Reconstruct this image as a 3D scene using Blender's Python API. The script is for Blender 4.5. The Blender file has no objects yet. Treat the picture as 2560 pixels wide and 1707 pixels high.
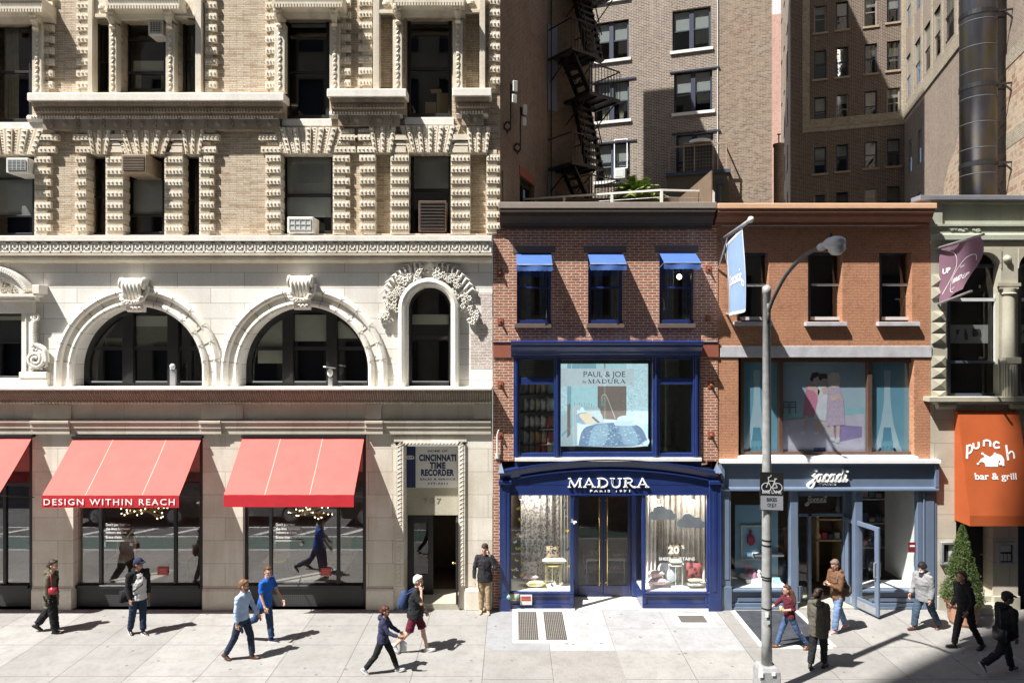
import bpy, bmesh, math, random
from mathutils import Vector, Matrix, noise
random.seed(7)
SC = bpy.context.scene
COL = SC.collection
R = math.radians
# camera: 24 mm lens, level, 7 m above the pavement, 17.85 m from the shop fronts (plane y = 0)
F, D, H = 1706.67, 17.85, 7.0
def X(u, y=0.0): return (u-1280.0)*(D+y)/F
def Z(v, y=0.0): return H-(v-853.5)*(D+y)/F
def GP(u, v):
    d = F*H/(v-853.5)
    return ((u-1280.0)*d/F, d-D)

SPLIT={'display_pane','window_surround','pier_base','pilaster','lintel_and_sill','stone_band','painted_band','drip_edge','display_base','stone_plinth','stall_riser','display_floor','window_sill','spandrel_block','diamond_block','arch_spandrel','door_step','tile_patch','restaurant_door','finial','carved_door_frame','wire','pale_brick_band','standpipe_cap','pipe','riser_pipe','door_transom','window_lettering','seam','headlight','side_window','bracket','louvre','panel','pole','band','board','scroll_ornament','stand','tabletop','metal_coping','seam_ring','carved_leaf_strip'}
# ------------------------------------------------------------------ mesh builder
class MB:
    def __init__(s): s.v=[]; s.f=[]; s.m=[]; s.mi=0
    def add(s, vs, fs):
        n=len(s.v); s.v += [tuple(p) for p in vs]
        s.f += [tuple(i+n for i in f) for f in fs]; s.m += [s.mi]*len(fs)
        return s
    def box(s, x0,x1,y0,y1,z0,z1):
        if x0>x1: x0,x1=x1,x0
        if y0>y1: y0,y1=y1,y0
        if z0>z1: z0,z1=z1,z0
        return s.add([(x0,y0,z0),(x1,y0,z0),(x1,y1,z0),(x0,y1,z0),(x0,y0,z1),(x1,y0,z1),(x1,y1,z1),(x0,y1,z1)],
              [(0,1,2,3),(4,7,6,5),(0,4,5,1),(1,5,6,2),(2,6,7,3),(3,7,4,0)])
    def bx(s, c, size, rot=None):
        vs=[]
        for k in range(8):
            p=Vector(((-.5 if k in (0,3,4,7) else .5)*size[0], (-.5 if k in (0,1,4,5) else .5)*size[1], (-.5 if k<4 else .5)*size[2]))
            if rot is not None: p=rot@p
            vs.append(p+Vector(c))
        return s.add(vs,[(0,1,2,3),(4,7,6,5),(0,4,5,1),(1,5,6,2),(2,6,7,3),(3,7,4,0)])
    def bar(s, a, b, w, h=None, up=(0,0,1)):
        a=Vector(a); b=Vector(b); h=h or w
        d=b-a; L=d.length
        if L<1e-6: return s
        d/=L; up=Vector(up)
        if abs(d.dot(up))>.98: up=Vector((0,1,0))
        sx=d.cross(up).normalized(); uz=sx.cross(d)
        rot=Matrix((d,sx,uz)).transposed()
        return s.bx((a+b)/2,(L,w,h),rot)
    def quad(s,*p): return s.add(p,[tuple(range(len(p)))])
    def prism(s, pts, y0, y1):
        n=len(pts)
        vs=[(x,y0,z) for x,z in pts]+[(x,y1,z) for x,z in pts]
        fs=[tuple(range(n)),tuple(range(2*n-1,n-1,-1))]+[(i,i+n,(i+1)%n+n,(i+1)%n) for i in range(n)]
        return s.add(vs,fs)
    def prof(s, pts, x0, x1):
        # profile of (y,z) points swept along x
        n=len(pts)
        vs=[(x0,y,z) for y,z in pts]+[(x1,y,z) for y,z in pts]
        fs=[tuple(range(n)),tuple(range(2*n-1,n-1,-1))]+[(i,i+n,(i+1)%n+n,(i+1)%n) for i in range(n)]
        return s.add(vs,fs)
    def slab(s, pts, z0, z1):
        n=len(pts)
        vs=[(x,y,z0) for x,y in pts]+[(x,y,z1) for x,y in pts]
        fs=[tuple(range(n)),tuple(range(2*n-1,n-1,-1))]+[(i,i+n,(i+1)%n+n,(i+1)%n) for i in range(n)]
        return s.add(vs,fs)
    def tube(s, path, r, n=8, cap=True, flat=1.0):
        P=[Vector(p) for p in path]; k=len(P)
        rs=r if isinstance(r,(list,tuple)) else [r]*k
        vs=[]; prev=None
        for i,p in enumerate(P):
            t=(P[min(i+1,k-1)]-P[max(i-1,0)])
            if t.length<1e-9: t=Vector((0,0,1))
            t.normalize()
            if prev is None:
                ref=Vector((0,0,1)) if abs(t.z)<.9 else Vector((0,1,0))
                a=t.cross(ref).normalized()
            else:
                a=prev-t*prev.dot(t)
                a=a.normalized() if a.length>1e-6 else t.orthogonal().normalized()
            prev=a; b=t.cross(a)
            for j in range(n):
                q=2*math.pi*j/n
                vs.append(p+a*(math.cos(q)*rs[i])+b*(math.sin(q)*rs[i]*flat))
        fs=[]
        for i in range(k-1):
            for j in range(n):
                fs.append((i*n+j,i*n+(j+1)%n,(i+1)*n+(j+1)%n,(i+1)*n+j))
        if cap: fs.append(tuple(range(n-1,-1,-1))); fs.append(tuple(range((k-1)*n,k*n)))
        return s.add(vs,fs)
    def lathe(s, prof, c=(0,0,0), n=16):
        vs=[]; k=len(prof)
        for r,z in prof:
            for j in range(n):
                q=2*math.pi*j/n; vs.append((c[0]+r*math.cos(q),c[1]+r*math.sin(q),c[2]+z))
        fs=[(i*n+j,i*n+(j+1)%n,(i+1)*n+(j+1)%n,(i+1)*n+j) for i in range(k-1) for j in range(n)]
        fs.append(tuple(range(n-1,-1,-1))); fs.append(tuple(range((k-1)*n,k*n)))
        return s.add(vs,fs)
    def ball(s, c, r, n=10, m=7, rot=None):
        if not isinstance(r,(list,tuple)): r=(r,r,r)
        vs=[]
        def P(x,y,z):
            p=Vector((x*r[0],y*r[1],z*r[2]))
            if rot is not None: p=rot@p
            return p+Vector(c)
        vs.append(P(0,0,-1))
        for i in range(1,m):
            a=math.pi*i/m-math.pi/2
            for j in range(n):
                q=2*math.pi*j/n; vs.append(P(math.cos(a)*math.cos(q),math.cos(a)*math.sin(q),math.sin(a)))
        vs.append(P(0,0,1)); L=len(vs)-1
        fs=[(0,1+(j+1)%n,1+j) for j in range(n)]
        for i in range(m-2):
            for j in range(n):
                fs.append((1+i*n+j,1+i*n+(j+1)%n,1+(i+1)*n+(j+1)%n,1+(i+1)*n+j))
        fs+=[(L,1+(m-2)*n+j,1+(m-2)*n+(j+1)%n) for j in range(n)]
        return s.add(vs,fs)
    def stud(s, x, y, z, w, h, p):
        # faceted boss standing proud of a block face at depth y
        return s.add([(x-w,y,z),(x,y,z-h),(x+w,y,z),(x,y,z+h),(x,y-p,z)],[(0,1,4),(1,2,4),(2,3,4),(3,0,4)])
    def clusters(s, gap=.03):
        n=len(s.v); par=list(range(n))
        def fd(a):
            while par[a]!=a: par[a]=par[par[a]]; a=par[a]
            return a
        for f in s.f:
            r=fd(f[0])
            for i in f[1:]: par[fd(i)]=r
        bb={}
        for i,p in enumerate(s.v):
            r=fd(i); b=bb.get(r)
            if b is None: bb[r]=[p[0],p[1],p[2],p[0],p[1],p[2]]
            else:
                for k in range(3): b[k]=min(b[k],p[k]); b[k+3]=max(b[k+3],p[k])
        keys=list(bb); g={k:k for k in keys}
        def fg(a):
            while g[a]!=a: a=g[a]
            return a
        for i,a in enumerate(keys):
            for b in keys[i+1:]:
                A,B=bb[a],bb[b]
                if all(A[k]-gap<=B[k+3] and B[k]-gap<=A[k+3] for k in range(3)): g[fg(a)]=fg(b)
        out={}
        for j,f in enumerate(s.f): out.setdefault(fg(fd(f[0])),[]).append(j)
        return list(out.values())
    def build(s, name, mats, parent=None, smooth=False, bevel=0, label=None, fix=True, kind=None):
        if name in SPLIT:
            cl=s.clusters()
            if len(cl)>1:
                first=None
                for c in cl:
                    m=MB(); mp={}
                    for j in c:
                        f=[]
                        for i in s.f[j]:
                            if i not in mp: mp[i]=len(m.v); m.v.append(s.v[i])
                            f.append(mp[i])
                        m.f.append(tuple(f)); m.m.append(s.m[j])
                    o=m._build(name,mats,parent,smooth,bevel,label,fix,kind); first=first or o
                return first
        return s._build(name,mats,parent,smooth,bevel,label,fix,kind)
    def _build(s, name, mats, parent=None, smooth=False, bevel=0, label=None, fix=True, kind=None):
        me=bpy.data.meshes.new(name); me.from_pydata(s.v,[],s.f); 
        if not isinstance(mats,(list,tuple)): mats=[mats]
        for m in mats: me.materials.append(m)
        if len(mats)>1: me.polygons.foreach_set('material_index',s.m)
        if fix:
            bm=bmesh.new(); bm.from_mesh(me); bmesh.ops.recalc_face_normals(bm,faces=bm.faces); bm.to_mesh(me); bm.free()
        if smooth: me.polygons.foreach_set('use_smooth',[True]*len(me.polygons))
        o=bpy.data.objects.new(name,me); COL.objects.link(o)
        attach(o,parent)
        if bevel:
            b=o.modifiers.new('bevel','BEVEL'); b.width=bevel; b.segments=1; b.limit_method='ANGLE'; b.angle_limit=R(40)
        if label: o['label']=label
        if kind: o['kind']=kind
        return o

WORLDLOC={}
def attach(o,parent):
    if parent is None: WORLDLOC[o]=Vector((0,0,0)); return
    o.parent=parent
    w=WORLDLOC.get(parent)
    if w is not None:      # children are modelled in world coordinates
        o.location=-w; WORLDLOC[o]=Vector((0,0,0))
def thing(name, label, cat, loc=(0,0,0), rotz=0.0, group=None, local=False):
    o=bpy.data.objects.new(name,None); COL.objects.link(o); o.location=loc; o.rotation_euler=(0,0,rotz)
    o.empty_display_size=.2
    tag(o,label,cat,group)
    if not local: WORLDLOC[o]=Vector(loc)
    return o
def tag(o,label,cat,group=None):
    o['label']=label; o['category']=cat
    if group: o['group']=group
    return o
def struct(o): o['kind']='structure'; return o
def stuff(o): o['kind']='stuff'; return o
def dup(root, loc=None, rotz=None, label=None):
    r=root.copy(); COL.objects.link(r)
    if loc is not None: r.location=loc
    if rotz is not None: r.rotation_euler=(0,0,rotz)
    if label: r['label']=label
    for ch in list(root.children):
        c=ch.copy(); COL.objects.link(c); c.parent=r
        for g in ch.children:
            d=g.copy(); COL.objects.link(d); d.parent=c
    return r

# wall sheet with rectangular / arched holes in plane y, with reveals to depth y+dep
def wall_holes(mb, x0,x1,z0,z1, holes, y=0.0, dep=.3, thick=None):
    xs=sorted(set([x0,x1]+[min(max(v,x0),x1) for h in holes for v in h[:2]]))
    zs=sorted(set([z0,z1]+[min(max(v,z0),z1) for h in holes for v in h[2:4]]))
    for i in range(len(xs)-1):
        for j in range(len(zs)-1):
            cx=(xs[i]+xs[i+1])/2; cz=(zs[j]+zs[j+1])/2
            if any(h[0]<cx<h[1] and h[2]<cz<h[3] for h in holes): continue
            mb.quad((xs[i],y,zs[j]),(xs[i+1],y,zs[j]),(xs[i+1],y,zs[j+1]),(xs[i],y,zs[j+1]))
    for h in holes:
        a,b,c,d=h[:4]; dp=h[5] if len(h)>5 else dep
        arch=h[4] if len(h)>4 else None
        if not arch:
            mb.quad((a,y,c),(a,y+dp,c),(a,y+dp,d),(a,y,d)); mb.quad((b,y,c),(b,y,d),(b,y+dp,d),(b,y+dp,c))
            mb.quad((a,y,d),(a,y+dp,d),(b,y+dp,d),(b,y,d)); mb.quad((a,y,c),(b,y,c),(b,y+dp,c),(a,y+dp,c))
        else:
            r=(b-a)/2; cx=(a+b)/2; sp=d-r; n=40
            pts=[(cx-r*math.cos(math.pi*k/n), sp+r*math.sin(math.pi*k/n)) for k in range(n+1)]
            for k in range(n):
                p,q=pts[k],pts[k+1]
                mb.quad((p[0],y,p[1]),(q[0],y,q[1]),(q[0],y,d),(p[0],y,d))
                mb.quad((p[0],y,p[1]),(p[0],y+dp,p[1]),(q[0],y+dp,q[1]),(q[0],y,q[1]))
            mb.quad((a,y,c),(a,y+dp,c),(a,y+dp,sp),(a,y,sp)); mb.quad((b,y,c),(b,y,sp),(b,y+dp,sp),(b,y+dp,c))
            mb.quad((a,y,c),(b,y,c),(b,y+dp,c),(a,y+dp,c))
    return mb
def ring(mb, cx, zc, r0, r1, y0, y1, za, n=40):
    # arch band between radii r0<r1, legs carried down to za
    pi=[(cx-r0,za)]+[(cx-r0*math.cos(math.pi*k/n),zc+r0*math.sin(math.pi*k/n)) for k in range(n+1)]+[(cx+r0,za)]
    po=[(cx-r1,za)]+[(cx-r1*math.cos(math.pi*k/n),zc+r1*math.sin(math.pi*k/n)) for k in range(n+1)]+[(cx+r1,za)]
    for k in range(len(pi)-1):
        a,b,c,d=pi[k],pi[k+1],po[k+1],po[k]
        mb.quad((a[0],y0,a[1]),(b[0],y0,b[1]),(c[0],y0,c[1]),(d[0],y0,d[1]))
        mb.quad((d[0],y0,d[1]),(c[0],y0,c[1]),(c[0],y1,c[1]),(d[0],y1,d[1]))
        mb.quad((a[0],y0,a[1]),(a[0],y1,a[1]),(b[0],y1,b[1]),(b[0],y0,b[1]))
def archtube(mb, cx, zc, r, y, za, rad, n=36):
    p=[(cx-r,y,za)]+[(cx-r*math.cos(math.pi*k/n),y,zc+r*math.sin(math.pi*k/n)) for k in range(n+1)]+[(cx+r,y,za)]
    mb.tube(p,rad,8)

# ------------------------------------------------------------------ text and strokes
FONTC={}
def text_mb(mb, body, cx, z, h, y, thick=.01, space=1.0, width=None, bold=0.0, rot=None, shear=0.0, wordsp=1.0):
    """block lettering facing -y; cap height h, centred on cx, baseline z"""
    key=(body,space,bold,shear,wordsp)
    if key not in FONTC:
        cu=bpy.data.curves.new('lettering','FONT'); cu.body=body; cu.size=1; cu.align_x='CENTER'; cu.space_character=space; cu.space_word=wordsp
        cu.offset=bold; cu.shear=shear; cu.resolution_u=3
        ob=bpy.data.objects.new('lettering_tmp',cu); COL.objects.link(ob)
        dg=bpy.context.evaluated_depsgraph_get(); dg.update()
        me=bpy.data.meshes.new_from_object(ob.evaluated_get(dg))
        vs=[tuple(v.co) for v in me.vertices]; fs=[tuple(p.vertices) for p in me.polygons]
        bpy.data.objects.remove(ob); bpy.data.curves.remove(cu); bpy.data.meshes.remove(me)
        FONTC[key]=(vs,fs)
    vs,fs=FONTC[key]
    if not vs: return
    xs=[v[0] for v in vs]; w0=max(xs)-min(xs); xm=(max(xs)+min(xs))/2
    cap=.73
    sz=h/cap; sx=sz if width is None else width/w0
    front=[((v[0]-xm)*sx, v[1]*sz) for v in vs]
    def P(a,b,yy):
        p=Vector((a,0,b))
        if rot is not None: p=rot@p
        return (cx+p.x, y+p.y+yy, z+p.z)
    n=len(vs)
    V=[P(a,b,-thick) for a,b in front]
    mb.add(V,fs)
    if thick>.004:
        cnt={}
        for f in fs:
            for i in range(len(f)):
                e=(f[i],f[(i+1)%len(f)]); k=tuple(sorted(e)); cnt.setdefault(k,[]).append(e)
        B=[P(a,b,0) for a,b in front]
        side=[]
        for k,l in cnt.items():
            if len(l)==1: a,b=l[0]; side.append((a,b,b+n,a+n))
        nn=len(mb.v)-n
        mb.v+=B; mb.f+=[tuple(i+nn for i in f) for f in side]; mb.m+=[mb.mi]*len(side)
def stroke(mb, pts, w, y0, y1, closed=False):
    """flat pen stroke of width w through (x,z) points; w may be a list"""
    n=len(pts); P=[Vector((a,b)) for a,b in pts]
    ws=w if isinstance(w,(list,tuple)) else [w]*n
    L=[];Rr=[]
    for i in range(n):
        t=P[min(i+1,n-1)]-P[max(i-1,0)]
        if t.length<1e-9: t=Vector((1,0))
        t.normalize(); nn=Vector((-t.y,t.x))
        L.append(P[i]+nn*ws[i]/2); Rr.append(P[i]-nn*ws[i]/2)
    vs=[(p.x,y0,p.y) for p in L]+[(p.x,y0,p.y) for p in Rr]+[(p.x,y1,p.y) for p in L]+[(p.x,y1,p.y) for p in Rr]
    fs=[]
    for i in range(n-1):
        fs+=[(i,i+1,n+i+1,n+i),(i,2*n+i,2*n+i+1,i+1),(n+i,n+i+1,3*n+i+1,3*n+i)]
    fs+=[(0,n,3*n,2*n),(n-1,3*n-1,4*n-1,2*n-1)]
    mb.add(vs,fs)
def smoothpts(pts, k=5):
    """Catmull-Rom through points"""
    out=[]; n=len(pts)
    for i in range(n-1):
        p0=pts[max(i-1,0)];p1=pts[i];p2=pts[i+1];p3=pts[min(i+2,n-1)]
        for j in range(k):
            t=j/k
            out.append(tuple(.5*((2*p1[d])+(-p0[d]+p2[d])*t+(2*p0[d]-5*p1[d]+4*p2[d]-p3[d])*t*t+(-p0[d]+3*p1[d]-3*p2[d]+p3[d])*t**3) for d in range(len(p1))))
    out.append(tuple(pts[-1])); return out

# ------------------------------------------------------------------ materials
class NT:
    def __init__(s,name):
        s.m=bpy.data.materials.new(name); s.m.use_nodes=True; s.t=s.m.node_tree; s.t.nodes.clear()
        s.out=s.t.nodes.new('ShaderNodeOutputMaterial')
    def n(s,typ,props=None,**kw):
        nd=s.t.nodes.new('ShaderNode'+typ)
        for k,v in (props or {}).items(): setattr(nd,k,v)
        for k,v in kw.items():
            key=k.replace('_',' ')
            sock=None
            if key[0]=='i' and key[1:].isdigit(): sock=nd.inputs[int(key[1:])]
            else: sock=nd.inputs[key]
            s.put(sock,v)
        return nd
    def put(s,sock,v):
        if isinstance(v,bpy.types.NodeSocket): s.t.links.new(v,sock)
        elif isinstance(v,bpy.types.Node): s.t.links.new(v.outputs[0],sock)
        else:
            if isinstance(v,(tuple,list)) and len(v)==3 and sock.type=='RGBA': v=tuple(v)+(1,)
            sock.default_value=v
    def math(s,op,a,b=0.0,c=None):
        nd=s.t.nodes.new('ShaderNodeMath'); nd.operation=op; s.put(nd.inputs[0],a); s.put(nd.inputs[1],b)
        if c is not None: s.put(nd.inputs[2],c)
        return nd.outputs[0]
    def mix(s,f,a,b,blend='MIX'):
        nd=s.t.nodes.new('ShaderNodeMix'); nd.data_type='RGBA'; nd.blend_type=blend
        s.put(nd.inputs[0],f); s.put(nd.inputs[6],a); s.put(nd.inputs[7],b); return nd.outputs[2]
    def ramp(s,f,stops):
        nd=s.t.nodes.new('ShaderNodeValToRGB'); s.put(nd.inputs[0],f); e=nd.color_ramp.elements
        while len(e)<len(stops): e.new(.5)
        for el,(p,c) in zip(e,stops):
            el.position=p; el.color=(c,c,c,1) if isinstance(c,(int,float)) else tuple(c)+(1,)
        return nd.outputs[0]
    def obj(s): return s.n('TexCoord').outputs['Object']
    def wallvec(s):
        o=s.obj(); sp=s.n('SeparateXYZ',i0=o)
        a=s.math('ADD',sp.outputs[0],sp.outputs[1])
        return s.n('CombineXYZ',i0=a,i1=sp.outputs[2],i2=0.0).outputs[0]
    def noise(s,scale,detail=4,vec=None,rough=.55,stretch=None):
        v=vec if vec is not None else s.obj()
        if stretch: v=s.n('Mapping',Vector=v,Scale=stretch).outputs[0]
        return s.n('TexNoise',Vector=v,Scale=scale,Detail=detail,Roughness=rough).outputs[0]
    def bump(s,h,strength=.3,dist=.01): return s.n('Bump',Height=h,Strength=strength,Distance=dist).outputs[0]
    def bsdf(s,color,rough=.7,normal=None,metal=0.0,spec=.5,**kw):
        b=s.n('BsdfPrincipled',Base_Color=color,Roughness=rough,Metallic=metal)
        b.inputs['Specular IOR Level'].default_value=spec
        if normal is not None: s.put(b.inputs['Normal'],normal)
        for k,v in kw.items(): s.put(b.inputs[k.replace('_',' ')],v)
        s.t.links.new(b.outputs[0],s.out.inputs[0]); return b
def mul(c,k): return tuple(min(1,x*k) for x in c)
def m_plain(name,c,rough=.6,metal=0,var=.12,scale=6,bump=.0,spec=.5,streak=False):
    t=NT(name); nz=t.noise(scale,5)
    if streak: nz=t.math('MULTIPLY_ADD',t.noise(scale,4,stretch=(4,4,.35)),.6,t.math('MULTIPLY',nz,.4))
    colr=t.ramp(nz,[(.3,mul(c,1-var)),(.7,mul(c,1+var))])
    nm=t.bump(t.noise(scale*12,3),bump,.005) if bump else None
    t.bsdf(colr,rough,nm,metal,spec); return t.m
def m_stone(name,c,c2,block=None,stain=(.30,.24,.17),stainamt=.5,rough=.85,joint=(.25,.22,.18),bump=.25):
    t=NT(name); o=t.obj()
    n1=t.noise(1.3,6); n2=t.noise(22,5); n3=t.noise(1.1,5,stretch=(2.2,2.2,.22))
    colr=t.mix(t.ramp(n1,[(.35,0.),(.65,1.)]),c,c2)
    if block:
        w=t.wallvec()
        br=t.n('TexBrick',{'offset':.5},Vector=w,Color1=(1,1,1),Color2=(.86,.85,.83),Mortar=(1,1,1),Scale=1.0,Mortar_Size=block[2],Mortar_Smooth=.1,Bias=0.,Brick_Width=block[0],Row_Height=block[1])
        colr=t.mix(1.,colr,br.outputs[0],'MULTIPLY')
        colr=t.mix(br.outputs[1],colr,joint)
    colr=t.mix(t.math('MULTIPLY',t.ramp(n3,[(.52,0.),(.75,1.)]),stainamt),colr,stain)
    colr=t.mix(t.ramp(n2,[(.3,.12),(.6,0.)]),colr,(.1,.08,.06))
    h=n2
    if block: h=t.math('SUBTRACT',t.math('MULTIPLY',n2,.3),t.math('MULTIPLY',br.outputs[1],1.))
    t.bsdf(colr,rough,t.bump(h,bump,.012),0,.25); return t.m
def m_brick(name,c1,c2,mortar,bw=.215,bh=.07,ms=.009,var=None,varamt=.5,rough=.85,bump=.5,patch=None,mott=.6,dirt=.35,offs=.5):
    t=NT(name); w=t.wallvec()
    br=t.n('TexBrick',{'offset':offs},Vector=w,Color1=c1,Color2=c2,Mortar=mortar,Scale=1.0,Mortar_Size=ms,Mortar_Smooth=.15,Bias=-.1,Brick_Width=bw,Row_Height=bh)
    br2=t.n('TexBrick',{'offset':offs},Vector=w,Color1=(0,0,0),Color2=(1,1,1),Mortar=(0,0,0),Scale=1.0,Mortar_Size=0.0,Bias=.0,Brick_Width=bw,Row_Height=bh)
    colr=br.outputs[0]
    if var is not None:
        f=t.ramp(br2.outputs[0],[(.55,0.),(.95,1.)])
        f=t.math('MULTIPLY',t.math('MULTIPLY',f,t.math('SUBTRACT',1.0,br.outputs[1])),varamt)
        colr=t.mix(f,colr,var)
    n1=t.noise(.7,5); n2=t.noise(30,3)
    colr=t.mix(t.math('MULTIPLY',t.ramp(n1,[(.4,0.),(.7,1.)]),dirt),colr,patch or (.12,.09,.07))
    colr=t.mix(t.ramp(n2,[(.35,.35),(.6,0.)]),colr,(.05,.04,.035))
    nm=t.noise(4.5,7,rough=.7); ns=t.noise(1.2,5,stretch=(2.5,2.5,.2))
    colr=t.mix(mott,colr,t.mix(1.0,colr,t.ramp(nm,[(.30,.45),(.5,1.0),(.70,1.0)]),'MULTIPLY'))
    colr=t.mix(t.math('MULTIPLY',t.ramp(ns,[(.55,0.),(.75,1.)]),mott*.45),colr,mul(mortar,1.0))
    h=t.math('SUBTRACT',t.math('MULTIPLY',n2,.35),br.outputs[1])
    t.bsdf(colr,rough,t.bump(h,bump,.012),0,.2); return t.m
def m_glass(name,tint=(.92,.95,.95),ior=1.5,boost=1.0,rough=.0,wav=0.0):
    t=NT(name)
    lw=t.n('LayerWeight',Blend=.5)
    f=t.math('MULTIPLY_ADD',t.math('POWER',lw.outputs[1],5.0),1.0-boost,boost)
    tr=t.n('BsdfTransparent',Color=tint); gl=t.n('BsdfGlossy',Color=(1,1,1),Roughness=rough)
    if wav:
        nm=t.bump(t.noise(1.6,2),wav,.05); t.put(gl.inputs['Normal'],nm)
    mx=t.n('MixShader',i0=f,i1=tr.outputs[0],i2=gl.outputs[0]); t.t.links.new(mx.outputs[0],t.out.inputs[0]); return t.m
def m_emit(name,c,st):
    t=NT(name); e=t.n('Emission',Color=c,Strength=st); t.t.links.new(e.outputs[0],t.out.inputs[0]); return t.m
def m_fabric(name,c,rough=.9,var=.15,scale=9,weave=True,sheen=0.0):
    t=NT(name); nz=t.noise(scale,4); fz=t.noise(140,2)
    colr=t.ramp(nz,[(.3,mul(c,1-var)),(.7,mul(c,1+var))])
    b=t.bsdf(colr,rough,t.bump(t.math('ADD',t.math('MULTIPLY',nz,.5),t.math('MULTIPLY',fz,.25)),.25,.01),0,.25); return t.m
def m_translucent(name,c,amt=.35,stripes=None):
    """awning cloth: light comes through"""
    t=NT(name); nz=t.noise(2.5,4)
    colr=t.ramp(nz,[(.3,mul(c,.93)),(.7,mul(c,1.05))])
    d=t.n('BsdfPrincipled',Base_Color=colr,Roughness=.75); d.inputs['Specular IOR Level'].default_value=.3
    tr=t.n('BsdfTranslucent',Color=colr)
    mx=t.n('MixShader',i0=amt,i1=d.outputs[0],i2=tr.outputs[0]); t.t.links.new(mx.outputs[0],t.out.inputs[0]); return t.m

M={}
M['cream']=m_stone('cream_stone',(.70,.65,.55),(.60,.545,.44),block=(1.05,.36,.004),stainamt=.28)
M['limestone']=m_stone('white_limestone',(.84,.82,.775),(.77,.745,.69),block=(1.75,.40,.0045),stainamt=.22,joint=(.20,.16,.12))
M['trim']=m_stone('cream_trim',(.72,.665,.555),(.62,.545,.425),stainamt=.40)
M['trimw']=m_stone('pale_trim',(.82,.79,.73),(.74,.70,.62),stainamt=.25)
M['carved']=m_stone('carved_brown_stone',(.40,.33,.25),(.32,.26,.19),stain=(.08,.06,.05),stainamt=.5)
M['roman']=m_brick('buff_roman_brick',(.66,.53,.375),(.79,.715,.59),(.32,.27,.21),bw=.36,bh=.047,ms=.006,var=(.43,.285,.165),varamt=.8,dirt=.18,patch=(.40,.30,.21),bump=.45)
M['redbrick']=m_brick('red_brick',(.41,.145,.078),(.31,.105,.058),(.64,.575,.475),bw=.235,bh=.0715,ms=.0095,var=(.40,.17,.10),varamt=.6,dirt=.08,patch=(.20,.07,.045),bump=.6)
M['orangebrick']=m_brick('orange_painted_brick',(.52,.265,.155),(.475,.235,.135),(.45,.22,.125),bw=.215,bh=.0715,ms=.010,var=(.56,.28,.16),varamt=.5,dirt=.4,patch=(.36,.165,.09),bump=1.0)
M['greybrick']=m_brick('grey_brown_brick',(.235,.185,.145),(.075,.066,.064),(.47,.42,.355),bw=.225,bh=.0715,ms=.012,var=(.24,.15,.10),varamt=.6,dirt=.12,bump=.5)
M['tanbrick']=m_brick('worn_tan_brick',(.30,.235,.175),(.19,.15,.12),(.38,.32,.25),bw=.225,bh=.0715,ms=.008,var=(.16,.12,.10),varamt=.7,dirt=.25,patch=(.30,.18,.10),bump=.6)
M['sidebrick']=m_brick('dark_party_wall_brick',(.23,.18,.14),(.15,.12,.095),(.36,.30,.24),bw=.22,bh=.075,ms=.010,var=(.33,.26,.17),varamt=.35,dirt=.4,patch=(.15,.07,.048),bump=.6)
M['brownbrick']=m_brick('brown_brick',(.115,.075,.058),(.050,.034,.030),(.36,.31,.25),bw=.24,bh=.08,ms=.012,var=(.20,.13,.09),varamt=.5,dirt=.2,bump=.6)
M['yellowbrick']=m_brick('pale_yellow_brick',(.50,.45,.34),(.42,.37,.275),(.26,.22,.17),bw=.24,bh=.08,ms=.011,dirt=.2,bump=.5)
M['pinkbrick']=m_brick('pink_brick',(.48,.25,.19),(.42,.21,.16),(.60,.50,.43),bw=.24,bh=.08,ms=.012,dirt=.1,bump=.4)
M['purplebrick']=m_brick('weathered_purple_brick',(.28,.215,.175),(.165,.125,.105),(.46,.40,.32),bw=.24,bh=.08,ms=.010,var=(.46,.36,.26),varamt=.5,dirt=.3,patch=(.42,.36,.28),bump=.7)
M['tile']=m_brick('hollow_tile_blocks',(.52,.40,.275),(.46,.325,.22),(.54,.48,.39),bw=.34,bh=.21,ms=.018,var=(.34,.17,.11),varamt=.7,dirt=.35,patch=(.52,.45,.34),bump=.9)
M['blue']=m_plain('royal_blue_paint',(.015,.030,.122),.26,var=.12,scale=3,spec=.6)
M['navy']=m_plain('dark_navy_paint',(.012,.014,.05),.35,var=.1)
M['slate']=m_plain('blue_grey_paint',(.125,.165,.235),.38,var=.07,scale=3)
M['slatedark']=m_plain('dark_blue_grey_paint',(.055,.07,.10),.4,var=.07)
M['black']=m_plain('black_iron',(.012,.012,.013),.45,var=.2)
M['blackframe']=m_plain('black_window_frame',(.018,.017,.017),.4,var=.2)
M['bluewin']=m_plain('dark_blue_window_frame',(.03,.036,.065),.45)
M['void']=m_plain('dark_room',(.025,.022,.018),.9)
M['roomwarm']=m_plain('warm_room',(.16,.11,.07),.9)
M['roompale']=m_plain('pale_room',(.50,.48,.45),.9)
M['glass']=m_glass('window_glass',(.90,.93,.92),1.5,.06)
M['darkglass']=m_glass('dim_window_glass',(.62,.65,.64),1.5,.075)
M['wavglass']=m_glass('wavy_window_glass',(.55,.57,.56),1.55,.12,0,.07)
M['shopglass']=m_glass('shop_glass',(.95,.97,.96),1.5,.06)
M['streetglass']=m_glass('reflective_shop_glass',(.80,.82,.82),1.5,.20)
M['white']=m_plain('white_paint',(.80,.80,.79),.5,var=.04)
M['offwhite']=m_plain('off_white_paint',(.66,.65,.61),.6,var=.08)
M['blind']=m_plain('cream_blind',(.62,.60,.50),.85,var=.05)
M['greyblind']=m_plain('grey_blind',(.50,.51,.50),.85,var=.05)
M['curtain']=m_fabric('pale_curtain',(.66,.62,.52))
M['brownstone']=m_plain('brown_painted_stone',(.115,.082,.066),.75,var=.12,bump=.2)
M['bronze']=m_plain('bronze_metal_coping',(.27,.225,.19),.5,var=.08)
M['darkbronze']=m_plain('dark_bronze_cornice',(.062,.043,.031),.85,var=.1)
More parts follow.
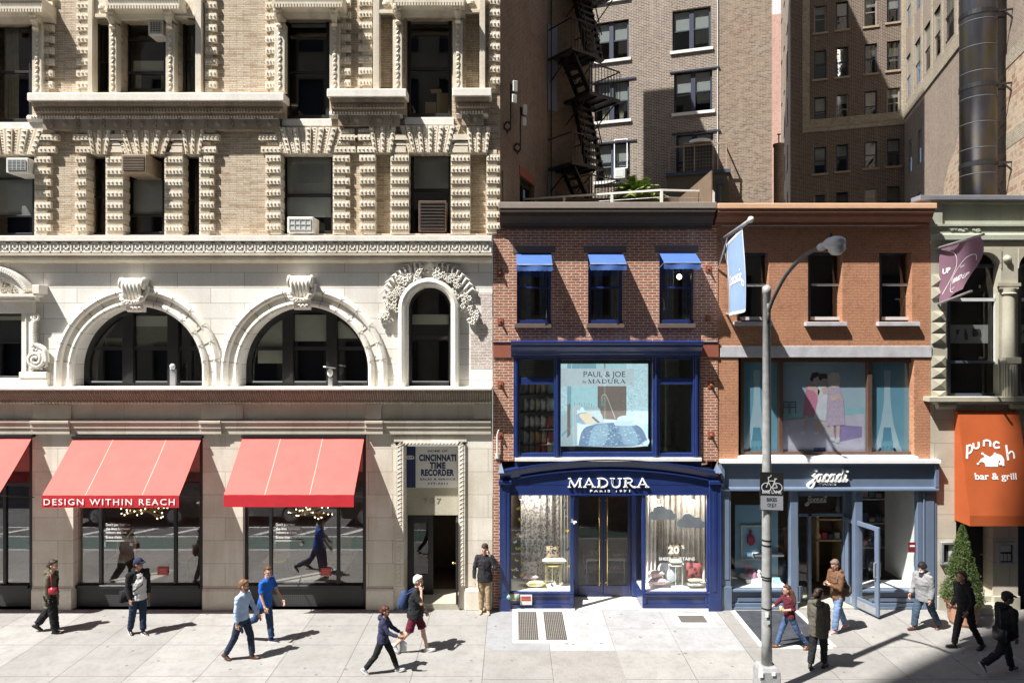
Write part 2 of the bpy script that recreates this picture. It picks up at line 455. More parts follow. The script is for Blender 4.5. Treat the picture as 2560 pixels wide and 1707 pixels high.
M['terracotta']=m_plain('terracotta_paint',(.25,.075,.042),.7,var=.08,bump=.2)
M['orangeflash']=m_plain('orange_coping',(.66,.40,.25),.5,var=.08)
M['orangedark']=m_plain('orange_brown_paint',(.24,.10,.055),.65,var=.1)
M['greystone']=m_plain('grey_painted_stone',(.42,.42,.44),.8,var=.16,scale=4,bump=.3,streak=False)
M['palegreen']=m_stone('pale_green_stucco',(.43,.455,.365),(.37,.39,.31),stain=(.28,.27,.2),stainamt=.4)
M['beige']=m_stone('beige_stone',(.56,.51,.42),(.49,.43,.34),block=(1.3,.62,.006),stainamt=.2)
M['beigetrim']=m_stone('beige_cast_stone',(.43,.41,.325),(.36,.34,.265),stainamt=.35)
M['steel']=m_plain('galvanised_steel',(.42,.43,.44),.45,metal=.6,var=.18,scale=5)
M['zinc']=m_plain('zinc_coping',(.33,.34,.38),.4,metal=.5,var=.08)
M['lead']=m_plain('grey_louvre',(.40,.40,.39),.5,var=.25,scale=14)
M['brass']=m_plain('brass',(.72,.55,.22),.28,metal=1,var=.06)
M['gold']=m_plain('gold_paint',(.66,.56,.22),.4,var=.05)
M['red']=m_translucent('red_awning_cloth',(.72,.14,.12),.2)
M['redval']=m_fabric('red_valance_cloth',(.50,.025,.035),.7,var=.05)
M['seam']=m_fabric('awning_seam',(.80,.38,.32),.8,var=.05)
M['blueawn']=m_translucent('blue_awning_cloth',(.075,.16,.46),.25)
M['orangecloth']=m_translucent('orange_awning_cloth',(.47,.105,.03),.2)
M['purplecloth']=m_translucent('mauve_flag_cloth',(.25,.14,.19),.3)
M['lightblue']=m_translucent('light_blue_flag_cloth',(.36,.52,.80),.25)
M['letter']=m_plain('white_letters',(.86,.86,.84),.45,var=.02)
M['ink']=m_plain('navy_ink',(.02,.03,.11),.6,var=.05)
M['signwhite']=m_plain('sign_white',(.66,.66,.62),.5,var=.06)
M['olive']=m_plain('dim_olive_blind',(.20,.19,.13),.9,var=.1)
M['cream2']=m_stone('terracotta_quoin',(.76,.69,.57),(.66,.58,.455),stain=(.32,.22,.13),stainamt=.35)
M['archstone']=m_stone('arch_limestone',(.82,.79,.725),(.75,.705,.62),stain=(.30,.24,.16),stainamt=.38)
M['patchbrick']=m_brick('pale_painted_brick',(.66,.55,.48),(.57,.44,.38),(.76,.74,.70),bw=.22,bh=.075,ms=.012,dirt=.1,bump=.4)
M['crack']=m_plain('dark_stone_joint',(.20,.165,.12),.95)
M['bluedoor']=m_plain('grey_blue_door',(.16,.18,.24),.5,var=.05)
M['rearbrick']=m_brick('rear_tan_brick',(.25,.185,.125),(.20,.145,.10),(.28,.225,.165),bw=.22,bh=.075,ms=.008,dirt=.25,bump=.4)
M['tanmetal']=m_plain('tan_metal',(.30,.23,.16),.5,var=.12)
M['rust']=m_plain('rusty_brown_metal',(.085,.05,.035),.7,var=.3,scale=9)
M['carton']=m_plain('cardboard',(.42,.31,.18),.85,var=.06)
M['greycurt']=m_fabric('grey_curtain',(.34,.36,.35))
M['navyblue']=m_plain('navy_door_paint',(.012,.016,.075),.3,var=.08,spec=.6)
M['verdigris']=m_plain('verdigris_cap',(.16,.36,.33),.5,var=.2)
M['offc']=m_fabric('off_white_cushion_cloth',(.66,.65,.58))
M['yellowp']=m_plain('yellow_paper',(.78,.58,.06),.7)
M['cloudp']=m_plain('pale_blue_paper',(.66,.72,.78),.8,var=.12,scale=5)
M['brownframe']=m_plain('brown_window_frame',(.085,.045,.03),.6,var=.15)
M['lampsteel']=m_plain('weathered_lamp_steel',(.33,.33,.325),.55,metal=.25,var=.22,scale=8,bump=.1)
M['lampdark']=m_plain('dark_lamp_arm',(.10,.09,.085),.6,var=.2)
M['lamphead']=m_plain('grey_lamp_head',(.46,.47,.50),.45,var=.06)
M['bowl']=m_plain('prismatic_lamp_bowl',(.55,.56,.55),.25,var=.1,scale=30)
M['signblack']=m_plain('sign_black',(.012,.012,.012),.4)
M['signgrey']=m_plain('sign_grey',(.22,.23,.25),.45)
M['signpale']=m_plain('sign_pale',(.50,.52,.53),.45)
M['olivewall']=m_plain('olive_metal_wall',(.105,.09,.055),.6,var=.06)
M['darkmetal']=m_plain('dark_metal',(.05,.055,.07),.5)
M['palm']=m_plain('palm_leaf',(.20,.27,.07),.5,var=.4,scale=9)
def m_leaf(name,a,b):
    t=NT(name); n=t.noise(38,3); t.bsdf(t.ramp(n,[(.3,a),(.7,b)]),.6,None,0,.3); return t.m
M['conifer']=m_leaf('conifer_needles',(.030,.052,.014),(.10,.14,.036))
M['terrapot']=m_plain('terracotta_pot',(.42,.22,.14),.8,var=.12,bump=.1)
def m_flue():
    t=NT('weathered_flue_metal'); n=t.noise(1.2,5,stretch=(2,2,.5)); c=t.ramp(n,[(.35,(.085,.088,.105)),(.5,(.12,.115,.12)),(.62,(.13,.115,.075)),(.75,(.095,.088,.075))]); t.bsdf(c,.38,None,.75,.5); return t.m
M['flue']=m_flue(); M['fluering']=m_plain('flue_ring',(.07,.07,.075),.7,metal=.3)
def m_corr():
    t=NT('white_corrugated_metal'); sp=t.n('SeparateXYZ',i0=t.obj()); s=t.math('SINE',t.math('MULTIPLY',sp.outputs[0],60.)); t.bsdf((.62,.63,.64),.5,t.bump(s,.6,.03)); return t.m
M['corrug']=m_corr()
# ================================================================== ORNATE STONE BUILDING (left)
bs=thing('stone_building','ornate cream stone and buff brick building with arched windows, filling the left half','building',(-8,0,0))
XR=X(1250); XLO=-16.0; XRL=X(1231)
def build_at(mb,name,mats,parent,loc,rotz,**kw):
    o=mb.build(name,mats,None,**kw); o.parent=parent
    w=WORLDLOC.get(parent,Vector((0,0,0)))
    o.location=Vector(loc)-w; o.rotation_euler=(0,0,rotz); WORLDLOC[o]=None
    del WORLDLOC[o]; return o
def H_(u0,u1,vt,vb,*r): return (X(u0),X(u1),Z(vb),Z(vt))+r
# --- window part: frame mesh + pane child (+ blind child)
def win(parent,u0,u1,vt,vb,y,fw=.07,rails=(),mulls=(),fm='blackframe',glass='darkglass',blinds=(),bm='blind',dep=.09,mw=None,name='window',world=False,label=None,rw=None):
    if world: x0,x1,z0,z1=u0,u1,vt,vb
    else: x0,x1,z0,z1=X(u0,y),X(u1,y),Z(vb,y),Z(vt,y)
    mb=MB(); mw=mw or fw; rw=rw or fw*.7
    mb.box(x0,x0+fw,y,y+dep,z0,z1); mb.box(x1-fw,x1,y,y+dep,z0,z1)
    mb.box(x0+fw,x1-fw,y,y+dep,z1-fw,z1); mb.box(x0+fw,x1-fw,y,y+dep,z0,z0+fw)
    xs=[x0+fw]
    for a in mulls:
        mx=a if world else X(a,y)
        mb.box(mx-mw/2,mx+mw/2,y-.012,y+dep,z0+fw,z1-fw)
    for a in rails:
        rz=a if world else Z(a,y)
        mb.box(x0+fw,x1-fw,y+.01,y+dep-.01,rz-rw/2,rz+rw/2)
    w=mb.build(name,M[fm],parent,bevel=.006,label=label)
    g=MB(); g.quad((x0+fw/2,y+dep*.6,z0+fw/2),(x1-fw/2,y+dep*.6,z0+fw/2),(x1-fw/2,y+dep*.6,z1-fw/2),(x0+fw/2,y+dep*.6,z1-fw/2))
    g.build('pane',M[glass],w)
    for b in blinds:
        a0,a1,c1,c0=(b[0],b[1],b[2],b[3]) if world else (X(b[0],y),X(b[1],y),Z(b[2],y),Z(b[3],y))
        k=MB(); k.box(a0,a1,y+dep*.6+.02,y+dep*.6+.032,c0,c1); k.build('blind',M[b[4] if len(b)>4 else bm],w)
    return w
def drape(parent,x0,x1,z0,z1,y,mat,folds=6,amp=.03,name='curtain'):
    mb=MB(); n=folds*8
    for i in range(n):
        a=x0+(x1-x0)*i/n; b=x0+(x1-x0)*(i+1)/n
        ya=y+amp*math.sin(2*math.pi*folds*i/n); yb=y+amp*math.sin(2*math.pi*folds*(i+1)/n)
        mb.quad((a,ya,z0),(b,yb,z0),(b,yb,z1),(a,ya,z1))
    return mb.build(name,M[mat],parent,smooth=True)

# --- upper brick wall
holes=[H_(-40,80,50,306),H_(228,276,52,231,None,.28),H_(300,418,45,231),H_(447,490,52,231,None,.28),H_(703,824,40,297),H_(1013,1130,38,293),
       H_(948,982,40,222,None,.16),H_(1165,1200,40,222,None,.16),
       H_(-40,87,386,589),H_(213,266,386,587),H_(303,413,386,587),H_(452,500,386,587),H_(699,835,384,585),
       H_(935,979,382,584,None,.16),H_(1020,1129,382,584),H_(1173,1219,382,584,None,.16)]
mb=MB(); wall_holes(mb,XLO,XR,Z(592),21.0,holes,0.0,.46)
for h in (holes[6],holes[7],holes[13],holes[15]): mb.quad((h[0],.15,h[2]),(h[1],.15,h[2]),(h[1],.15,h[3]),(h[0],.15,h[3]))
mb.build('brick_wall',M['roman'],bs)
# rooms: dark back wall, roof and floors
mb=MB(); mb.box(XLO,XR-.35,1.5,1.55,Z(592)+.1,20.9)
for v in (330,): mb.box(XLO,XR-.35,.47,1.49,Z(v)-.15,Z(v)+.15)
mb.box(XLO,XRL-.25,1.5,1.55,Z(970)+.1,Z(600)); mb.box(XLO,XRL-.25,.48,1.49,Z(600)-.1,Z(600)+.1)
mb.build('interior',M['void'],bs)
mb=MB(); mb.box(XLO,XR-.02,.02,6.2,21.0,21.2); mb.box(XLO,XLO+.3,.02,6.2,0,21.0)
mb.build('roof',M['zinc'],bs)

# upper windows
win(bs,-40,80,52,306,.34,.09,rails=(180,),glass='darkglass')
win(bs,244,276,54,231,.20,.05,rails=(155,)); win(bs,458,488,54,231,.20,.05,rails=(150,))
w=win(bs,312,418,46,231,.36,.10,rails=(98,182),blinds=((330,412,150,180),))
drape(w,X(338,.6),X(352,.6),Z(232,.6),Z(182,.6),.62,'curtain',2); drape(w,X(402,.6),X(416,.6),Z(232,.6),Z(182,.6),.62,'curtain',2)
drape(bs.children[-1] if False else w,X(8,.8),X(44,.8),Z(306,.8),Z(70,.8),.85,'curtain',5)
win(bs,712,824,42,297,.34,.10,rails=(180,),blinds=((726,818,58,66,'greyblind'),))
win(bs,1017,1130,40,293,.34,.10,rails=(172,),blinds=((1028,1120,50,58,'greyblind'),))
win(bs,-40,87,388,589,.36,.07,rails=(446,540),blinds=((-30,80,395,540,'greyblind'),))
win(bs,228,266,388,587,.36,.06,rails=(492,)); win(bs,463,500,388,587,.36,.06,rails=(500,))
win(bs,317,413,388,587,.36,.08,rails=(538,),blinds=((330,405,448,535,'greyblind'),))
win(bs,705,835,386,585,.36,.08,rails=(487,),blinds=((716,828,394,486,'greyblind'),(716,828,492,542,'greyblind')))
win(bs,1023,1129,384,584,.36,.08,rails=(476,),blinds=((1034,1121,392,470,'greyblind'),))

# --- quoins
def quoins(name,u0,u1,v0,v1,narrow,period=28.4,out='L',nx=None,yo=0.0,back=.0):
    mb=MB(); v=v1-2
    k=0
    while v>v0:
        wide=(k%2==1)
        hgt=15.5 if wide else 9.5
        a,b=u0,u1
        if not wide and narrow:
            if out=='L': a=u0+narrow
            elif out=='R': b=u1-narrow
        y=-.10 if wide else -.065
        x0,x1,z0,z1=X(a,y),X(b,y),Z(v,y),Z(v-hgt,y)
        mb.box(x0,x1,y,back,z0,z1)
        # raised fillet frame and bosses
        n=max(2,int(round((b-a)/(9.6 if wide else 5.0))))
        st=(x1-x0-.02)/n; zc=(z0+z1)/2
        for i in range(n):
            xx=x0+.01+st*(i+.5)
            if wide: mb.stud(xx,y,zc,st*.40,(z1-z0)*.36,.032)
            else: mb.stud(xx,y,zc,st*.34,(z1-z0)*.28,.015)
        v-=hgt+1.7; k+=1
    return mb.build(name,M['cream2'],bs)
for a in ((104,131,0,232,12,'R'),(190,221,0,232,12,'L'),(512,541,0,232,12,'R'),(663,688,0,232,12,'L'),(850,876,0,228,12,'R'),(896,930,0,226,10,'L'),(1222,1250,0,222,10,'R')):
    quoins('quoin_strip',a[0],a[1],a[2]-40,a[3],a[4],out=a[5])
for a in ((86,126,385,590,10,'R'),(187,215,385,590,13,'L'),(264,307,385,590,0,'B'),(411,456,385,590,0,'B'),(498,534,385,589,11,'R'),(663,701,382,587,13,'L'),(832,874,382,587,11,'R'),
          (898,938,380,586,11,'L'),(976,1022,380,586,0,'B'),(1127,1175,380,586,0,'B'),(1216,1250,380,585,8,'R')):
    quoins('quoin_strip',a[0],a[1],a[2],a[3],a[4],out=a[5],back=.24)

# --- flat arches of fanned blocks
def flat_arch(u0,u1,vb,vt,n,flare,left=True,right=True,cu=None):
    mb=MB(); w=(u1-u0)/n; tw=(u1-u0+2*flare)/n
    for i in range(n):
        wide=(i%2==(n//2)%2)
        y=-.14 if wide else -.10
        g=.06
        b0=u0+w*(i+g); b1=u0+w*(i+1-g); t0=u0-flare+tw*(i+g); t1=u0-flare+tw*(i+1-g)
        q=[(X(b0,y),Z(vb,y)),(X(b1,y),Z(vb,y)),(X(t1,y),Z(vt,y)),(X(t0,y),Z(vt,y))]
        mb.prism(q,y,.2)
        m=5 if wide else 9
        for k in range(m):
            f=(k+.5)/m
            xx=(q[0][0]+q[1][0])/2*(1-f)+(q[2][0]+q[3][0])/2*f; zz=q[0][1]*(1-f)+q[2][1]*f
            ww=(q[1][0]-q[0][0])*(1-f)+(q[2][0]-q[3][0])*f
            mb.stud(xx,y,zz,ww*(.36 if wide else .22),(.055 if wide else .028),.038 if wide else .018)
    for sgn,on in ((-1,left),(1,right)):
        if not on: continue
        e=u0-flare if sgn<0 else u1+flare
        for (va,vc,ln,y) in ((322,332,26,-.10),(336,350,34,-.14),(354,362,14,-.09),(366,381,28,-.12)):
            off=(vb-vc)/(vb-vt)*flare
            s0=(u0-off) if sgn<0 else (u1+off)
            s1=e-ln if sgn<0 else e+ln
            if (s1-s0)*sgn<4: continue
            a,b=sorted((s0,s1))
            mb.box(X(a,y),X(b,y),y,.0,Z(vc,y),Z(va,y))
            nn=max(2,int((b-a)/9))
            for k in range(nn): 
                xx=X(a+(b-a)*(k+.5)/nn,y); mb.stud(xx,y,Z((va+vc)/2,y),.035,.045,.03)
    return mb.build('flat_arch',M['cream2'],bs)
flat_arch(-40,84,385,322,9,26,left=False)
flat_arch(228,266,385,320,5,12,right=False); flat_arch(311,420,385,320,11,30,False,False); flat_arch(463,500,385,320,5,12,left=False)
flat_arch(704,836,383,318,11,24)
flat_arch(933,979,381,316,5,12,right=False); flat_arch(1020,1130,381,314,11,22,False,False); flat_arch(1173,1219,381,316,5,8,left=False,right=False)
mb=MB()
for (a,b,top) in ((278,304,322),(428,452,322),(988,1008,322),(1140,1162,322)):
    mb.prism([(X(a-14),Z(350,-.12)),(X(b+14),Z(350,-.12)),(X(b+6),Z(336,-.12)),(X(a-6),Z(336,-.12))],-.13,0)
    for va,vc in ((354,363),(366,381)): mb.box(X(a-8),X(b+8),-.10,0,Z(vc,-.1),Z(va,-.1))
mb.build('spandrel_block',M['cream2'],bs)

# --- upper sill ledges with carved underside
def ledge(u0,u1,vt):
    p=.44; mb=MB(); x0,x1=X(u0,-p),X(u1,-p)
    mb.box(x0,x1,-p,.0,Z(vt+20,-p),Z(vt,-p)); o=mb.build('ledge',M['trimw'],bs,bevel=.015)
    c=MB(); a0,a1=X(u0+20),X(u1-20)
    zt=Z(vt+21,-.4)
    c.prof([(-.40,zt),(-.34,zt-.10),(-.30,zt-.12),(-.30,zt-.16),(-.2,zt-.24),(-.17,zt-.36),(0,zt-.36),(0,zt)],x0+.06,x1-.06)
    n=int((x1-x0)/.085)
    for i in range(n):
        xx=x0+.1+(x1-x0-.2)*(i+.5)/n
        c.box(xx-.022,xx+.022,-.345,-.25,zt-.25,zt-.165)
        c.ball((xx,-.37,zt-.045),(.028,.03,.045),5,4)
    zf=zt-.50
    c.box(x0+.22,x1-.22,-.165,0,zt-.66,zt-.36)
    n=int((x1-x0)/.36)
    for i in range(n):
        xx=x0+.3+(x1-x0-.6)*(i+.5)/n
        if i%2: 
            c.ball((xx,-.165,zf),(.085,.03,.085),8,4); c.ball((xx,-.19,zf),(.04,.03,.04),6,4)
        else:
            for q in (-.04,.04): c.tube([(xx+q,-.17,zf-.11),(xx-q,-.18,zf),(xx+q,-.17,zf+.11)],.022,5)
    c.build('corbel_band',M['carved'],bs)
    r=MB(); zr=Z(vt+71); y=-.17
    r.prof([(y,zr),(y,zr+.05),(y+.04,zr+.11),(0,zr+.11),(0,zr-.06),(y+.07,zr-.06)],a0-.1,a1+.12)
    n=int((a1-a0)/.075)
    for i in range(n): r.ball((a0+(a1-a0)*(i+.5)/n,y-.01,zr+.055),(.03,.03,.04),5,4)
    r.build('rope_moulding',M['trimw'],bs)
ledge(67,710,232); ledge(817,1016,222); ledge(1131,1229,220)
mb=MB()
for (u0,u1,vt,vb) in ((-40,108,306,322),(705,830,298,315),(1012,1135,294,312)): mb.box(X(u0,-.08),X(u1,-.08),-.08,.4,Z(vb,-.08),Z(vt,-.08))
mb.build('window_sill',M['trimw'],bs,bevel=.01)

# --- carved window surrounds of the top storey
mb=MB(); orn=MB()
def post(u0,u1,vt,vb,y=-.18,leaf=True):
    x0,x1=X(u0,y),X(u1,y); mb.box(x0,x1,y,.04,Z(vb,y),Z(vt,y))
    if leaf:
        xc=(x0+x1)/2; z=Z(vb,y)+.1; k=0
        while z<Z(vt,y)-.05:
            if k%2: orn.ball((xc,y-.01,z),(.055,.03,.055),6,4)
            else: orn.ball((xc,y-.005,z),(.03,.025,.075),5,4,Matrix.Rotation(.6,3,'Y'))
            z+=.115; k+=1
def bracket(u,vt,vb,y=-.22):
    x=X(u,y); orn.box(x-.10,x+.10,y-.12,0,Z(vt+26,y),Z(vt,y)); orn.ball((x,y-.15,Z(vt+10,y)),(.12,.10,.14),8,6)
    orn.tube([(x,y-.12,Z(vt+20,y)),(x,y-.02,Z(vb-8,y)),(x,y-.04,Z(vb,y))],[.10,.06,.08],7)
post(80,104,60,232); bracket(91,32,75)
post(219,231,-20,230,-.2,False); post(272,291,60,230); bracket(282,25,72); post(414,436,60,230); bracket(425,25,72); post(488,503,-20,230,-.2,False)
post(686,712,58,228); bracket(699,20,68); post(824,849,58,226); bracket(837,20,66)
post(933,948,-20,224,-.2,False); post(982,1005,50,224); bracket(996,14,60); post(1133,1156,50,222); bracket(1145,12,58); post(1199,1213,-20,222,-.2,False)
for (a,b,vt) in ((237,272,18),(438,488,16),(948,982,8),(1156,1199,6)):
    mb.box(X(a,-.12),X(b,-.12),-.12,.02,Z(vt+24,-.12),Z(vt-30,-.12)); orn.ball((X((a+b)/2,-.15),-.15,Z(vt+2,-.15)),(.10,.06,.10),8,5)
    mb.box(X(a,-.2),X(b,-.2),-.2,-.12,Z(vt+26,-.2),Z(vt+17,-.2))
mb.build('window_surround',M['trim'],bs,bevel=.008); orn.build('carved_leaf_strip',M['trim'],bs)
def hood(u0,u1,vb):
    p=.55; x0,x1=X(u0,-p),X(u1,-p); z=Z(vb,-p); m=MB()
    m.prof([(-p,z+.02),(-p,z+.20),(-p-.05,z+.30),(0,z+.30),(0,z-.12),(-.12,z-.12),(-.2,z-.02)],x0,x1)
    n=int((x1-x0)/.07)
    for i in range(n): 
        xx=x0+(x1-x0)*(i+.5)/n; m.box(xx-.02,xx+.02,-p-.0,-p+.05,z-.06,z+.02); m.ball((xx,-p-.03,z+.24),(.025,.03,.04),5,4)
    m.build('hood_cornice',M['trim'],bs)
hood(-40,105,24); hood(264,448,16); hood(680,856,12); hood(985,1160,8)

# --- sill course, meander band and cornice
mb=MB(); mb.box(XLO,XRL,-.30,.0,Z(603,-.30),Z(589,-.30)); mb.build('sill_course',M['trimw'],bs,bevel=.012)
mb=MB(); zt,zb=Z(605,-.24),Z(633,-.24)
mb.box(XLO,XRL-.02,-.24,0,zb,zt); 
cw=X(125.2)-X(100); hh=(zt-zb-.05); z0=zb+.03; bw=.032
def mbar(ax,az,bxx,bz):
    mb.box(min(ax,bxx)-bw/2,max(ax,bxx)+bw/2,-.262,-.238,min(az,bz)-bw/2,max(az,bz)+bw/2)
x=XRL-.05-cw
while x>-14.2:
    q=lambda a,b:(x+a*cw/5,z0+b*hh/4)
    for (a,b) in (((0,0),(0,4)),((0,4),(3.7,4)),((3.7,4),(3.7,1.4)),((1.6,1.4),(3.7,1.4)),((1.6,1.4),(1.6,2.7)),((0,0),(5,0))):
        p1=q(*a); p2=q(*b); mbar(p1[0],p1[1],p2[0],p2[1])
    x-=cw
mb.build('meander_frieze',M['trimw'],bs)
mb=MB(); z0=Z(634,-.26); mb.prof([(-.27,z0),(-.27,z0-.035),(-.20,z0-.06),(-.22,z0-.10),(-.20,z0-.16),(-.13,z0-.19),(-.06,z0-.22),(0,z0-.22),(0,z0)],XLO,XRL); mb.build('cornice',M['trim'],bs)

# --- limestone storey with the arches
A1,A2,A3=(348,161,207),(762,161,207),(1073,54,75)
def arch_hole(a,sp,vb,dep): return (X(a[0]-a[1]),X(a[0]+a[1]),Z(vb),Z(sp-a[1]),True,dep)
SHOP=[(-80,81),(183,507),(607,915)]
holes=[arch_hole(A1,926,972,.47),arch_hole(A2,926,972,.47),arch_hole(A3,772,972,.32),H_(-60,60,782,946,None,.35)]
mb=MB(); wall_holes(mb,XLO,XRL,Z(972),Z(592),holes)
mb.build('stone_wall',M['limestone'],bs)
holes=[(X(a),X(b),0.0,Z(1090),None,.30) for a,b in SHOP]+[(X(1010),X(1146),.0,Z(1112),None,.75)]
mb=MB(); wall_holes(mb,XLO,XRL,0,Z(972),holes)
M['pier']=m_stone('beige_limestone',(.76,.715,.63),(.65,.595,.50),block=(1.25,.60,.0045),stain=(.33,.25,.16),stainamt=.4,joint=(.22,.18,.14))
mb.build('ground_floor_wall',M['pier'],bs)
mb=MB()
for a,b in ((81,183),(507,607),(915,986),(1163,1230)):
    mb.prof([(-.07,0),(-.07,.50),(-.04,.56),(0,.56),(0,0)],X(a)+.01,X(b)-.01)
mb.build('pier_base',M['pier'],bs,bevel=.01)
# arch mouldings
def arch_mould(a,sp,vb,small=False):
    cx=X(a[0]); zc=Z(sp); za=Z(vb); r0=(a[1])/95.6; r1=a[2]/95.6; m=MB()
    if not small:
        ring(m,cx,zc,r0+.13,r1-.13,-.035,0,za); archtube(m,cx,zc,r1-.085,-.05,za,.10); archtube(m,cx,zc,r0+.07,-.045,za,.085)
        ring(m,cx,zc,r1-.17,r1-.14,-.06,0,za); ring(m,cx,zc,r0-.0,r0+.03,-.03,.2,za)
    else:
        archtube(m,cx,zc,r1-.09,-.10,za,.105); ring(m,cx,zc,r0+.02,r1-.1,-.02,.05,za); archtube(m,cx,zc,r0+.035,-.0,za,.035)
    if not small:
        m.mi=1; rj=random.Random(int(a[0]))
        for k in range(13):
            q=math.pi*(k+.5+rj.uniform(-.08,.08))/13
            for ra,rb,yy in ((r0+.0,r0+.15,-.134),(r0+.15,r1-.17,-.042),(r1-.17,r1+.01,-.154)):
                p1=(cx+ra*math.cos(q),yy,zc+ra*math.sin(q)); p2=(cx+rb*math.cos(q+.006),yy,zc+rb*math.sin(q+.006)); m.bar(p1,p2,.008,.014)
    m.build('arch_moulding',[M['archstone'],M['crack']],bs)
arch_mould(A1,926,972); arch_mould(A2,926,972); arch_mould(A3,772,972,True)
# arched windows
def archwin(a,sp,vb,y,fw,mulls,rail,blinds,mw=.28):
    s=(D+y)/F; cx=X(a[0]); r=a[1]/95.6-.005; zc=Z(sp); za=Z(vb); m=MB()
    ring(m,cx,zc,r-fw,r+.02,y-.06,y+.05,za); m.box(cx-r,cx+r,y-.06,y+.05,za,za+.10)
    for u in mulls:
        xx=X(u,y); h=math.sqrt(max(0,(r-.02)**2-(xx-cx)**2)); m.box(xx-mw/2,xx+mw/2,y-.10,y+.04,za+.1,zc+h-.06)
    zr=Z(rail,y); m.box(cx-r+.1,cx+r-.1,y-.03,y+.03,zr-.05,zr+.05)
    w=m.build('arched_window',M['blackframe'],bs)
    g=MB(); pts=[(cx-r,za)]+[(cx-r*math.cos(math.pi*k/30),zc+r*math.sin(math.pi*k/30)) for k in range(31)]+[(cx+r,za)]
    g.add([(p[0],y+.01,p[1]) for p in pts],[tuple(range(len(pts)))]); g.build('pane',M['darkglass'],w)
    for b in blinds:
        k=MB(); yy=y+.035; k.box(X(b[0],yy),X(b[1],yy),yy,yy+.02,Z(b[3],yy),Z(b[2],yy)); k.build('blind',M[b[4] if len(b)>4 else 'blind'],w)
    return w
archwin(A1,926,968,.44,.13,(324,436),871,((340,422,790,816),(340,422,816,872,'olive'),(262,310,845,868,'olive')))
archwin(A2,926,968,.44,.13,(722,831),871,((737,818,787,853),(640,708,800,868),(645,708,874,908),(845,905,803,846)))
archwin(A3,772,966,.28,.07,(),844,((1030,1122,786,811),))
# scrolled keystones
def keystone(u,vt):
    m=MB(); x=X(u); y=-.30; z=Z(vt,y); w=.27
    m.prism([(x-.30,z-.02),(x+.30,z-.02),(x+.20,z-.86),(x-.20,z-.86)],-.16,.0)
    m.tube([(x-.30,-.22,z-.13),(x+.30,-.22,z-.13)],.14,12)
    for s in (-1,1): m.tube([(x+s*.27,-.24,z-.13),(x+s*.31,-.24,z-.13)],[.165,.16],12)
    for i in range(5):
        xx=x-.2+.1*i; m.tube([(xx,-.33,z-.06),(xx*.97+x*.03,-.37,z-.18),(xx*.94+x*.06,-.30,z-.38),(xx*.92+x*.08,-.22,z-.56)],[.045,.055,.045,.04],7)
    g=[(x-.31,-.22,z-.42),(x-.24,-.33,z-.56),(x-.1,-.37,z-.62),(x+.1,-.37,z-.62),(x+.24,-.33,z-.56),(x+.31,-.22,z-.40),(x+.32,-.15,z-.2)]
    m.tube(smoothpts(g,4),.055,7)
    rr=random.Random(3)
    for p in smoothpts(g,7):
        for k in range(2): m.ball((p[0]+rr.uniform(-.03,.03),p[1]-.03+rr.uniform(-.03,.02),p[2]+rr.uniform(-.04,.04)),.03,5,3)
    for i in range(4): m.ball((x-.15+.1*i,-.20,z-.78),(.055,.10,.07),7,5)
    return m.build('keystone',M['trimw'],bs,smooth=True)
keystone(346,696); keystone(759,690)
# fruit and flower garland round the narrow arched window
m=MB(); rr=random.Random(5); cx=X(1073); zc=Z(772)
for side in (-1,1):
    for i in range(330):
        a=R(rr.uniform(-20,80)); 
        rad=rr.uniform(.80,1.08)+.10*math.sin(a*9)
        if a<R(-4): rad=rr.uniform(.86,1.10)+.2
        x=cx+side*rad*math.cos(a); z=zc+rad*math.sin(a)
        s=rr.uniform(.016,.042); m.ball((x,-.02-rr.uniform(0,.08),z),(s*rr.uniform(.6,1.5),s,s*rr.uniform(.6,1.5)),5,4,Matrix.Rotation(rr.uniform(0,3),3,'Y'))
        if i%9==0:
            for k in range(6): 
                q=k*math.pi/3; m.ball((x+.05*math.cos(q),-.14,z+.05*math.sin(q)),(.026,.03,.026),5,3)
    for i in range(10):
        a=R(20+i*7); m.tube([(cx+side*1.0*math.cos(a),-.05,zc+1.0*math.sin(a)),(cx+side*1.25*math.cos(a+.08),-.1,zc+1.25*math.sin(a+.08)),(cx+side*1.33*math.cos(a-.05),-.04,zc+1.33*math.sin(a-.05))],[.03,.045,.01],5)
for k in range(9):
    q=R(20+k*17.5); m.tube([(cx,-.05,zc+1.0),(cx+.28*math.cos(q),-.09,zc+1.12+.3*math.sin(q))],[.015,.045],5)
for k in range(40):
    m.ball((cx+rr.uniform(-.6,.6),-.03,zc+rr.uniform(.92,1.35)),(.05,.05,.05),5,4)
m.build('flower_garland',M['trimw'],bs,smooth=True)
# pedimented window at the far left
m=MB()
cx=X(-6); zc=Z(775)
def arcband(m,cx,zc,r0,r1,y0,y1,a0,a1,n=20):
    for k in range(n):
        p,q=R(a0+(a1-a0)*k/n),R(a0+(a1-a0)*(k+1)/n)
        A=[(cx+r*math.cos(t),zc+r*math.sin(t)) for r,t in ((r0,p),(r1,p),(r1,q),(r0,q))]
        m.prism(A,y0,y1)
arcband(m,cx,zc,1.02,1.13,-.32,0,28,95); arcband(m,cx,zc,.86,1.02,-.22,0,28,95); arcband(m,cx,zc,.78,.86,-.14,0,28,95)
m.box(X(-60),X(92,-.3),-.32,0,Z(742,-.3),Z(735,-.3)); m.box(X(-60),X(88,-.2),-.22,0,Z(752,-.2),Z(742,-.2)); m.box(X(80,-.34),X(98,-.34),-.34,0,Z(734,-.34),Z(712,-.34))
m.box(X(-60),X(82,-.12),-.12,0,Z(783,-.12),Z(752,-.12)); m.box(X(60),X(83,-.1),-.10,.3,Z(930,-.1),Z(783,-.1)); m.box(X(-60),X(126),-.14,0,Z(972,-.1),Z(945,-.1))
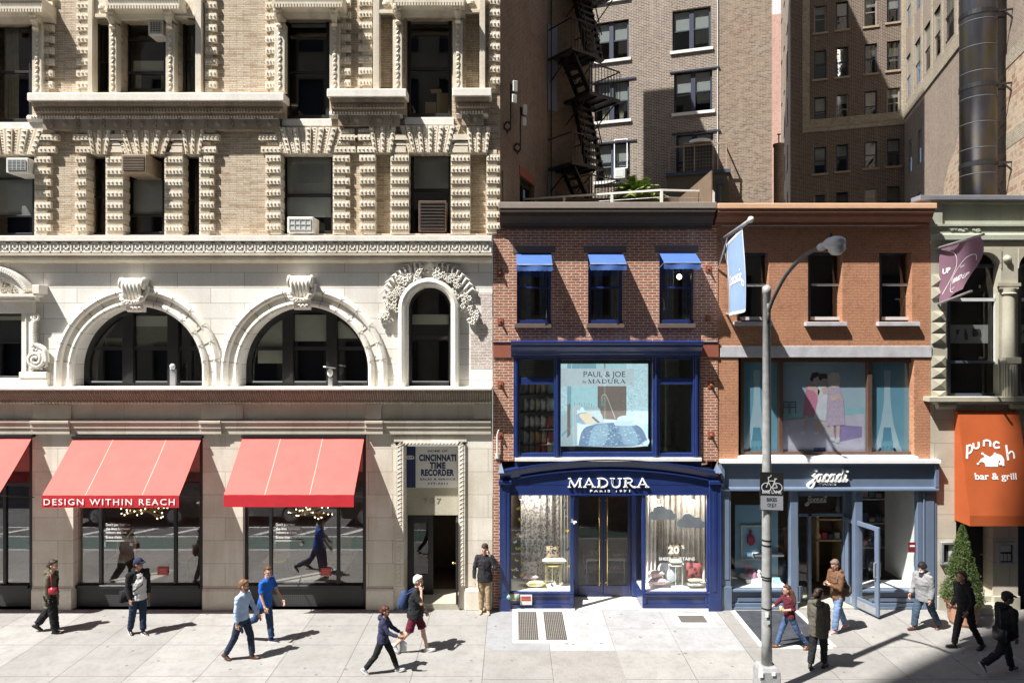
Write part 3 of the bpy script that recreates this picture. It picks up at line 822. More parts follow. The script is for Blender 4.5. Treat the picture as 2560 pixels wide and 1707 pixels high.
m.box(X(58),X(126),-.16,0,Z(945,-.16),Z(930,-.16))
for k in range(34): m.ball((X(66,-.1),-.11,Z(788+k*4.2,-.1)),(.035,.03,.03),5,3)
m.build('window_surround',M['trimw'],bs,bevel=.008)
m=MB()
def spiral(x,z,r,turns,y,t,sg=1,a0=0):
    p=[]
    for k in range(int(turns*14)+1):
        q=a0+sg*k/14*2*math.pi; f=1-k/(turns*14)*.85; p.append((x+r*f*math.cos(q),y,z+r*f*math.sin(q)))
    m.tube(p,t,6)
spiral(X(97),Z(898),.24,2.2,-.12,.045,-1,1.2); spiral(X(98),Z(793),.11,1.4,-.12,.035,1,3)
m.tube(smoothpts([(X(92),-.10,Z(802)),(X(90),-.10,Z(830)),(X(95),-.10,Z(858)),(X(118),-.12,Z(872)),(X(124),-.12,Z(890)),(X(125),-.12,Z(905))],5),.065,7)
rr=random.Random(8)
for k in range(70): m.ball((X(rr.uniform(84,125)),-.10,Z(rr.uniform(865,922))),rr.uniform(.025,.05),5,3)
for k in range(14): m.box(X(88),X(98),-.16,-.02,Z(806+k*4),Z(808+k*4))
for k in range(50):
    u=rr.uniform(8,66); m.ball((X(u),-.05,Z(732-rr.uniform(0,1)*max(4,34-.5*u))),rr.uniform(.03,.06),5,3)
m.ball((X(2),-.12,Z(712)),(.13,.1,.22),10,8)
m.build('scroll_ornament',M['trimw'],bs,smooth=True)
win(bs,-60,60,782,946,.26,.06,rails=(856,),blinds=((-40,56,790,800),))
# --- belt course above the shops
mb=MB(); p=.43; zt=Z(969,-p)
mb.prof([(-p,zt),(-p,zt-.045),(-p+.04,zt-.07),(0,zt-.07),(0,zt+.012)],XLO,XRL-.01); mb.build('belt_course',M['trimw'],bs)
def m_leafband():
    t=NT('leaf_carved_stone'); o=t.obj(); sp=t.n('SeparateXYZ',i0=o)
    wv=t.math('SINE',t.math('MULTIPLY',sp.outputs[0],105.0)); n1=t.noise(2.2,5); n2=t.noise(30,3,stretch=(1,1,.2))
    c=t.mix(t.ramp(n1,[(.3,0.),(.7,1.)]),(.46,.39,.31),(.34,.285,.225))
    c=t.mix(t.math('MULTIPLY',t.ramp(wv,[(.0,1.),(.45,0.)]),.55),c,(.10,.075,.055)); c=t.mix(t.ramp(n2,[(.35,.4),(.6,0.)]),c,(.12,.10,.08))
    t.bsdf(c,.9,t.bump(wv,.8,.02),0,.2); return t.m
mb=MB(); mb.prof([(-.37,zt-.071),(-.35,zt-.16),(-.24,zt-.27),(-.17,zt-.36),(0,zt-.36),(0,zt-.071)],XLO,XRL-.02); mb.build('leaf_band',m_leafband(),bs)
mb=MB(); x=XRL-.06
while x>-14: mb.ball((x,-.16,zt-.40),(.035,.045,.045),6,4); x-=.085
mb.box(XLO,XRL-.03,-.13,0,zt-.44,zt-.36); mb.build('egg_moulding',M['trim'],bs,smooth=False)
M['architrave']=m_stone('grey_beige_stone',(.60,.55,.47),(.52,.47,.39),block=(1.45,.9,.004),stain=(.33,.27,.2),stainamt=.35)
mb=MB(); mb.box(XLO,XRL-.02,-.035,0,Z(1047),zt-.44); 
for a,b in ((86,182),(505,610),(915,955),(1185,1229)): mb.box(X(a),X(b),-.075,-.03,Z(1047),zt-.46)
zb=Z(1050); mb.prof([(-.14,zb),(-.14,zb-.05),(-.10,zb-.07),(-.10,zb-.2),(-.07,zb-.21),(-.07,zb-.36),(0,zb-.36),(0,zb+.01)],XLO,XRL-.03)
for a,b in ((86,182),(505,558),(915,960)): mb.prof([(-.19,zb-.002),(-.19,zb-.06),(-.15,zb-.08),(-.15,zb-.2),(-.12,zb-.22),(-.12,zb-.35),(0,zb-.35),(0,zb-.002)],X(a),X(b))
mb.build('architrave',M['architrave'],bs,bevel=.006)
# --- shop windows
M['grille']=None
def m_grille():
    t=NT('perforated_black_panel'); w=t.wallvec(); br=t.n('TexBrick',{'offset':0.0},Vector=w,Color1=(.004,.004,.004),Color2=(.004,.004,.004),Mortar=(.045,.045,.047),Scale=1.0,Mortar_Size=.016,Mortar_Smooth=.0,Brick_Width=.052,Row_Height=.052)
    t.bsdf(br.outputs[0],.45,t.bump(br.outputs[1],.6,.01),0,.4); return t.m
M['grille']=m_grille()
M['logored']=m_plain('red_decal',(.42,.04,.035),.5)
def shopwin(u0,u1,mulls,decal=None,logo=None):
    y=.14; z0=Z(1463,y); z1=Z(1089,y); x0,x1=X(u0,y),X(u1,y); m=MB(); fw=.085
    for a,b in ((x0,x0+fw),(x1-fw,x1)): m.box(a,b,y,y+.12,0,z1)
    for u in mulls: m.box(X(u,y)-.04,X(u,y)+.04,y+.01,y+.11,z0,z1)
    m.box(x0+fw,x1-fw,y,y+.12,z1-.12,z1); m.box(x0+fw,x1-fw,y+.015,y+.11,Z(1210,y)-.05,Z(1210,y)+.05); m.box(x0+fw,x1-fw,y-.06,y+.12,z0-.07,z0+.02)
    w=m.build('shop_window',M['black'],bs,bevel=.006)
    g=MB(); g.quad((x0,y+.06,z0),(x1,y+.06,z0),(x1,y+.06,z1),(x0,y+.06,z1)); g.build('pane',M['streetglass'],w)
    g=MB(); g.box(x0+fw,x1-fw,y+.0,y+.08,.03,z0-.08); 
    g.build('grille',M['grille'],w)
    if decal:
        t=MB(); 
        for k,(tx,bb) in enumerate((("Don't just blur",.0),("the lines between",.0),("indoors and out.",.0),("Erase them.",.0))):
            v=(1314,1324,1333,1345)[k]; wd=(47,60,53,41)[k]*(D+y)/F
            text_mb(t,tx,X(decal,y)+wd/2,Z(v,y),.075,y-.002,.002,width=wd,bold=.012)
        t.build('lettering',M['letter'],w)
        c=MB(); a=X(decal-3,y); zz=Z(1351,y); c.box(a,a+.70,y-.004,y+.0,zz-.012,zz+.012); c.bar((a+.5,y,zz),(a+.72,y,zz+.26),.012); c.ball((a+.70,y+.0,zz-.09),(.05,.012,.05),10,6); c.box(a,a+.012,y-.004,y,zz-.16,zz)
        c.build('line_drawing',M['greyblind'],w)
    if logo:
        l=MB(); u,v=logo; l.mi=0; l.box(X(u-13,y),X(u+13,y),y+.03,y+.034,Z(v+10,y),Z(v-10,y)); l.mi=1
        for k,tx in enumerate(("DESIGN","WITHIN","REACH")): text_mb(l,tx,X(u,y),Z(v-2.5+k*6,y),.036,y+.029,.001,width=.185)
        l.build('red_logo_decal',[M['logored'],M['seam']],w)
    return w
shopwin(-80,81,(10,)); shopwin(183,507,(250,437),265,(405,1428)); shopwin(607,915,(676,845),690,(814,1430))
# shop interior
mb=MB(); z0=.62
mb.box(XLO,X(916),.32,4.2,z0-.1,z0); mb.box(XLO,X(916),.30,4.2,Z(1087),Z(1087)+.1); mb.box(XLO,X(916),4.2,4.25,z0,Z(1087)); mb.box(X(916),X(916)+.05,.8,4.2,z0,Z(1087))
M['showroom']=m_plain('showroom_plaster',(.30,.28,.25),.85); mb.build('showroom',M['showroom'],bs)
mb=MB()
for a,b,c,d in ((1190,1230,732,762),(1203,1230,762,798),(1190,1230,798,836),(1177,1230,836,922)): mb.box(X(a),XRL-.006,-.006,.0,Z(d)+.002,Z(c))
mb.build('exposed_brick_patch',M['patchbrick'],bs)
for (u_,lb) in ((368,'branching gold chandelier with small bulbs behind the first red awning window'),(778,'branching gold chandelier with small bulbs behind the second red awning window')):
    cc=Vector((X(u_,1.2),1.2,Z(1277,1.2))); ch=thing('chandelier',lb,'chandelier',cc); m=MB(); bb=MB(); rr=random.Random(u_)
    for k in range(26):
        a=rr.uniform(0,6.283); L=rr.uniform(.3,.75); tip=cc+Vector((L*math.cos(a),L*.6*math.sin(a),rr.uniform(-.16,.16))); mid=cc.lerp(tip,.5)+Vector((0,0,rr.uniform(-.05,.05))); m.tube([cc,mid,tip],[.022,.016,.010],5); bb.ball(tip,.022,6,4)
    m.tube([cc,(cc.x,cc.y,Z(1090))],.012,5); m.build('branch',M['gold'],ch); bb.build('bulb',m_emit('chandelier_bulb',(1,.8,.5),2.5),ch)
for (u_,lb) in ((300,'white tub chair in the first red awning window'),(455,'tan lounge chair at the right of the first red awning window'),(690,'yellow and white chair in the second red awning window'),(850,'tan chair at the right of the second red awning window')):
    c=thing('chair',lb,'chair',(X(u_,.9),.9,.62),group='chairs in the showroom'); x=X(u_,.9); mt=M['offwhite'] if u_ in (300,690) else M['carton']
    m=MB(); m.box(x-.28,x+.28,.65,1.2,1.0,1.08); m.build('seat',M['gold'] if u_==690 else mt,c,bevel=.02); m=MB(); m.bx((x,1.22,1.32),(.54,.06,.52),Matrix.Rotation(-.15,3,'X')); m.build('backrest',mt,c,bevel=.02)
    for dx_ in (-.24,.24):
        for dy_ in (.68,1.16): m=MB(); m.tube([(x+dx_,dy_,1.0),(x+dx_*1.12,dy_,.62)],.015,6); m.build('leg',M['black'],c)
# --- doorway 907
yd=.44; mb=MB(); mb.box(X(1012,yd),X(1145,yd),yd,yd+.1,Z(1287,yd),Z(1216,yd)); mb.box(X(1008),X(1148),-.02,yd+.6,-.0,.16); mb.build('door_transom',M['beigetrim'],bs)
mb=MB(); text_mb(mb,'907',X(1080,yd),Z(1258,yd),.165,yd-.0,.012,width=.46,bold=-.012,space=1.3); mb.build('house_number',M['bronze'],bs)
fr=MB(); 
for a,b in ((990,1009),(1146,1163)): fr.box(X(a),X(b),-.05,.0,Z(1463),Z(1104)); 
fr.box(X(990),X(1163),-.05,0,Z(1112),Z(1104)); fr.box(X(985),X(1166),-.02,0,Z(1104),Z(1090))
for sx in (999,1154):
    v=1108
    while v<1460:
        fr.tube([(X(sx-5),-.050,Z(v+8)),(X(sx+5),-.058,Z(v+2))],.012,5); fr.ball((X(sx+3),-.052,Z(v+9)),.02,5,3); v+=11
u=996
while u<1158: fr.tube([(X(u),-.050,Z(1111)),(X(u+7),-.058,Z(1105))],.012,5); u+=9
fr.build('carved_door_frame',M['pier'],bs)
mb=MB(); y=.60; x0,x1=X(1014,y),X(1083,y); zb=.17; zt=Z(1287,y)
mb.box(x0,x0+.22,y,y+.06,zb,zt); mb.box(x1-.14,x1,y,y+.06,zb,zt); mb.box(x0+.22,x1-.14,y,y+.06,zt-.22,zt); mb.box(x0+.22,x1-.14,y,y+.06,zb,zb+.55)
d=mb.build('entrance_door',M['black'],bs,bevel=.006); g=MB(); g.quad((x0+.2,y+.03,zb+.5),(x1-.12,y+.03,zb+.5),(x1-.12,y+.03,zt-.2),(x0+.2,y+.03,zt-.2)); g.build('pane',M['darkglass'],d)
mb=MB(); hx,hy=X(1146,.5)-.01,.55; L=.66; a=R(-86)
mb.bx((hx+math.cos(a)*L/2-.03,hy+math.sin(a)*L/2,(zb+zt)/2),(L,.05,zt-zb),Matrix.Rotation(a,3,'Z')); d=mb.build('entrance_door',M['black'],bs,bevel=.006)
g=MB(); g.ball((hx-.08,hy-.58,1.22),.035); g.ball((hx+.0,hy-.58,1.22),.035); g.bar((hx-.09,hy-.58,1.22),(hx+.01,hy-.58,1.22),.02); g.build('door_knob',M['brass'],d,smooth=True)
mb=MB(); mb.box(X(1010),X(1160),2.9,2.95,0,Z(1216)); mb.box(X(1010)-.05,X(1010),.66,2.9,0,Z(1216)); mb.box(X(1160)+.06,X(1160)+.1,.66,2.9,0,Z(1216)); mb.box(X(1010),X(1160),.67,2.9,Z(1216),Z(1216)+.08); mb.box(X(1010),X(1160),1.05,2.9,.1,.15)
mb.build('hallway',M['roomwarm'],bs)
# --- party wall running back, and the rear return with the fire escape
TH=R(72.13)   # lots run obliquely to the street
mb=MB(); k0,k1=1.75,3.25
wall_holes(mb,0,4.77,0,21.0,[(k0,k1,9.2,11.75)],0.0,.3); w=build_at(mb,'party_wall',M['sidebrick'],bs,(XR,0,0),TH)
mb=MB(); mb.box(k0-.06,k1+.06,-.02,.02,11.76,12.02); build_at(mb,'brick_lintel',M['terracotta'],bs,(XR,0,0),TH)
mb=MB(); fw=.12
for a,b,c,d in ((k0,k0+fw,9.2,11.75),(k1-fw,k1,9.2,11.75),(k0+fw,k1-fw,11.6,11.75),(k0+.7,k0+.8,9.2,11.6)): mb.box(a,b,.14,.24,c,d)
w=build_at(mb,'window',M['blackframe'],bs,(XR,0,0),TH); g=MB(); g.quad((k0,.2,9.2),(k1,.2,9.2),(k1,.2,11.75),(k0,.2,11.75)); g.build('pane',M['darkglass'],w)
CX0,CY0=XR+.307*4.77,.952*4.77
RA=math.atan2(.75,1.0); RL=1.566*1.25
mb=MB(); mb.box(-.0,RL,0,.3,0,24.0); w=build_at(mb,'rear_wall',M['rearbrick'] if 'rearbrick' in M else M['sidebrick'],bs,(CX0,CY0,0),RA)
P_e=lambda e,d: Vector((XR,0))+Vector((.952,-.307))*e+Vector((.307,.952))*d
mb=MB(); mb.slab([(CX0,CY0),(CX0+1.566,CY0+1.17),tuple(P_e(1.5,6.6)),tuple(P_e(1.5,10.3)),(1.2,9.6),(-1.6,9.6),(-3,CY0)],21.0,21.2); mb.slab([(CX0-.5,CY0+.6),(1.0,9.5),(-1.4,9.5)],8,21.0); mb.build('rear_roof',M['zinc'],bs)
for q in ((.02,.42,14.6,17.4),(.02,.30,8.5,12.6)):
    mb=MB(); mb.box(q[0],q[1],-.03,.0,q[2],q[3]); d=build_at(mb,'rear_door',M['bluedoor'],bs,(CX0,CY0,0),RA)
# unseen box added above the roof to cast a shadow on the grey block
mb=MB(); ex=Vector((.952,-.307)); dx=Vector((.307,.952)); o=Vector((XR,0)); P=lambda e,d:(o+ex*e+dx*d)
mb.slab([P(-1.28,7.2),P(.6,7.2),P(.6,10.3),P(-1.28,10.3)],21.2,26.2); mb.build('shadow_caster',M['sidebrick'],bs)

# ================================================================== AWNINGS, SIGN, AIR CONDITIONERS on the stone building
def awning(label,x0,x1,z1,z0,val,p,text=None,group='red shop awnings',seams=2):
    a=thing('shop_awning',label,'awning',((x0+x1)/2,-p/2,z0-val),group=group)
    m=MB(); t=.012
    nx,nz=48,14; vs=[]; sd=x0
    sg=lambda q,f: -.022*math.sin(math.pi*f)*(.6+.4*math.cos(q*6*math.pi))+.006*noise.noise(Vector((q*9+sd,f*2.2,sd)))+.004*noise.noise(Vector((q*30,f*3,sd)))*f
    PT=lambda q,f: (x0+(x1-x0)*q,-.10+(-p+.10)*f,z1+(z0-z1)*f+sg(q,f))
    vs=[PT(i/nx,j/nz) for i in range(nx+1) for j in range(nz+1)]
    m.add(vs,[(i*(nz+1)+j,(i+1)*(nz+1)+j,(i+1)*(nz+1)+j+1,i*(nz+1)+j+1) for i in range(nx) for j in range(nz)]); m.build('canopy',M['red'],a,smooth=True)
    s=MB()
    for k in range(seams):
        qq=(.315 if k==0 else .73 if seams==2 and text else .66)
        for j in range(nz):
            A,B=PT(qq,j/nz),PT(qq,(j+1)/nz); s.quad((A[0]-.009,A[1],A[2]+.006),(A[0]+.009,A[1],A[2]+.006),(B[0]+.009,B[1],B[2]+.006),(B[0]-.009,B[1],B[2]+.006))
    s.build('seam',M['seam'],a)
    v=MB(); nn=40
    for i in range(nn):
        q0,q1=x0+(x1-x0)*i/nn,x0+(x1-x0)*(i+1)/nn; w0,w1=.008*noise.noise(Vector((q0*3,0,5))),.008*noise.noise(Vector((q1*3,0,5)))
        v.add([(q0,-p-.012,z0),(q1,-p-.012,z0),(q1,-p-.010+w1,z0-val),(q0,-p-.010+w0,z0-val),(q0,-p+.004,z0),(q1,-p+.004,z0),(q1,-p+.006+w1,z0-val),(q0,-p+.006+w0,z0-val)],[(0,1,2,3),(4,7,6,5),(3,2,6,7)])
    v.build('valance',M['redval'],a,smooth=False,fix=False)
    f=MB(); f.box(x0-.02,x1+.02,-.16,-.005,z1-.01,z1+.05); f.tube([(x0,-p+.03,z0-.02),(x1,-p+.03,z0-.02)],.018,6)
    for xx in (x0+.02,x1-.02): f.tube([(xx,-p+.03,z0-.03),(xx,-.02,z0-.35)],.016,6)
    f.build('awning_frame',M['black'],a)
    if text:
        l=MB(); text_mb(l,text,(x0+x1)/2-.02,z0-.225,.155,-p-.022,.003,space=1.25,width=(x1-x0)*.955,bold=.008,wordsp=1.1); l.build('lettering',M['letter'],a)
    return a
awning('red sloping awning with DESIGN WITHIN REACH in white on its valance',-11.40,-8.075,4.49,3.27,.295,1.29,'DESIGN WITHIN REACH')
awning('plain red sloping awning without lettering, right of the lettered one',-7.0,-3.84,4.52,3.28,.295,1.27)
awning('red awning cut off by the left edge of the photo',-15.2,-12.47,4.52,3.28,.295,1.27,seams=1)
sg=thing('hanging_sign','white and blue CINCINNATI TIME RECORDER sign above the 907 doorway','sign',(X(1078),.42,4))
y=.43; m=MB(); m.mi=0; m.box(X(1012,y),X(1145,y),y,y+.03,Z(1219,y),Z(1115,y)); m.mi=1; m.box(X(1012,y),X(1039,y),y-.003,y,Z(1218.5,y),Z(1115.5,y)); m.build('board',[M['signwhite'],M['ink']],sg)
m=MB()
for tx,v,h,wd,b in (('HOME OF',1129.5,.055,49,.03),('CINCINNATI',1151,.165,93,.06),('TIME',1170,.165,40,.06),('RECORDER',1188,.165,83,.06),('SALES & SERVICE',1199.5,.052,89,.03),('777-7311',1211,.058,50,.03)):
    text_mb(m,tx,X(1094,y),Z(v,y),h,y-.0,.002,width=wd*(D+y)/F,bold=b,space=1.1)
m.build('lettering',M['ink'],sg)
m=MB()
for q in (-3,3): 
    p=[(X(1025.5+q+6*math.cos(k*math.pi/8),y),Z(1143+4*math.sin(k*math.pi/8),y)) for k in range(17)]; stroke(m,p,.02,y-.006,y-.003)
m.bar((X(1014,y),y-.004,Z(1142,y)),(X(1037,y),y-.004,Z(1146,y)),.005,.012); m.build('emblem',M['letter'],sg)
def ac_unit(label,u0,u1,v0,v1,y,dep,face,body,bars=7,grid=False):
    x0,x1,z0,z1=X(u0,y),X(u1,y),Z(v1,y),Z(v0,y)
    a=thing('air_conditioner',label,'air conditioner',((x0+x1)/2,y+dep/2,z0),group='window air conditioners')
    m=MB(); m.box(x0,x1,y,y+dep,z0,z1); b=m.build('casing',M[body],a,bevel=.012)
    m=MB(); m.box(x0+.05,x1-.05,y-.006,y,z0+.06,z1-.05); m.build('front_panel',M[face],a)
    m=MB()
    for k in range(bars):
        z=z0+.08+(z1-z0-.15)*k/(bars-1); m.box(x0+.05,x1-.05,y-.02,y-.006,z-.006,z+.006)
    if grid:
        for k in range(5): xx=x0+.06+(x1-x0-.12)*k/4; m.box(xx-.006,xx+.006,y-.021,y-.005,z0+.06,z1-.05)
    m.build('louvre',M['greyblind' if grid else body],a); return a
ac_unit('pale window air conditioner with grille at the far left second row window',15,70,395,432,-.30,.70,'black','offwhite',7,True)
ac_unit('air conditioner with a black front and wood brown sides under a flat arch',303,366,386,432,-.40,.80,'black','tanmetal',9)
ac_unit('white air conditioner with cut corner shade at the sill of a wide window',718,783,542,582,-.16,.55,'greyblind','offwhite',3,True)
ac_unit('cream air conditioner in the top of an upper tripartite window',370,408,50,88,-.05,.45,'black','offwhite',6,True)
ac_unit('rusty louvred metal vent box filling the lower half of a window',1046,1116,502,580,-.02,.40,'void','rust',9)
bx=thing('cardboard_box','open cardboard boxes stacked inside the tall upper window','box',(X(1105,.8),.8,Z(290,.8)))
m=MB(); y=.62; m.box(X(1092,y),X(1122,y),y,y+.35,Z(286,y),Z(233,y)); m.box(X(1063,y),X(1090,y),y,y+.35,Z(286,y),Z(256,y)); m.bar((X(1092,y),y,Z(233,y)),(X(1090,y),y-.12,Z(228,y)),.3,.01)
m.build('carton',M['carton'],bx)
cm=thing('security_camera','small hooded security camera on a post in front of the second arch','camera',(X(822,.1),.1,Z(968)))
m=MB(); y=-.1; m.box(X(820,y),X(830,y),y,y+.08,Z(966,y),Z(945,y)); m.build('post',M['steel'],cm)
m=MB(); m.ball((X(825,y),y,Z(932,y)),(.075,.08,.11),8,6); m.bar((X(814,y),y-.1,Z(916,y)),(X(834,y),y+.05,Z(920,y)),.2,.03); m.build('hood',M['offwhite'],cm)
cm=thing('floodlight','grey upright floodlight on the ledge of the left arch','light',(X(430,.1),.1,Z(968)))
m=MB(); m.box(X(424,.1),X(438,.1),.1,.18,Z(966,.1),Z(922,.1)); m.build('housing',M['steel'],cm,bevel=.01); m=MB(); m.ball((X(431,.1),.1,Z(916,.1)),(.08,.06,.08),8,6); m.build('lamp_head',M['greyblind'],cm)
# antennas on the party wall
def side_pt(u,v,off=.35):
    q=(u-1280)/F; k=(q*D-XR-.952*off)/( .307-.952*q) ; x=XR+.307*k+.952*off; yv=.952*k-.307*off
    return Vector((x,yv,H-(v-853.5)*(D+yv)/F))
for (u,v,lb) in ((1288,228,'pair of white antenna panels on the dark party wall, nearer the street'),(1312,286,'pair of white antenna panels on the dark party wall, farther back')):
    p=side_pt(u,v); a=thing('antenna_panel',lb,'antenna',p,group='antennas on the party wall')
    m=MB(); r=Matrix.Rotation(R(25),3,'Z'); m.bx(p+Vector((0,0,.13)),(.13,.04,.28),r); m.bx(p+Vector((-.02,0,-.20)),(.13,.04,.22),r); m.build('panel',M['offwhite'],a,bevel=.01)
    m=MB(); m.tube([p+Vector((-.12,.12,.25)),p+Vector((-.12,.12,-.9)),p+Vector((-.22,.2,-1.05))],.02,6); m.bx(p+Vector((-.08,.1,.1)),(.12,.12,.2)); 
    for k in range(2): m.tube([(p.x-.2+.09*math.cos(t),p.y+.18,p.z-.85-k*.04+.11*math.sin(t)) for t in [j*.5 for j in range(14)]],.016,5)
    m.build('mount',M['black'],a)
# ================================================================== RED BRICK SHOP with blue front
rb=thing('brick_townhouse','narrow red brick townhouse with a royal blue MADURA shopfront and arched sign','building',(2.5,0,0))
RX0,RX1=X(1232)+.004,X(1794); YB=-.02
holes=[H_(1292,1378,633,809,None,.24),H_(1470,1557,633,809,None,.24),H_(1648,1735,633,809,None,.24),H_(1287,1747,890,1146,None,.3)]
mb=MB(); wall_holes(mb,RX0,RX1,Z(1152),Z(520),holes,YB); wall_holes(mb,RX0,X(1250),0,Z(1152),[],YB)
wall_holes(mb,X(1792),RX1,0,Z(1152),[],YB); mb.build('brick_wall',M['redbrick'],rb)
mb=MB()
for a,b,v in ((1282,1388,615),(1459,1566,615),(1637,1745,614)): mb.box(X(a),X(b),YB-.012,YB+.2,Z(v+18),Z(v))
for a,b,v in ((1286,1379,809),(1467,1561,809),(1645,1739,809)): mb.box(X(a,-.1),X(b,-.1),-.13,YB+.02,Z(v+11,-.1),Z(v,-.1))
mb.build('lintel_and_sill',M['brownstone'],rb,bevel=.006)
for (a,b) in ((1292,1378),(1470,1557),(1648,1735)):
    w=win(rb,a,b,635,806,.12,.075,rails=(719,),fm='blue',glass='darkglass')
    m=MB(); m.box(X(a,.1)+.02,X(b,.1)-.02,.03,.12,Z(808,.1),Z(800,.1)); m.build('sill_board',M['blue'],w)
    drape(w,X(a+14,.5),X(a+36,.5),Z(812,.5),Z(640,.5),.5,'greycurt',3); drape(w,X(b-30,.5),X(b-10,.5),Z(812,.5),Z(640,.5),.5,'greycurt',3)
M['bulb']=m_emit('lit_bulb',(1.0,.82,.5),9.0)
bl=thing('pendant_lamp','lit bulb hanging inside the right of the three awninged windows','lamp',(X(1699,.9),.9,Z(690,.9)))
m=MB(); m.ball((X(1698,.6),.6,Z(692,.6)),.07,10,8); m.build('bulb',M['bulb'],bl,smooth=True); m=MB(); m.tube([(X(1698,.6),.6,Z(684,.6)),(X(1698,.6),.6,Z(600,.6))],.008,5); m.bar((X(1668,.6),.6,Z(690,.6)),(X(1698,.6),.6,Z(676,.6)),.02); m.build('cord',M['brass'],bl)
# cornice
mb=MB(); c0,c1=X(1246,-.4),X(1791,-.4); zt=Z(506,-.42); mb.box(c0,c1,-.46,.3,zt-.16,zt); mb.build('coping',M['bronze'],rb,bevel=.012)
mb=MB(); mb.prof([(-.44,zt-.161),(-.44,zt-.24),(-.38,zt-.26),(-.36,zt-.34),(-.20,zt-.46),(-.15,zt-.50),(-.15,zt-.52),(-.11,zt-.54),(-.11,Z(574)),(0,Z(574)),(0,zt-.161)],c0+.03,c1-.03); mb.build('cornice',M['darkbronze'],rb)
# terracotta band and tie plates
mb=MB(); mb.box(X(1233),X(1287),-.055,YB,Z(893),Z(857)); mb.box(X(1747),X(1795),-.055,YB,Z(892),Z(856)); mb.build('painted_band',M['terracotta'],rb); 
mb=MB(); mb.box(X(1232),X(1290),-.075,YB,Z(857.5),Z(855)); mb.box(X(1745),X(1797),-.075,YB,Z(856.5),Z(854)); mb.build('drip_edge',M['navy'],rb)
for (u,v) in ((1250,683),(1251,803),(1251,960),(1770,672),(1769,796),(1776,962),(1776,1086),(1250,1086)):
    m=MB(); m.box(X(u-7),X(u+7),YB-.02,YB,Z(v+8),Z(v-8)); m.lathe([(.028,0),(.034,.03),(.02,.10)],(0,0,0),8)
    n=len(m.v)-24
    for i in range(n,len(m.v)): 
        x,y,z=m.v[i]; m.v[i]=(X(u)+x,YB-.02-z,Z(v)+y)
    m.build('wall_anchor',M['terracotta'],rb)
# blue bay window of the upper floor
mb=MB(); zt=Z(853,-.4); x0,x1=X(1277,-.4),X(1759,-.4)
mb.prof([(-.42,zt),(-.42,zt-.05),(-.38,zt-.09),(-.36,zt-.15),(-.26,zt-.24),(-.22,zt-.27),(-.22,zt-.31),(-.14,zt-.36),(-.14,Z(893)),(YB,Z(893)),(YB,zt+.03)],x0,x1); mb.build('bay_cornice',M['blue'],rb,bevel=.008)
yb=-.10; mb=MB(); zt,zb=Z(893),Z(1147); 
for a,b in ((1284,1299),(1385,1402),(1632,1649),(1733,1750)): mb.box(X(a,yb),X(b,yb),yb,.12,zb,zt)
for a,b in ((1299,1385),(1649,1733)): 
    mb.box(X(a,yb),X(b,yb),yb+.03,.11,Z(961,yb),Z(944,yb)); mb.box(X(a,yb),X(b,yb),yb+.03,.11,zb,Z(1133,yb))
mb.box(X(1402,yb),X(1632,yb),yb+.03,.11,zb,Z(1131,yb))
for a,b in ((1299,1385),(1402,1632),(1649,1733)): mb.box(X(a,yb),X(b,yb),yb+.03,.11,Z(899,yb),zt)
for u in (1291,1393,1640,1741): mb.box(X(u,yb)-.03,X(u,yb)+.03,yb-.035,yb,zb,zt)
bw=mb.build('bay_window',M['blue'],rb,bevel=.008)
g=MB(); g.quad((X(1290),.03,zb),(X(1745),.03,zb),(X(1745),.03,zt),(X(1290),.03,zt)); g.build('pane',M['shopglass'],bw)
mb=MB(); mb.box(X(1287,-.2),X(1755,-.2),-.20,.1,Z(1153,-.2),Z(1145,-.2)); mb.build('bay_sill',M['offwhite'],rb,bevel=.006)
mb=MB(); mb.box(X(1287),X(1752),-.06,YB,Z(1210),Z(1152)); mb.build('apron_panel',M['blue'],rb)
# rooms
mb=MB(); a,b=X(1255),X(1785)
mb.box(a,b,3.6,3.65,3.3,11.5); mb.box(a,a+.03,.15,3.6,3.3,11.5); mb.box(b-.03,b,.15,3.6,3.3,11.5)
for z in (3.55,Z(860)): mb.box(a+.03,b-.03,.14,3.6,z,z+.15)
mb.box(a,b,.15,6,Z(520)-.1,Z(520)); mb.build('upper_rooms',M['roomwarm'],rb)
# shopfront: pilasters, fascia and arched cornice
def sweepx(m,x0,x1,fz,prof,n=36):
    k=len(prof); vs=[]
    for i in range(n+1):
        x=x0+(x1-x0)*i/n
        for y,dz in prof: vs.append((x,y,fz(x)+dz))
    fs=[(i*k+j,(i+1)*k+j,(i+1)*k+(j+1)%k,i*k+(j+1)%k) for i in range(n) for j in range(k)]
    fs+=[tuple(range(k)),tuple(range(n*k+k-1,n*k-1,-1))]; m.add(vs,fs)
sx0,sx1=X(1249,-.2),X(1796,-.2); sc=(sx0+sx1)/2; hw=(sx1-sx0)/2
fz=lambda x: 3.635+.315*(1-((x-sc)/hw)**2)
mb=MB(); sweepx(mb,sx0,sx1,fz,[(-.20,0),(-.20,-.03),(-.16,-.05),(-.13,-.12),(-.085,-.22),(-.07,-.25),(0,-.25),(0,.012)])
sweepx(mb,X(1300),X(1768),lambda x: fz(x)-.262,[(-.13,0),(-.13,-.03),(-.08,-.05),(0,-.05),(0,0)])
mb.build('arched_cornice',M['blue'],rb)
mb=MB(); n=30; pts=[(X(1262),Z(1233)),(X(1779),Z(1233))]+[(X(1779)+(X(1262)-X(1779))*i/n, fz(X(1779)+(X(1262)-X(1779))*i/n)-.255) for i in range(n+1)]
mb.prism(pts,-.055,.1); mb.box(X(1262),X(1779),-.085,.1,Z(1236),Z(1232.5)); fa=mb.build('fascia',M['blue'],rb)
mb=MB()
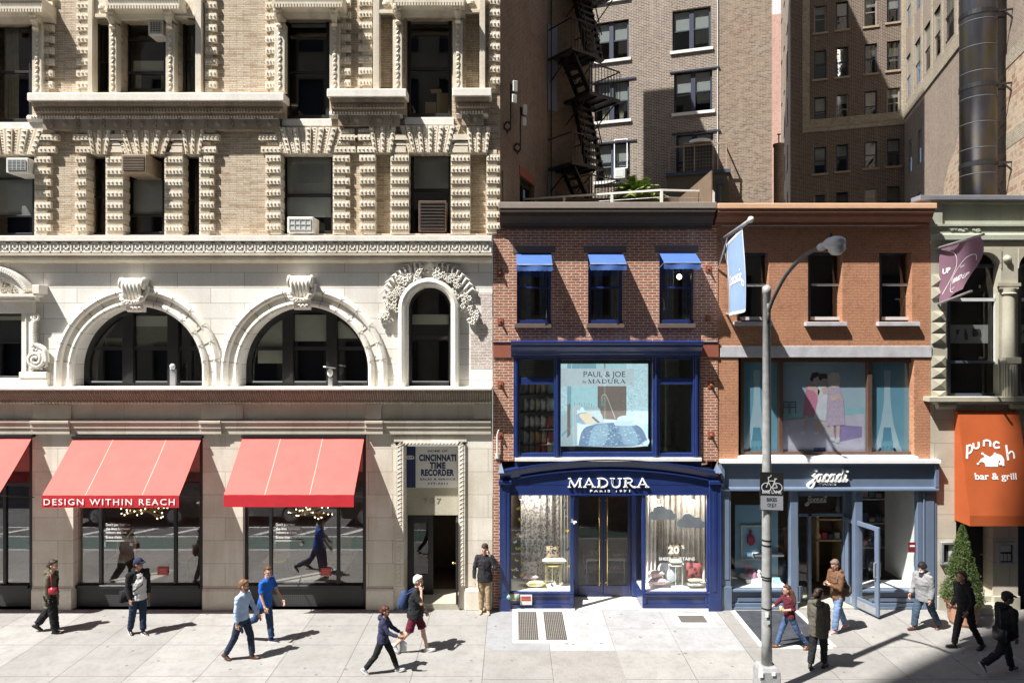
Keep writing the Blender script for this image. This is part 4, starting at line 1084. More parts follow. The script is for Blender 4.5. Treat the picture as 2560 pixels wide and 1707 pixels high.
for a,b in ((1249,1274),(1770,1797)):
    mb.box(X(a),X(b),-.12,.15,.0,Z(1207)); mb.box(X(a)+.09,X(b)-.09,-.135,-.12,.5,Z(1225)); mb.box(X(a)-.02,X(b)+.05,-.20,.1,Z(1207),Z(1198)); mb.box(X(a)-.02,X(b)+.02,-.145,-.0,0,.34)
mb.box(X(1796.5),X(1800),-.13,0,0,Z(1215)); mb.build('pilaster',M['blue'],rb,bevel=.01)
mb=MB(); 
for a in (1253,1789): mb.add([(X(a)-.08,-.3,3.62),(X(a)+.08,-.3,3.62),(X(a)+.08,-.05,3.62),(X(a)-.08,-.05,3.62),(X(a),-.1,3.86)],[(0,1,2,3),(0,1,4),(1,2,4),(2,3,4),(3,0,4)])
mb.build('finial',M['slate'],rb)
SERIF={
'M':(1.38,[([(.14,.04),(.22,1)],.06),([(.18,1),(.68,.03)],.17),([(.68,.03),(1.13,1)],.06),([(1.17,0),(1.17,1)],.17),([(.0,.03),(.30,.03)],.06),([(1.0,.03),(1.36,.03)],.06),([(.02,.97),(.3,.97)],.06),([(1.06,.97),(1.36,.97)],.06)]),
'A':(1.22,[([(.16,.04),(.58,1)],.06),([(.56,1),(1.03,.02)],.17),([(.3,.33),(.88,.33)],.06),([(0,.03),(.33,.03)],.06),([(.83,.03),(1.22,.03)],.06)]),
'D':(1.18,[([(.25,0),(.25,1)],.17),(smoothpts([(.25,.97),(.62,.97),(.95,.80),(1.06,.5),(.95,.20),(.62,.03),(.25,.03)],5),.11),([(.04,.97),(.4,.97)],.06),([(.04,.03),(.4,.03)],.06)]),
'U':(1.20,[(smoothpts([(.25,1),(.25,.4),(.33,.12),(.62,.0),(.9,.12),(.98,.4),(.98,1)],5),.11),([(.25,1),(.25,.4)],.17),([(.04,.97),(.48,.97)],.06),([(.80,.97),(1.18,.97)],.06)]),
'R':(1.22,[([(.25,0),(.25,1)],.17),(smoothpts([(.25,.97),(.68,.97),(.88,.77),(.68,.52),(.25,.5)],5),.11),([(.56,.52),(.80,.2),(1.0,.03),(1.22,.03)],.13),([(.04,.97),(.4,.97)],.06),([(.04,.03),(.46,.03)],.06)])}
def serif_text(m,word,x0,x1,z,h,y0,y1):
    tot=sum(SERIF[c][0] for c in word)+.10*(len(word)-1); sx=(x1-x0)/tot; x=0
    for c in word:
        for pts,w in SERIF[c][1]: stroke(m,[(x0+(x+a)*sx,z+b*h) for a,b in pts],w*sx,y0,y1)
        x+=SERIF[c][0]+.10
m=MB(); serif_text(m,'MADURA',X(1419),X(1621),Z(1218,-.1),.235,-.115,-.06); text_mb(m,'PARIS 1971',X(1524),Z(1229.5,-.1),.052,-.06,.03,space=1.7,width=1.04,bold=.03); m.build('lettering',M['letter'],rb,fix=True)
# display windows and recessed entrance
zs=Z(1477); mb=MB()
for a,b in ((1274,1433),(1605,1771)):
    mb.box(X(a),X(b),-.09,.0,zs-.05,zs+.0); mb.box(X(a),X(b),-.04,.08,.05,zs-.05); mb.box(X(a)+.0,X(b),-.075,-.04,.06,.16); mb.box(X(a),X(b),-.075,-.04,zs-.13,zs-.05)
    mb.box(X(a),X(a)+.10,-.075,-.04,.16,zs-.13); mb.box(X(b)-.10,X(b),-.075,-.04,.16,zs-.13)
for a,b in ((1425,1434),(1604,1613)): mb.box(X(a),X(b),-.06,.06,zs,Z(1236))
for a,b in ((1274,1278),(1766,1771)): mb.box(X(a),X(b),-.05,.06,zs,Z(1236))
mb.box(X(1437,.83)-.06,X(1437,.83)+.04,.80,.9,.05,Z(1236)); mb.box(X(1578,.83),X(1590,.83),.78,.9,.05,Z(1236))
mb.add([(X(1605),-.04,.05),(X(1605),-.04,zs),(X(1588,.8),.8,zs),(X(1588,.8),.8,.05)],[(0,1,2,3)]); mb.add([(X(1434),-.04,.05),(X(1434),-.04,zs),(X(1437,.8),.8,zs),(X(1437,.8),.8,.05)],[(0,1,2,3)])
mb.build('display_base',M['blue'],rb,bevel=.008)
mb=MB(); mb.box(X(1272),X(1436),-.11,.1,.0,.05); mb.box(X(1603),X(1774),-.11,.1,0,.05); mb.box(X(1436),X(1603),.0,.9,0.0,.02); mb.build('stone_plinth',M['offwhite'],rb)
g=MB()
for a,b in ((1278,1425),(1613,1766)): g.quad((X(a),-.0,zs),(X(b),-.0,zs),(X(b),-.0,Z(1236)),(X(a),-.0,Z(1236)))
g.quad((X(1605),.06,zs),(X(1588,.8),.8,zs),(X(1588,.8),.8,Z(1236)),(X(1605),.06,Z(1236))); g.build('display_pane',M['shopglass'],rb)
mb=MB(); a,b=X(1262),X(1790)
mb.box(a,X(1434),0.02,.95,zs-.06,zs); mb.box(X(1605),b,.02,.95,zs-.06,zs); mb.build('display_floor',M['white'],rb)
M['linen']=m_fabric('pale_grey_curtain',(.72,.70,.66))
mb=MB()
mb.box(a,a+.05,.1,3.6,.0,Z(1236)); mb.box(b-.05,b,.1,3.6,0,Z(1236)); mb.box(a,b,3.6,3.65,0,Z(1236)); mb.box(a+.05,b-.05,.12,3.6,Z(1236),Z(1236)+.06); mb.box(a+.05,b-.05,.95,3.6,.02,.06)
mb.build('shop_room',M['roomwarm'],rb)
# double doors
def leaf(u0,u1,hand):
    y=.83; x0,x1,z0,z1=X(u0,y),X(u1,y),.05,Z(1238,y); m=MB()
    m.box(x0,x0+.08,y,y+.05,z0,z1); m.box(x1-.08,x1,y,y+.05,z0,z1); m.box(x0+.08,x1-.08,y,y+.05,z0,z0+.28); m.box(x0+.08,x1-.08,y,y+.05,z1-.03,z1)
    d=m.build('shop_door',M['navyblue'],rb,bevel=.005); g=MB(); g.quad((x0+.06,y+.02,z0+.25),(x1-.06,y+.02,z0+.25),(x1-.06,y+.02,z1),(x0+.06,y+.02,z1)); g.build('pane',M['shopglass'],d)
    h=MB(); hx=x1-.03 if hand>0 else x0+.03; hx=X(1498,y-.06) if hand>0 else X(1518,y-.06)
    h.tube([(hx,y-.07,Z(1461,y)),(hx,y-.07,z1-.03)],.016,8)
    for v in (1250,1348,1455): h.bar((hx,y-.07,Z(v,y)),(hx,y+.01,Z(v,y)),.025); h.ball((hx+(.03 if hand>0 else -.03),y-.03,Z(v,y)),.018,6,4)
    h.build('handle',M['brass'],d,smooth=True); return d
leaf(1439,1508,1); d=leaf(1508.5,1577,-1)
# small wall things on the base panel
mb=MB(); mb.box(X(1270,-.1),X(1298,-.1),-.13,-.05,Z(1500,-.1),Z(1484,-.1)); v=mb.build('valve_plate',M['carton'],rb)
mb=MB()
for u in (1272,1291): mb.ball((X(u,-.15),-.16,Z(1492,-.15)),(.055,.04,.06),8,6)
mb.build('standpipe_cap',M['verdigris'],v)
n=thing('notice_sign','small white notice with red printing low on the blue shopfront','sign',(X(1315,-.09),-.09,.25)); m=MB(); m.mi=0; m.box(X(1300,-.1),X(1330,-.1),-.105,-.09,Z(1511,-.1),Z(1486,-.1)); m.mi=1
for k in range(3): m.box(X(1303,-.1),X(1327,-.1),-.108,-.105,Z(1492+k*4,-.1)-.01,Z(1490+k*4,-.1))
m.build('plate',[M['signwhite'],M['logored']],n)
# blue window awnings
for (u0,u1,v0,f0,f1,vb,lb) in ((1291,1378,636,1291,1381,661,'leftmost small blue awning on the red brick front'),(1469,1557,635,1478,1568,659,'middle small blue awning on the red brick front'),(1647,1737,632,1663,1753,656,'rightmost small blue awning on the red brick front, nearest the flag')):
    p=.60; x0,x1=X(u0),X(u1); z1=Z(v0); z0=Z(vb,-p); a=thing('window_awning',lb,'awning',((x0+x1)/2,-p/2,z0-.18),group='small blue window awnings')
    m=MB(); m.add([(x0,-.03,z1),(x1,-.03,z1),(x1,-p,z0),(x0,-p,z0)],[(0,1,2,3)]); m.build('canopy',M['blueawn'],a)
    m=MB(); n=22
    for i in range(n):
        q0,q1=i/n,(i+1)/n; f=lambda q: -p-.006+.02*math.sin(q*9)
        zl=lambda q: z0-.16-.012*abs(math.sin(q*math.pi*7))
        m.quad((x0+(x1-x0)*q0,f(q0),zl(q0)),(x0+(x1-x0)*q1,f(q1),zl(q1)),(x0+(x1-x0)*q1,-p,z0),(x0+(x1-x0)*q0,-p,z0))
    m.build('valance',M['blueawn'],a)
    m=MB()
    for xx in (x0+.01,x1-.01): m.tube([(xx,-p,z0),(xx,-.03,z0-.08)],.012,6)
    m.tube([(x0,-p,z0-.01),(x1,-p,z0-.01)],.012,6); m.build('awning_frame',M['steel'],a)
# left wall lamp / junction on the brick edge
b=thing('wall_bracket','thin white and blue bracket arm on the brick edge left of the bay window','bracket',(X(1245,-.05),-.05,5.2)); m=MB(); m.tube([(X(1243,-.1),-.10,Z(1140)),(X(1243,-.1),-.10,Z(1085)),(X(1247,-.1),-.12,Z(1073))],.02,6); m.box(X(1243)-.05,X(1243)+.07,-.06,YB,Z(1145),Z(1133)); m.build('arm',M['offwhite'],b)

# ---- poster in the bay window
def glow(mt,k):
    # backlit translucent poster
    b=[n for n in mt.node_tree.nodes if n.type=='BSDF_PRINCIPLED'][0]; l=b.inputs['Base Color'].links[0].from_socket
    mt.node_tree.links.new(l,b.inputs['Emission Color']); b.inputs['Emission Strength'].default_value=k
ps=thing('window_poster','poster of a bedroom with PAUL & JOE by MADURA lettering in the blue bay window','poster',(X(1511,.2),.2,Z(1115,.2)))
y=.20; m=MB(); cols=[(.40,.66,.72),(.52,.74,.80),(.20,.17,.155),(.22,.42,.50),(.42,.55,.60),(.13,.20,.31),(.22,.33,.43),(.50,.62,.66),(.55,.48,.36),(.10,.34,.36),(.30,.27,.24)]
PM=[m_plain('poster_ink_%d'%i,c,.5,var=.16 if i in(1,5,6) else .06,scale=18) for i,c in enumerate(cols)]
def pol(i,pts,k):
    m.mi=i; m.prism([(X(u,y),Z(v,y)) for u,v in pts],y-.001-.0015*k,y-.0015*k)
def soft(i,pts,k): pol(i,smoothpts(list(pts)+[pts[0]],5)[:-1],k)
def pr(i,u0,u1,v0,v1,k): pol(i,[(u0,v1),(u1,v1),(u1,v0),(u0,v0)],k)
pr(0,1402,1620,909,1115,0); pr(1,1402,1418,909,1027,1); pr(3,1418,1428,909,1060,1); pr(2,1494,1566,964,1050,1); pr(10,1510,1514,909,1050,2); pr(1,1566,1620,909,1060,1)
pr(3,1430,1490,909,964,1); pr(7,1402,1585,921,965,2); pol(4,[(1403,1115),(1403,1040),(1430,1020),(1432,1115)],2); pol(3,[(1404,1085),(1428,1062),(1428,1068),(1404,1092)],3); pol(2,[(1418,1012),(1426,1008),(1426,1086),(1418,1095)],3)
soft(7,[(1436,1115),(1434,1062),(1470,1050),(1530,1048),(1600,1060),(1612,1080),(1610,1115)],3)
soft(5,[(1446,1113),(1456,1076),(1480,1062),(1540,1056),(1596,1064),(1616,1094),(1612,1102),(1578,1115),(1446,1115)],4); soft(6,[(1470,1113),(1484,1068),(1520,1062),(1510,1113)],5); soft(6,[(1560,1112),(1548,1064),(1580,1066),(1596,1108)],5)
soft(7,[(1434,1058),(1434,1018),(1452,1014),(1462,1030),(1454,1058)],5); soft(4,[(1450,1030),(1456,1016),(1494,1018),(1500,1034),(1480,1044)],5); soft(6,[(1442,1056),(1444,1034),(1470,1032),(1466,1058)],6); soft(8,[(1464,1058),(1448,1036),(1484,1034),(1494,1056)],7); soft(4,[(1488,1058),(1476,1040),(1498,1028),(1508,1052)],8); pol(2,[(1494,1057),(1478,1043),(1483,1040),(1500,1055)],9)
soft(4,[(1538,1064),(1536,1054),(1560,1050),(1586,1058),(1584,1064)],6); soft(7,[(1544,1052),(1544,1044),(1560,1038),(1578,1042),(1582,1052)],7)
pol(9,[(1502,1014),(1503,1004),(1505,1000),(1508,1004),(1510,1014)],4)
m.mi=7; stroke(m,[(X(u,y),Z(v,y)) for u,v in smoothpts([(1505,1002),(1505,990),(1510,986),(1516,990),(1528,1020),(1538,1046)],4)],.012,y-.012,y-.010)
for k in range(8): u=1436+k*6; pr(2,u,u+1,1006+(k%2)*3,1022,4)
rr=random.Random(2)
for k in range(260):
    u=rr.uniform(1452,1606); v=rr.uniform(1062,1112)
    if (u-1530)**2/76**2+(v-1100)**2/40**2<1: s=rr.uniform(1,3); pr((4,6,3)[k%3],u,u+s*1.6,v,min(1114,v+s*.8),6+k%2)
for k in range(150):
    u=rr.gauss(1570,9) if k%3 else rr.uniform(1575,1618); v=rr.uniform(912,1062); s=rr.uniform(.6,1.8); pr(3 if k%2 else 6,u,u+s*1.4,v,v+s,2+k%2)
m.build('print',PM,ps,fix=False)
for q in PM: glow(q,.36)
m=MB(); text_mb(m,'PAUL & JOE',X(1511,y),Z(942,y),.155,y-.008,.002,width=1.10,bold=-.004); serif_text(m,'MADURA',X(1470,y),X(1564,y),Z(958,y),.105,y-.012,y-.008); text_mb(m,'by',X(1461,y),Z(957,y),.075,y-.008,.002,bold=.005); m.build('lettering',M['ink'],ps)
m=MB(); 
for u in (1470,1540,1612): m.box(X(u,y)-.008,X(u,y)+.008,y,y+.01,Z(1130,y),Z(1115,y))
m.box(X(1405,y),X(1630,y),y+.3,y+.32,Z(1130,y),Z(1118,y)); m.build('stand',M['black'],ps)
# cushions on shelves in the left bay light
def pillow(m,c,w,h,t,rot,n=6):
    vs=[];fs=[]
    for s in (-1,1):
        for i in range(n+1):
            for j in range(n+1):
                a=-1+2*i/n;b=-1+2*j/n
                k=max(0,(1-a**4)*(1-b**4))**.5; pin=1-.07*(1-abs(a))*abs(b)-.0
                p=Vector((a*w/2*(1-.08*(1-b*b)*0-.06*(1-abs(b))*abs(a)),s*t/2*k,b*h/2*(1-.06*(1-abs(a))*abs(b))))
                vs.append(rot@p+Vector(c))
    N=(n+1)**2
    for s in (0,1):
        for i in range(n):
            for j in range(n):
                q=(i*(n+1)+j,(i+1)*(n+1)+j,(i+1)*(n+1)+j+1,i*(n+1)+j+1); fs.append(tuple(k+s*N for k in (q if s else q[::-1])))
    m.add(vs,fs)
CUSH=[m_fabric('cushion_fabric_%d'%i,c,var=.3,scale=22) for i,c in enumerate([(.45,.42,.36),(.30,.26,.22),(.50,.40,.24),(.55,.25,.06),(.30,.08,.06),(.55,.52,.44),(.22,.24,.28),(.42,.33,.24)])]
sh=thing('cushion_shelf','dark shelves filled with rows of folded cushions in the left bay light','shelf',(X(1340,.5),.6,3.7)); m=MB()
for v in (985,1028,1070,1108,1134): m.box(X(1300,.7),X(1392,.7),.25,.75,Z(v,.5)-.02,Z(v,.5))
m.build('board',M['void'],sh); k=0
for v,row in ((985,(6,7,1,7,6)),(1028,(0,5,2,5,0)),(1070,(5,0,7,5,4)),(1108,(0,7,3,2,4)),(1134,(7,1,4,4,0))):
    for i,cidx in enumerate(row):
        c=thing('cushion',('pale striped' if cidx in(0,5) else 'dark patterned' if cidx in(1,6,7) else 'ochre' if cidx in (2,3) else 'red')+' cushion, %s in the %s row of the bay shelves'%(('first','second','third','fourth','fifth')[i],{985:'top',1028:'second',1070:'third',1108:'fourth',1134:'lowest'}[v]),'cushion',(X(1318+i*14,.5),.5,Z(v,.5)),group='cushions on the bay shelves')
        m=MB(); pillow(m,(X(1318+i*14.5,.5),.48,Z(v,.5)+.18),.36,.36,.15,Matrix.Rotation(R(62+rr.uniform(-6,6)),3,'Z')@Matrix.Rotation(R(rr.uniform(-6,10)),3,'Y')); m.build('cover',CUSH[cidx],c,smooth=True)
def spot(label,u,y):
    x=X(u,y); z=Z(1237)-.06; l=thing('spotlight',label,'spotlight',(x,y,z)); m=MB(); m.lathe([(.055,-.13),(.06,0)],(x,y,z),12); m.build('housing',M['white'],l); m=MB(); m.lathe([(.045,-.135),(.045,-.131)],(x,y,z),12); m.build('lens',m_emit('spotlight_lens',(1,.9,.75),6),l)
    d=bpy.data.lights.new('spotlight_lamp','POINT'); d.energy=7; d.color=(1,.90,.76); d.shadow_soft_size=.05; q=bpy.data.objects.new('spotlight_lamp',d); COL.objects.link(q); q.location=(x,y,z-.22)
spot('small white ceiling spotlight at the top left of the left blue shop window',1302,.35); spot('small white ceiling spotlight at the top middle of the left blue shop window',1348,.40)
spot('small white ceiling spotlight at the top left of the right blue shop window',1646,.40); spot('small white ceiling spotlight at the top right of the right blue shop window',1733,.35)
# ---- left display: patterned curtain, stool, cushions, butterflies
def m_pattern(name,a,b,scale,thr=.5):
    t=NT(name); v=t.n('TexVoronoi',Vector=t.obj(),Scale=scale); nz=t.noise(scale*.9,4)
    f=t.ramp(t.math('ADD',t.math('MULTIPLY',v.outputs[0],.5),t.math('MULTIPLY',nz,.6)),[(thr-.06,0.),(thr+.06,1.)])
    t.bsdf(t.mix(f,a,b),.9,None,0,.2); return t.m
M['floralcurt']=m_pattern('branch_print_curtain',(.20,.21,.27),(.60,.57,.53),16,.52)
M['dotcurt']=m_pattern('dotted_curtain',(.20,.18,.17),(.52,.49,.45),30,.5)
M['floralcush']=m_pattern('floral_cushion_cloth',(.035,.035,.045),(.46,.36,.24),18,.5)
M['pinkcush']=m_pattern('pink_print_cushion_cloth',(.62,.36,.42),(.74,.62,.62),14,.5)
M['redcush']=m_pattern('wine_red_cushion_cloth',(.09,.025,.03),(.36,.10,.10),9,.5)
M['greycush']=m_pattern('grey_branch_cushion_cloth',(.25,.25,.28),(.50,.47,.43),16,.5)
M['limecush']=m_pattern('lime_print_cushion_cloth',(.66,.58,.10),(.75,.74,.62),10,.5)
def curt(label,u0,u1,y,mat,folds,z0=None):
    c=thing('curtain',label,'curtain',(X((u0+u1)/2,y),y,zs)); drape(c,X(u0,y),X(u1,y),z0 or zs+.01,Z(1237),y,mat,folds,.05,'cloth'); return c
curt('grey branch patterned curtain in the left blue shop window',1302,1400,.72,'floralcurt',6); curt('plain pale curtain at the right side of the left blue shop window',1398,1428,.66,'linen',4)
curt('plain grey curtain at the left of the right blue shop window',1612,1640,.62,'linen',3); curt('dotted lace curtain in the right blue shop window',1632,1668,.74,'dotcurt',4); curt('wide pale sheer curtain in the right blue shop window',1660,1776,.70,'linen',9)
def cushion(label,u,v,y,w,h,t,rz,rx,mat,ry=0):
    c=thing('cushion',label,'cushion',(X(u,y),y,Z(v,y)-h/2)); m=MB(); pillow(m,(X(u,y),y,Z(v,y)),w,h,t,Matrix.Rotation(R(rz),3,'Z')@Matrix.Rotation(R(rx),3,'X')@Matrix.Rotation(R(ry),3,'Y')); m.build('cover',M[mat],c,smooth=True); return c
cushion('square grey branch print cushion standing at the left of the left shop window',1325,1422,.42,.40,.40,.16,5,-10,'greycush'); cushion('flat pink and grey cushion under the grey standing cushion',1327,1441,.40,.42,.30,.12,0,80,'pinkcush')
cushion('yellow green cushion lying on the white window floor',1338,1458,.32,.55,.36,.16,0,72,'limecush'); cushion('dark floral cushion standing on a gold stool in the left shop window',1383,1380,.42,.38,.38,.16,8,-10,'floralcush')
cushion('flat pale floral cushion on the gold stool',1386,1400,.36,.66,.34,.14,0,82,'offc'); cushion('black and white cushion behind the 20% lettering in the right shop window',1686,1374,.45,.38,.38,.16,4,-8,'floralcush')
cushion('white flat cushion on the white stool in the right shop window',1688,1402,.36,.34,.3,.11,0,82,'offc')
cushion('small pink patterned cushion on top of the stack in the right shop window',1640,1433,.34,.42,.32,.17,0,75,'pinkcush'); cushion('large pink cushion under another pink cushion in the right shop window',1642,1452,.32,.58,.34,.18,0,78,'pinkcush')
cushion('shiny wine red cushion standing in the right shop window',1735,1426,.36,.42,.42,.18,-8,-10,'redcush'); cushion('pale green flat cushion under the wine red one',1738,1449,.32,.42,.3,.10,0,80,'limecush'); cushion('striped flat cushion at the bottom of the right stack',1737,1460,.28,.42,.28,.09,0,82,'dotcurt')
def stool(label,u,y,vt,r,mat,h0):
    s=thing('stool',label,'stool',(X(u,y),y,zs)); m=MB(); zt=Z(vt,y); c=(X(u,y),y,0)
    m.lathe([(r,zt-.02),(r,zt)],c,16); m.build('seat',M[mat],s)
    for k in range(6):
        a=k*math.pi/3+.3; m=MB(); m.tube([(c[0]+r*.9*math.cos(a),y+r*.9*math.sin(a),zs),(c[0]+r*.9*math.cos(a),y+r*.9*math.sin(a),zt-.02)],.009,6); m.build('leg',M[mat],s)
stool('thin legged gold stool in the left blue shop window',1384,.42,1408,.24,'gold',0); stool('thin legged white stool in the right blue shop window',1689,.42,1408,.22,'white',0)
def butterfly(label,u,v,y,s,mat,rot):
    b=thing('paper_butterfly',label,'butterfly',(X(u,y),y,Z(v,y)),group='paper butterflies in the blue shop window'); m=MB(); c=Vector((X(u,y),y,Z(v,y))); rm=Matrix.Rotation(rot,3,'Y')
    for sg in (-1,1):
        p=[(0,0,.0),(sg*.5,-.25,.62),(sg*.95,-.4,.55),(sg*.85,-.4,.12),(sg*.45,-.2,-.02),(sg*.75,-.3,-.3),(sg*.5,-.22,-.6),(sg*.12,-.05,-.35)]
        m.add([c+rm@(Vector(q)*s) for q in p],[tuple(range(8))])
    m.tube([c+rm@Vector((0,-.01,.35*s)),c+rm@Vector((0,-.01,-.4*s))],.006,5); m.build('wings',M[mat],b); return b
BF=[(1296,1270,'yellowp'),(1298,1298,'yellowp'),(1295,1334,'yellowp'),(1301,1340,'letter'),(1288,1354,'letter'),(1291,1370,'yellowp'),(1300,1370,'yellowp'),(1291,1400,'yellowp'),(1283,1424,'yellowp'),(1291,1423,'letter'),(1305,1436,'yellowp'),(1287,1442,'letter'),(1389,1262,'letter'),(1414,1252,'letter'),(1412,1271,'letter'),(1416,1288,'letter'),(1417,1326,'yellowp'),(1420,1372,'ink'),(1420,1415,'yellowp'),(1380,1462,'ink'),(1403,1458,'letter')]
BF.sort(key=lambda q:q[1])
for i,(u,v,mt) in enumerate(BF):
    ec=globals().setdefault('ec',{}); side='left edge' if u<1320 else 'floor' if v>1450 else 'right edge'; ec[side]=ec.get(side,0)+1; orn_=('first','second','third','fourth','fifth','sixth','seventh','eighth','ninth','tenth','eleventh','twelfth')[ec[side]-1]
    nm={'yellowp':'yellow','letter':'white','ink':'dark blue'}[mt]; side='left edge' if u<1320 else 'floor' if v>1450 else 'right edge'
    hi='top' if v<1300 else 'upper middle' if v<1380 else 'bottom'
    butterfly('%s paper butterfly, %s from top along %s of left blue shop window'%(nm,orn_,side) if side!='floor' else '%s paper butterfly lying on the white floor of the left blue shop window'%nm,u,v,.10+.03*(i%3),.055,mt,(i*1.3)%2.2-1)
butterfly('white paper butterfly stuck on the outside of the blue window post',1433,1303,-.08,.085,'letter',.5)
def cloud(label,u,v,y,sc):
    c=thing('paper_cloud',label,'cloud decoration',(X(u,y),y,Z(v,y))); m=MB(); pts=[]
    for (cx,cz,r,a0,a1) in ((-.28,.0,.13,250,95),(-.10,.12,.17,150,60),(.16,.06,.13,110,40),(.30,-.03,.10,90,-90)):
        for k in range(9):
            a=R(a0+(a1-a0)*k/8); pts.append((X(u,y)+sc*(cx+r*math.cos(a)),Z(v,y)+sc*(cz+r*math.sin(a))))
    pts=[p for p in pts if p[1]>Z(v,y)-.12*sc]; pts=[(X(u,y)+.30*sc,Z(v,y)-.13*sc),(X(u,y)-.30*sc,Z(v,y)-.13*sc)]+pts
    m.prism(pts,y,y+.05); m.build('panel',M['cloudp'],c); m=MB(); m.tube([(X(u,y),y+.02,Z(v,y)+.1),(X(u,y),y+.02,Z(1237))],.004,4); m.build('cord',M['white'],c); return c
cloud('hanging pale blue cloud shape at the left of the right blue shop window',1658,1288,.35,.92); cloud('hanging pale blue cloud shape lower at the right of the right blue shop window',1728,1308,.25,.92)
m=thing('paper_cloud','pair of round pale blue cloud balls standing on the right shop window floor','cloud decoration',(X(1668,.4),.4,zs)); q=MB(); q.ball((X(1660,.45),.45,Z(1422,.45)),(.17,.06,.18),14,10); q.ball((X(1676,.4),.4,Z(1438,.4)),(.18,.06,.18),14,10); q.build('panel',M['cloudp'],m,smooth=True)
q=MB(); text_mb(q,'20',X(1684),Z(1383),.19,.0,.003,width=.29,bold=.03); text_mb(q,'%',X(1707),Z(1371),.10,.0,.003,bold=.02); text_mb(q,'SHEER CURTAINS',X(1692),Z(1400),.085,.0,.003,width=.94,bold=.02); text_mb(q,'SHOP ONLINE',X(1371),Z(1453),.035,.0,.003,width=.36); q.build('window_lettering',M['letter'],rb)
# table seen through the doors
tb=thing('display_table','low white table stacked with boxes and cushions seen through the glass doors','table',(X(1505,2),2.2,.06)); m=MB()
m.box(X(1462,2),X(1560,2),1.7,2.5,.72,.78); m.box(X(1466,2),X(1556,2),1.75,2.4,.35,.39); m.build('tabletop',M['offwhite'],tb)
for u in (1464,1557):
    for yy in (1.72,2.45): m=MB(); m.box(X(u,2)-.02,X(u,2)+.02,yy,yy+.04,.06,.72); m.build('leg',M['offwhite'],tb)
for i,(u,z,w,h,mt,lb) in enumerate(((1480,.85,.5,.14,'greycush','grey folded cushion on the left of the indoor table'),(1545,.85,.5,.12,'dotcurt','dotted folded cushion on the right of the indoor table'),(1482,.46,.5,.14,'offc','pale cushion on the left lower shelf of the indoor table'),(1540,.46,.5,.14,'pinkcush','pinkish cushion on the right lower shelf of the indoor table'))):
    c=thing('cushion',lb,'cushion',(X(u,2),2,z-h/2)); m=MB(); pillow(m,(X(u,2),2,z),w,.4,h,Matrix.Rotation(R(88),3,'X')); m.build('cover',M[mt],c,smooth=True)
# ================================================================== ORANGE PAINTED BRICK SHOP
ob=thing('painted_brick_shop','orange painted brick building with a blue grey jacadi shopfront and large poster window','building',(8,0,0))
OX0,OX1=X(1794)+.003,X(2326)
holes=[H_(1845,1922,630,803,None,.32),H_(2020,2106,629,804,None,.32),H_(2198,2280,630,804,None,.32),H_(1846,2286,895,1142,None,.32)]
mb=MB(); wall_holes(mb,OX0,OX1,Z(1150),Z(515),holes,0.0); wall_holes(mb,OX0,X(1800),0,Z(1150),[],0.0); wall_holes(mb,X(2335),X(2342),0,Z(1150),[],0.0); mb.build('brick_wall',M['orangebrick'],ob)
mb=MB()
for a,b,v in ((1836,1932,804),(2014,2117,805),(2195,2299,805)): mb.box(X(a,-.1),X(b,-.1),-.13,.03,Z(v+10,-.1),Z(v,-.1))
mb.box(X(1800),X(2328),-.03,.0,Z(893),Z(865)); mb.box(X(1802),X(2292),-.05,.0,Z(566),Z(542)); mb.build('stone_band',M['greystone'],ob,bevel=.008)
for (a,b,r) in ((1845,1922,713),(2020,2106,712),(2198,2280,712)):
    w=win(ob,a,b,631,802,.22,.07,rails=(r,),fm='slatedark',glass='darkglass'); m=MB(); m.box(X(a,.22)+.08,X(b,.22)-.07,.20,.22,Z(r+3,.22),Z(r-3,.22)); m.box(X(b,.2)-.045,X(b,.2),.17,.215,Z(800,.2),Z(633,.2)); m.box(X(a,.2)+.05,X(b,.2)-.05,.16,.215,Z(800,.2),Z(792,.2)); m.build('meeting_rail',M['greyblind'],w)
mb=MB(); c0,c1=X(1791,-.35),X(2340,-.4); zt=Z(509,-.4); mb.box(c0,c1,-.46,.25,zt-.14,zt); mb.build('coping',M['orangeflash'],ob,bevel=.015)
mb=MB(); mb.prof([(-.43,zt-.141),(-.43,zt-.22),(-.37,zt-.25),(-.34,zt-.33),(-.22,zt-.42),(-.16,zt-.44),(-.16,zt-.5),(0,zt-.5),(0,zt-.141)],c0+.02,c1-.04); mb.build('cornice',M['orangedark'],ob)
# big poster window
y=.18; mb=MB(); zb,zt=Z(1137,y),Z(896,y)
for a,b in ((1850,1858),(1946,1956),(2167,2178),(2276,2290)): mb.box(X(a,y),X(b,y),y-.05,y+.1,zb,zt)
mb.box(X(1858,y),X(2276,y),y-.04,y+.1,zt-.1,zt); mb.box(X(1858,y),X(2276,y),y-.04,y+.1,zb,zb+.09)
w=mb.build('poster_window',M['brownframe'],ob,bevel=.006); g=MB(); g.quad((X(1850,y),y+.04,zb),(X(2286,y),y+.04,zb),(X(2286,y),y+.04,zt),(X(1850,y),y+.04,zt)); g.build('pane',M['shopglass'],w)
mb=MB(); mb.box(X(1850,-.15),X(2296,-.15),-.16,.15,Z(1152,-.15),Z(1141,-.15)); mb.build('window_sill',M['white'],ob,bevel=.008)
mb=MB(); a,b=X(1800),X(2322)
mb.box(a,b,3.4,3.45,.02,Z(520)); mb.box(a-.0,a+.04,.34,3.4,.02,Z(520)); mb.box(b-.04,b,.34,3.4,.02,Z(520)); 
for z in (3.72,Z(860)): mb.box(a+.04,b-.04,.34,3.4,z,z+.15)
mb.box(a,b,.26,6,Z(518),Z(518)+.1); mb.box(a+.04,b-.04,.9,3.4,.0,.05); mb.build('rooms',M['roomwarm'],ob)
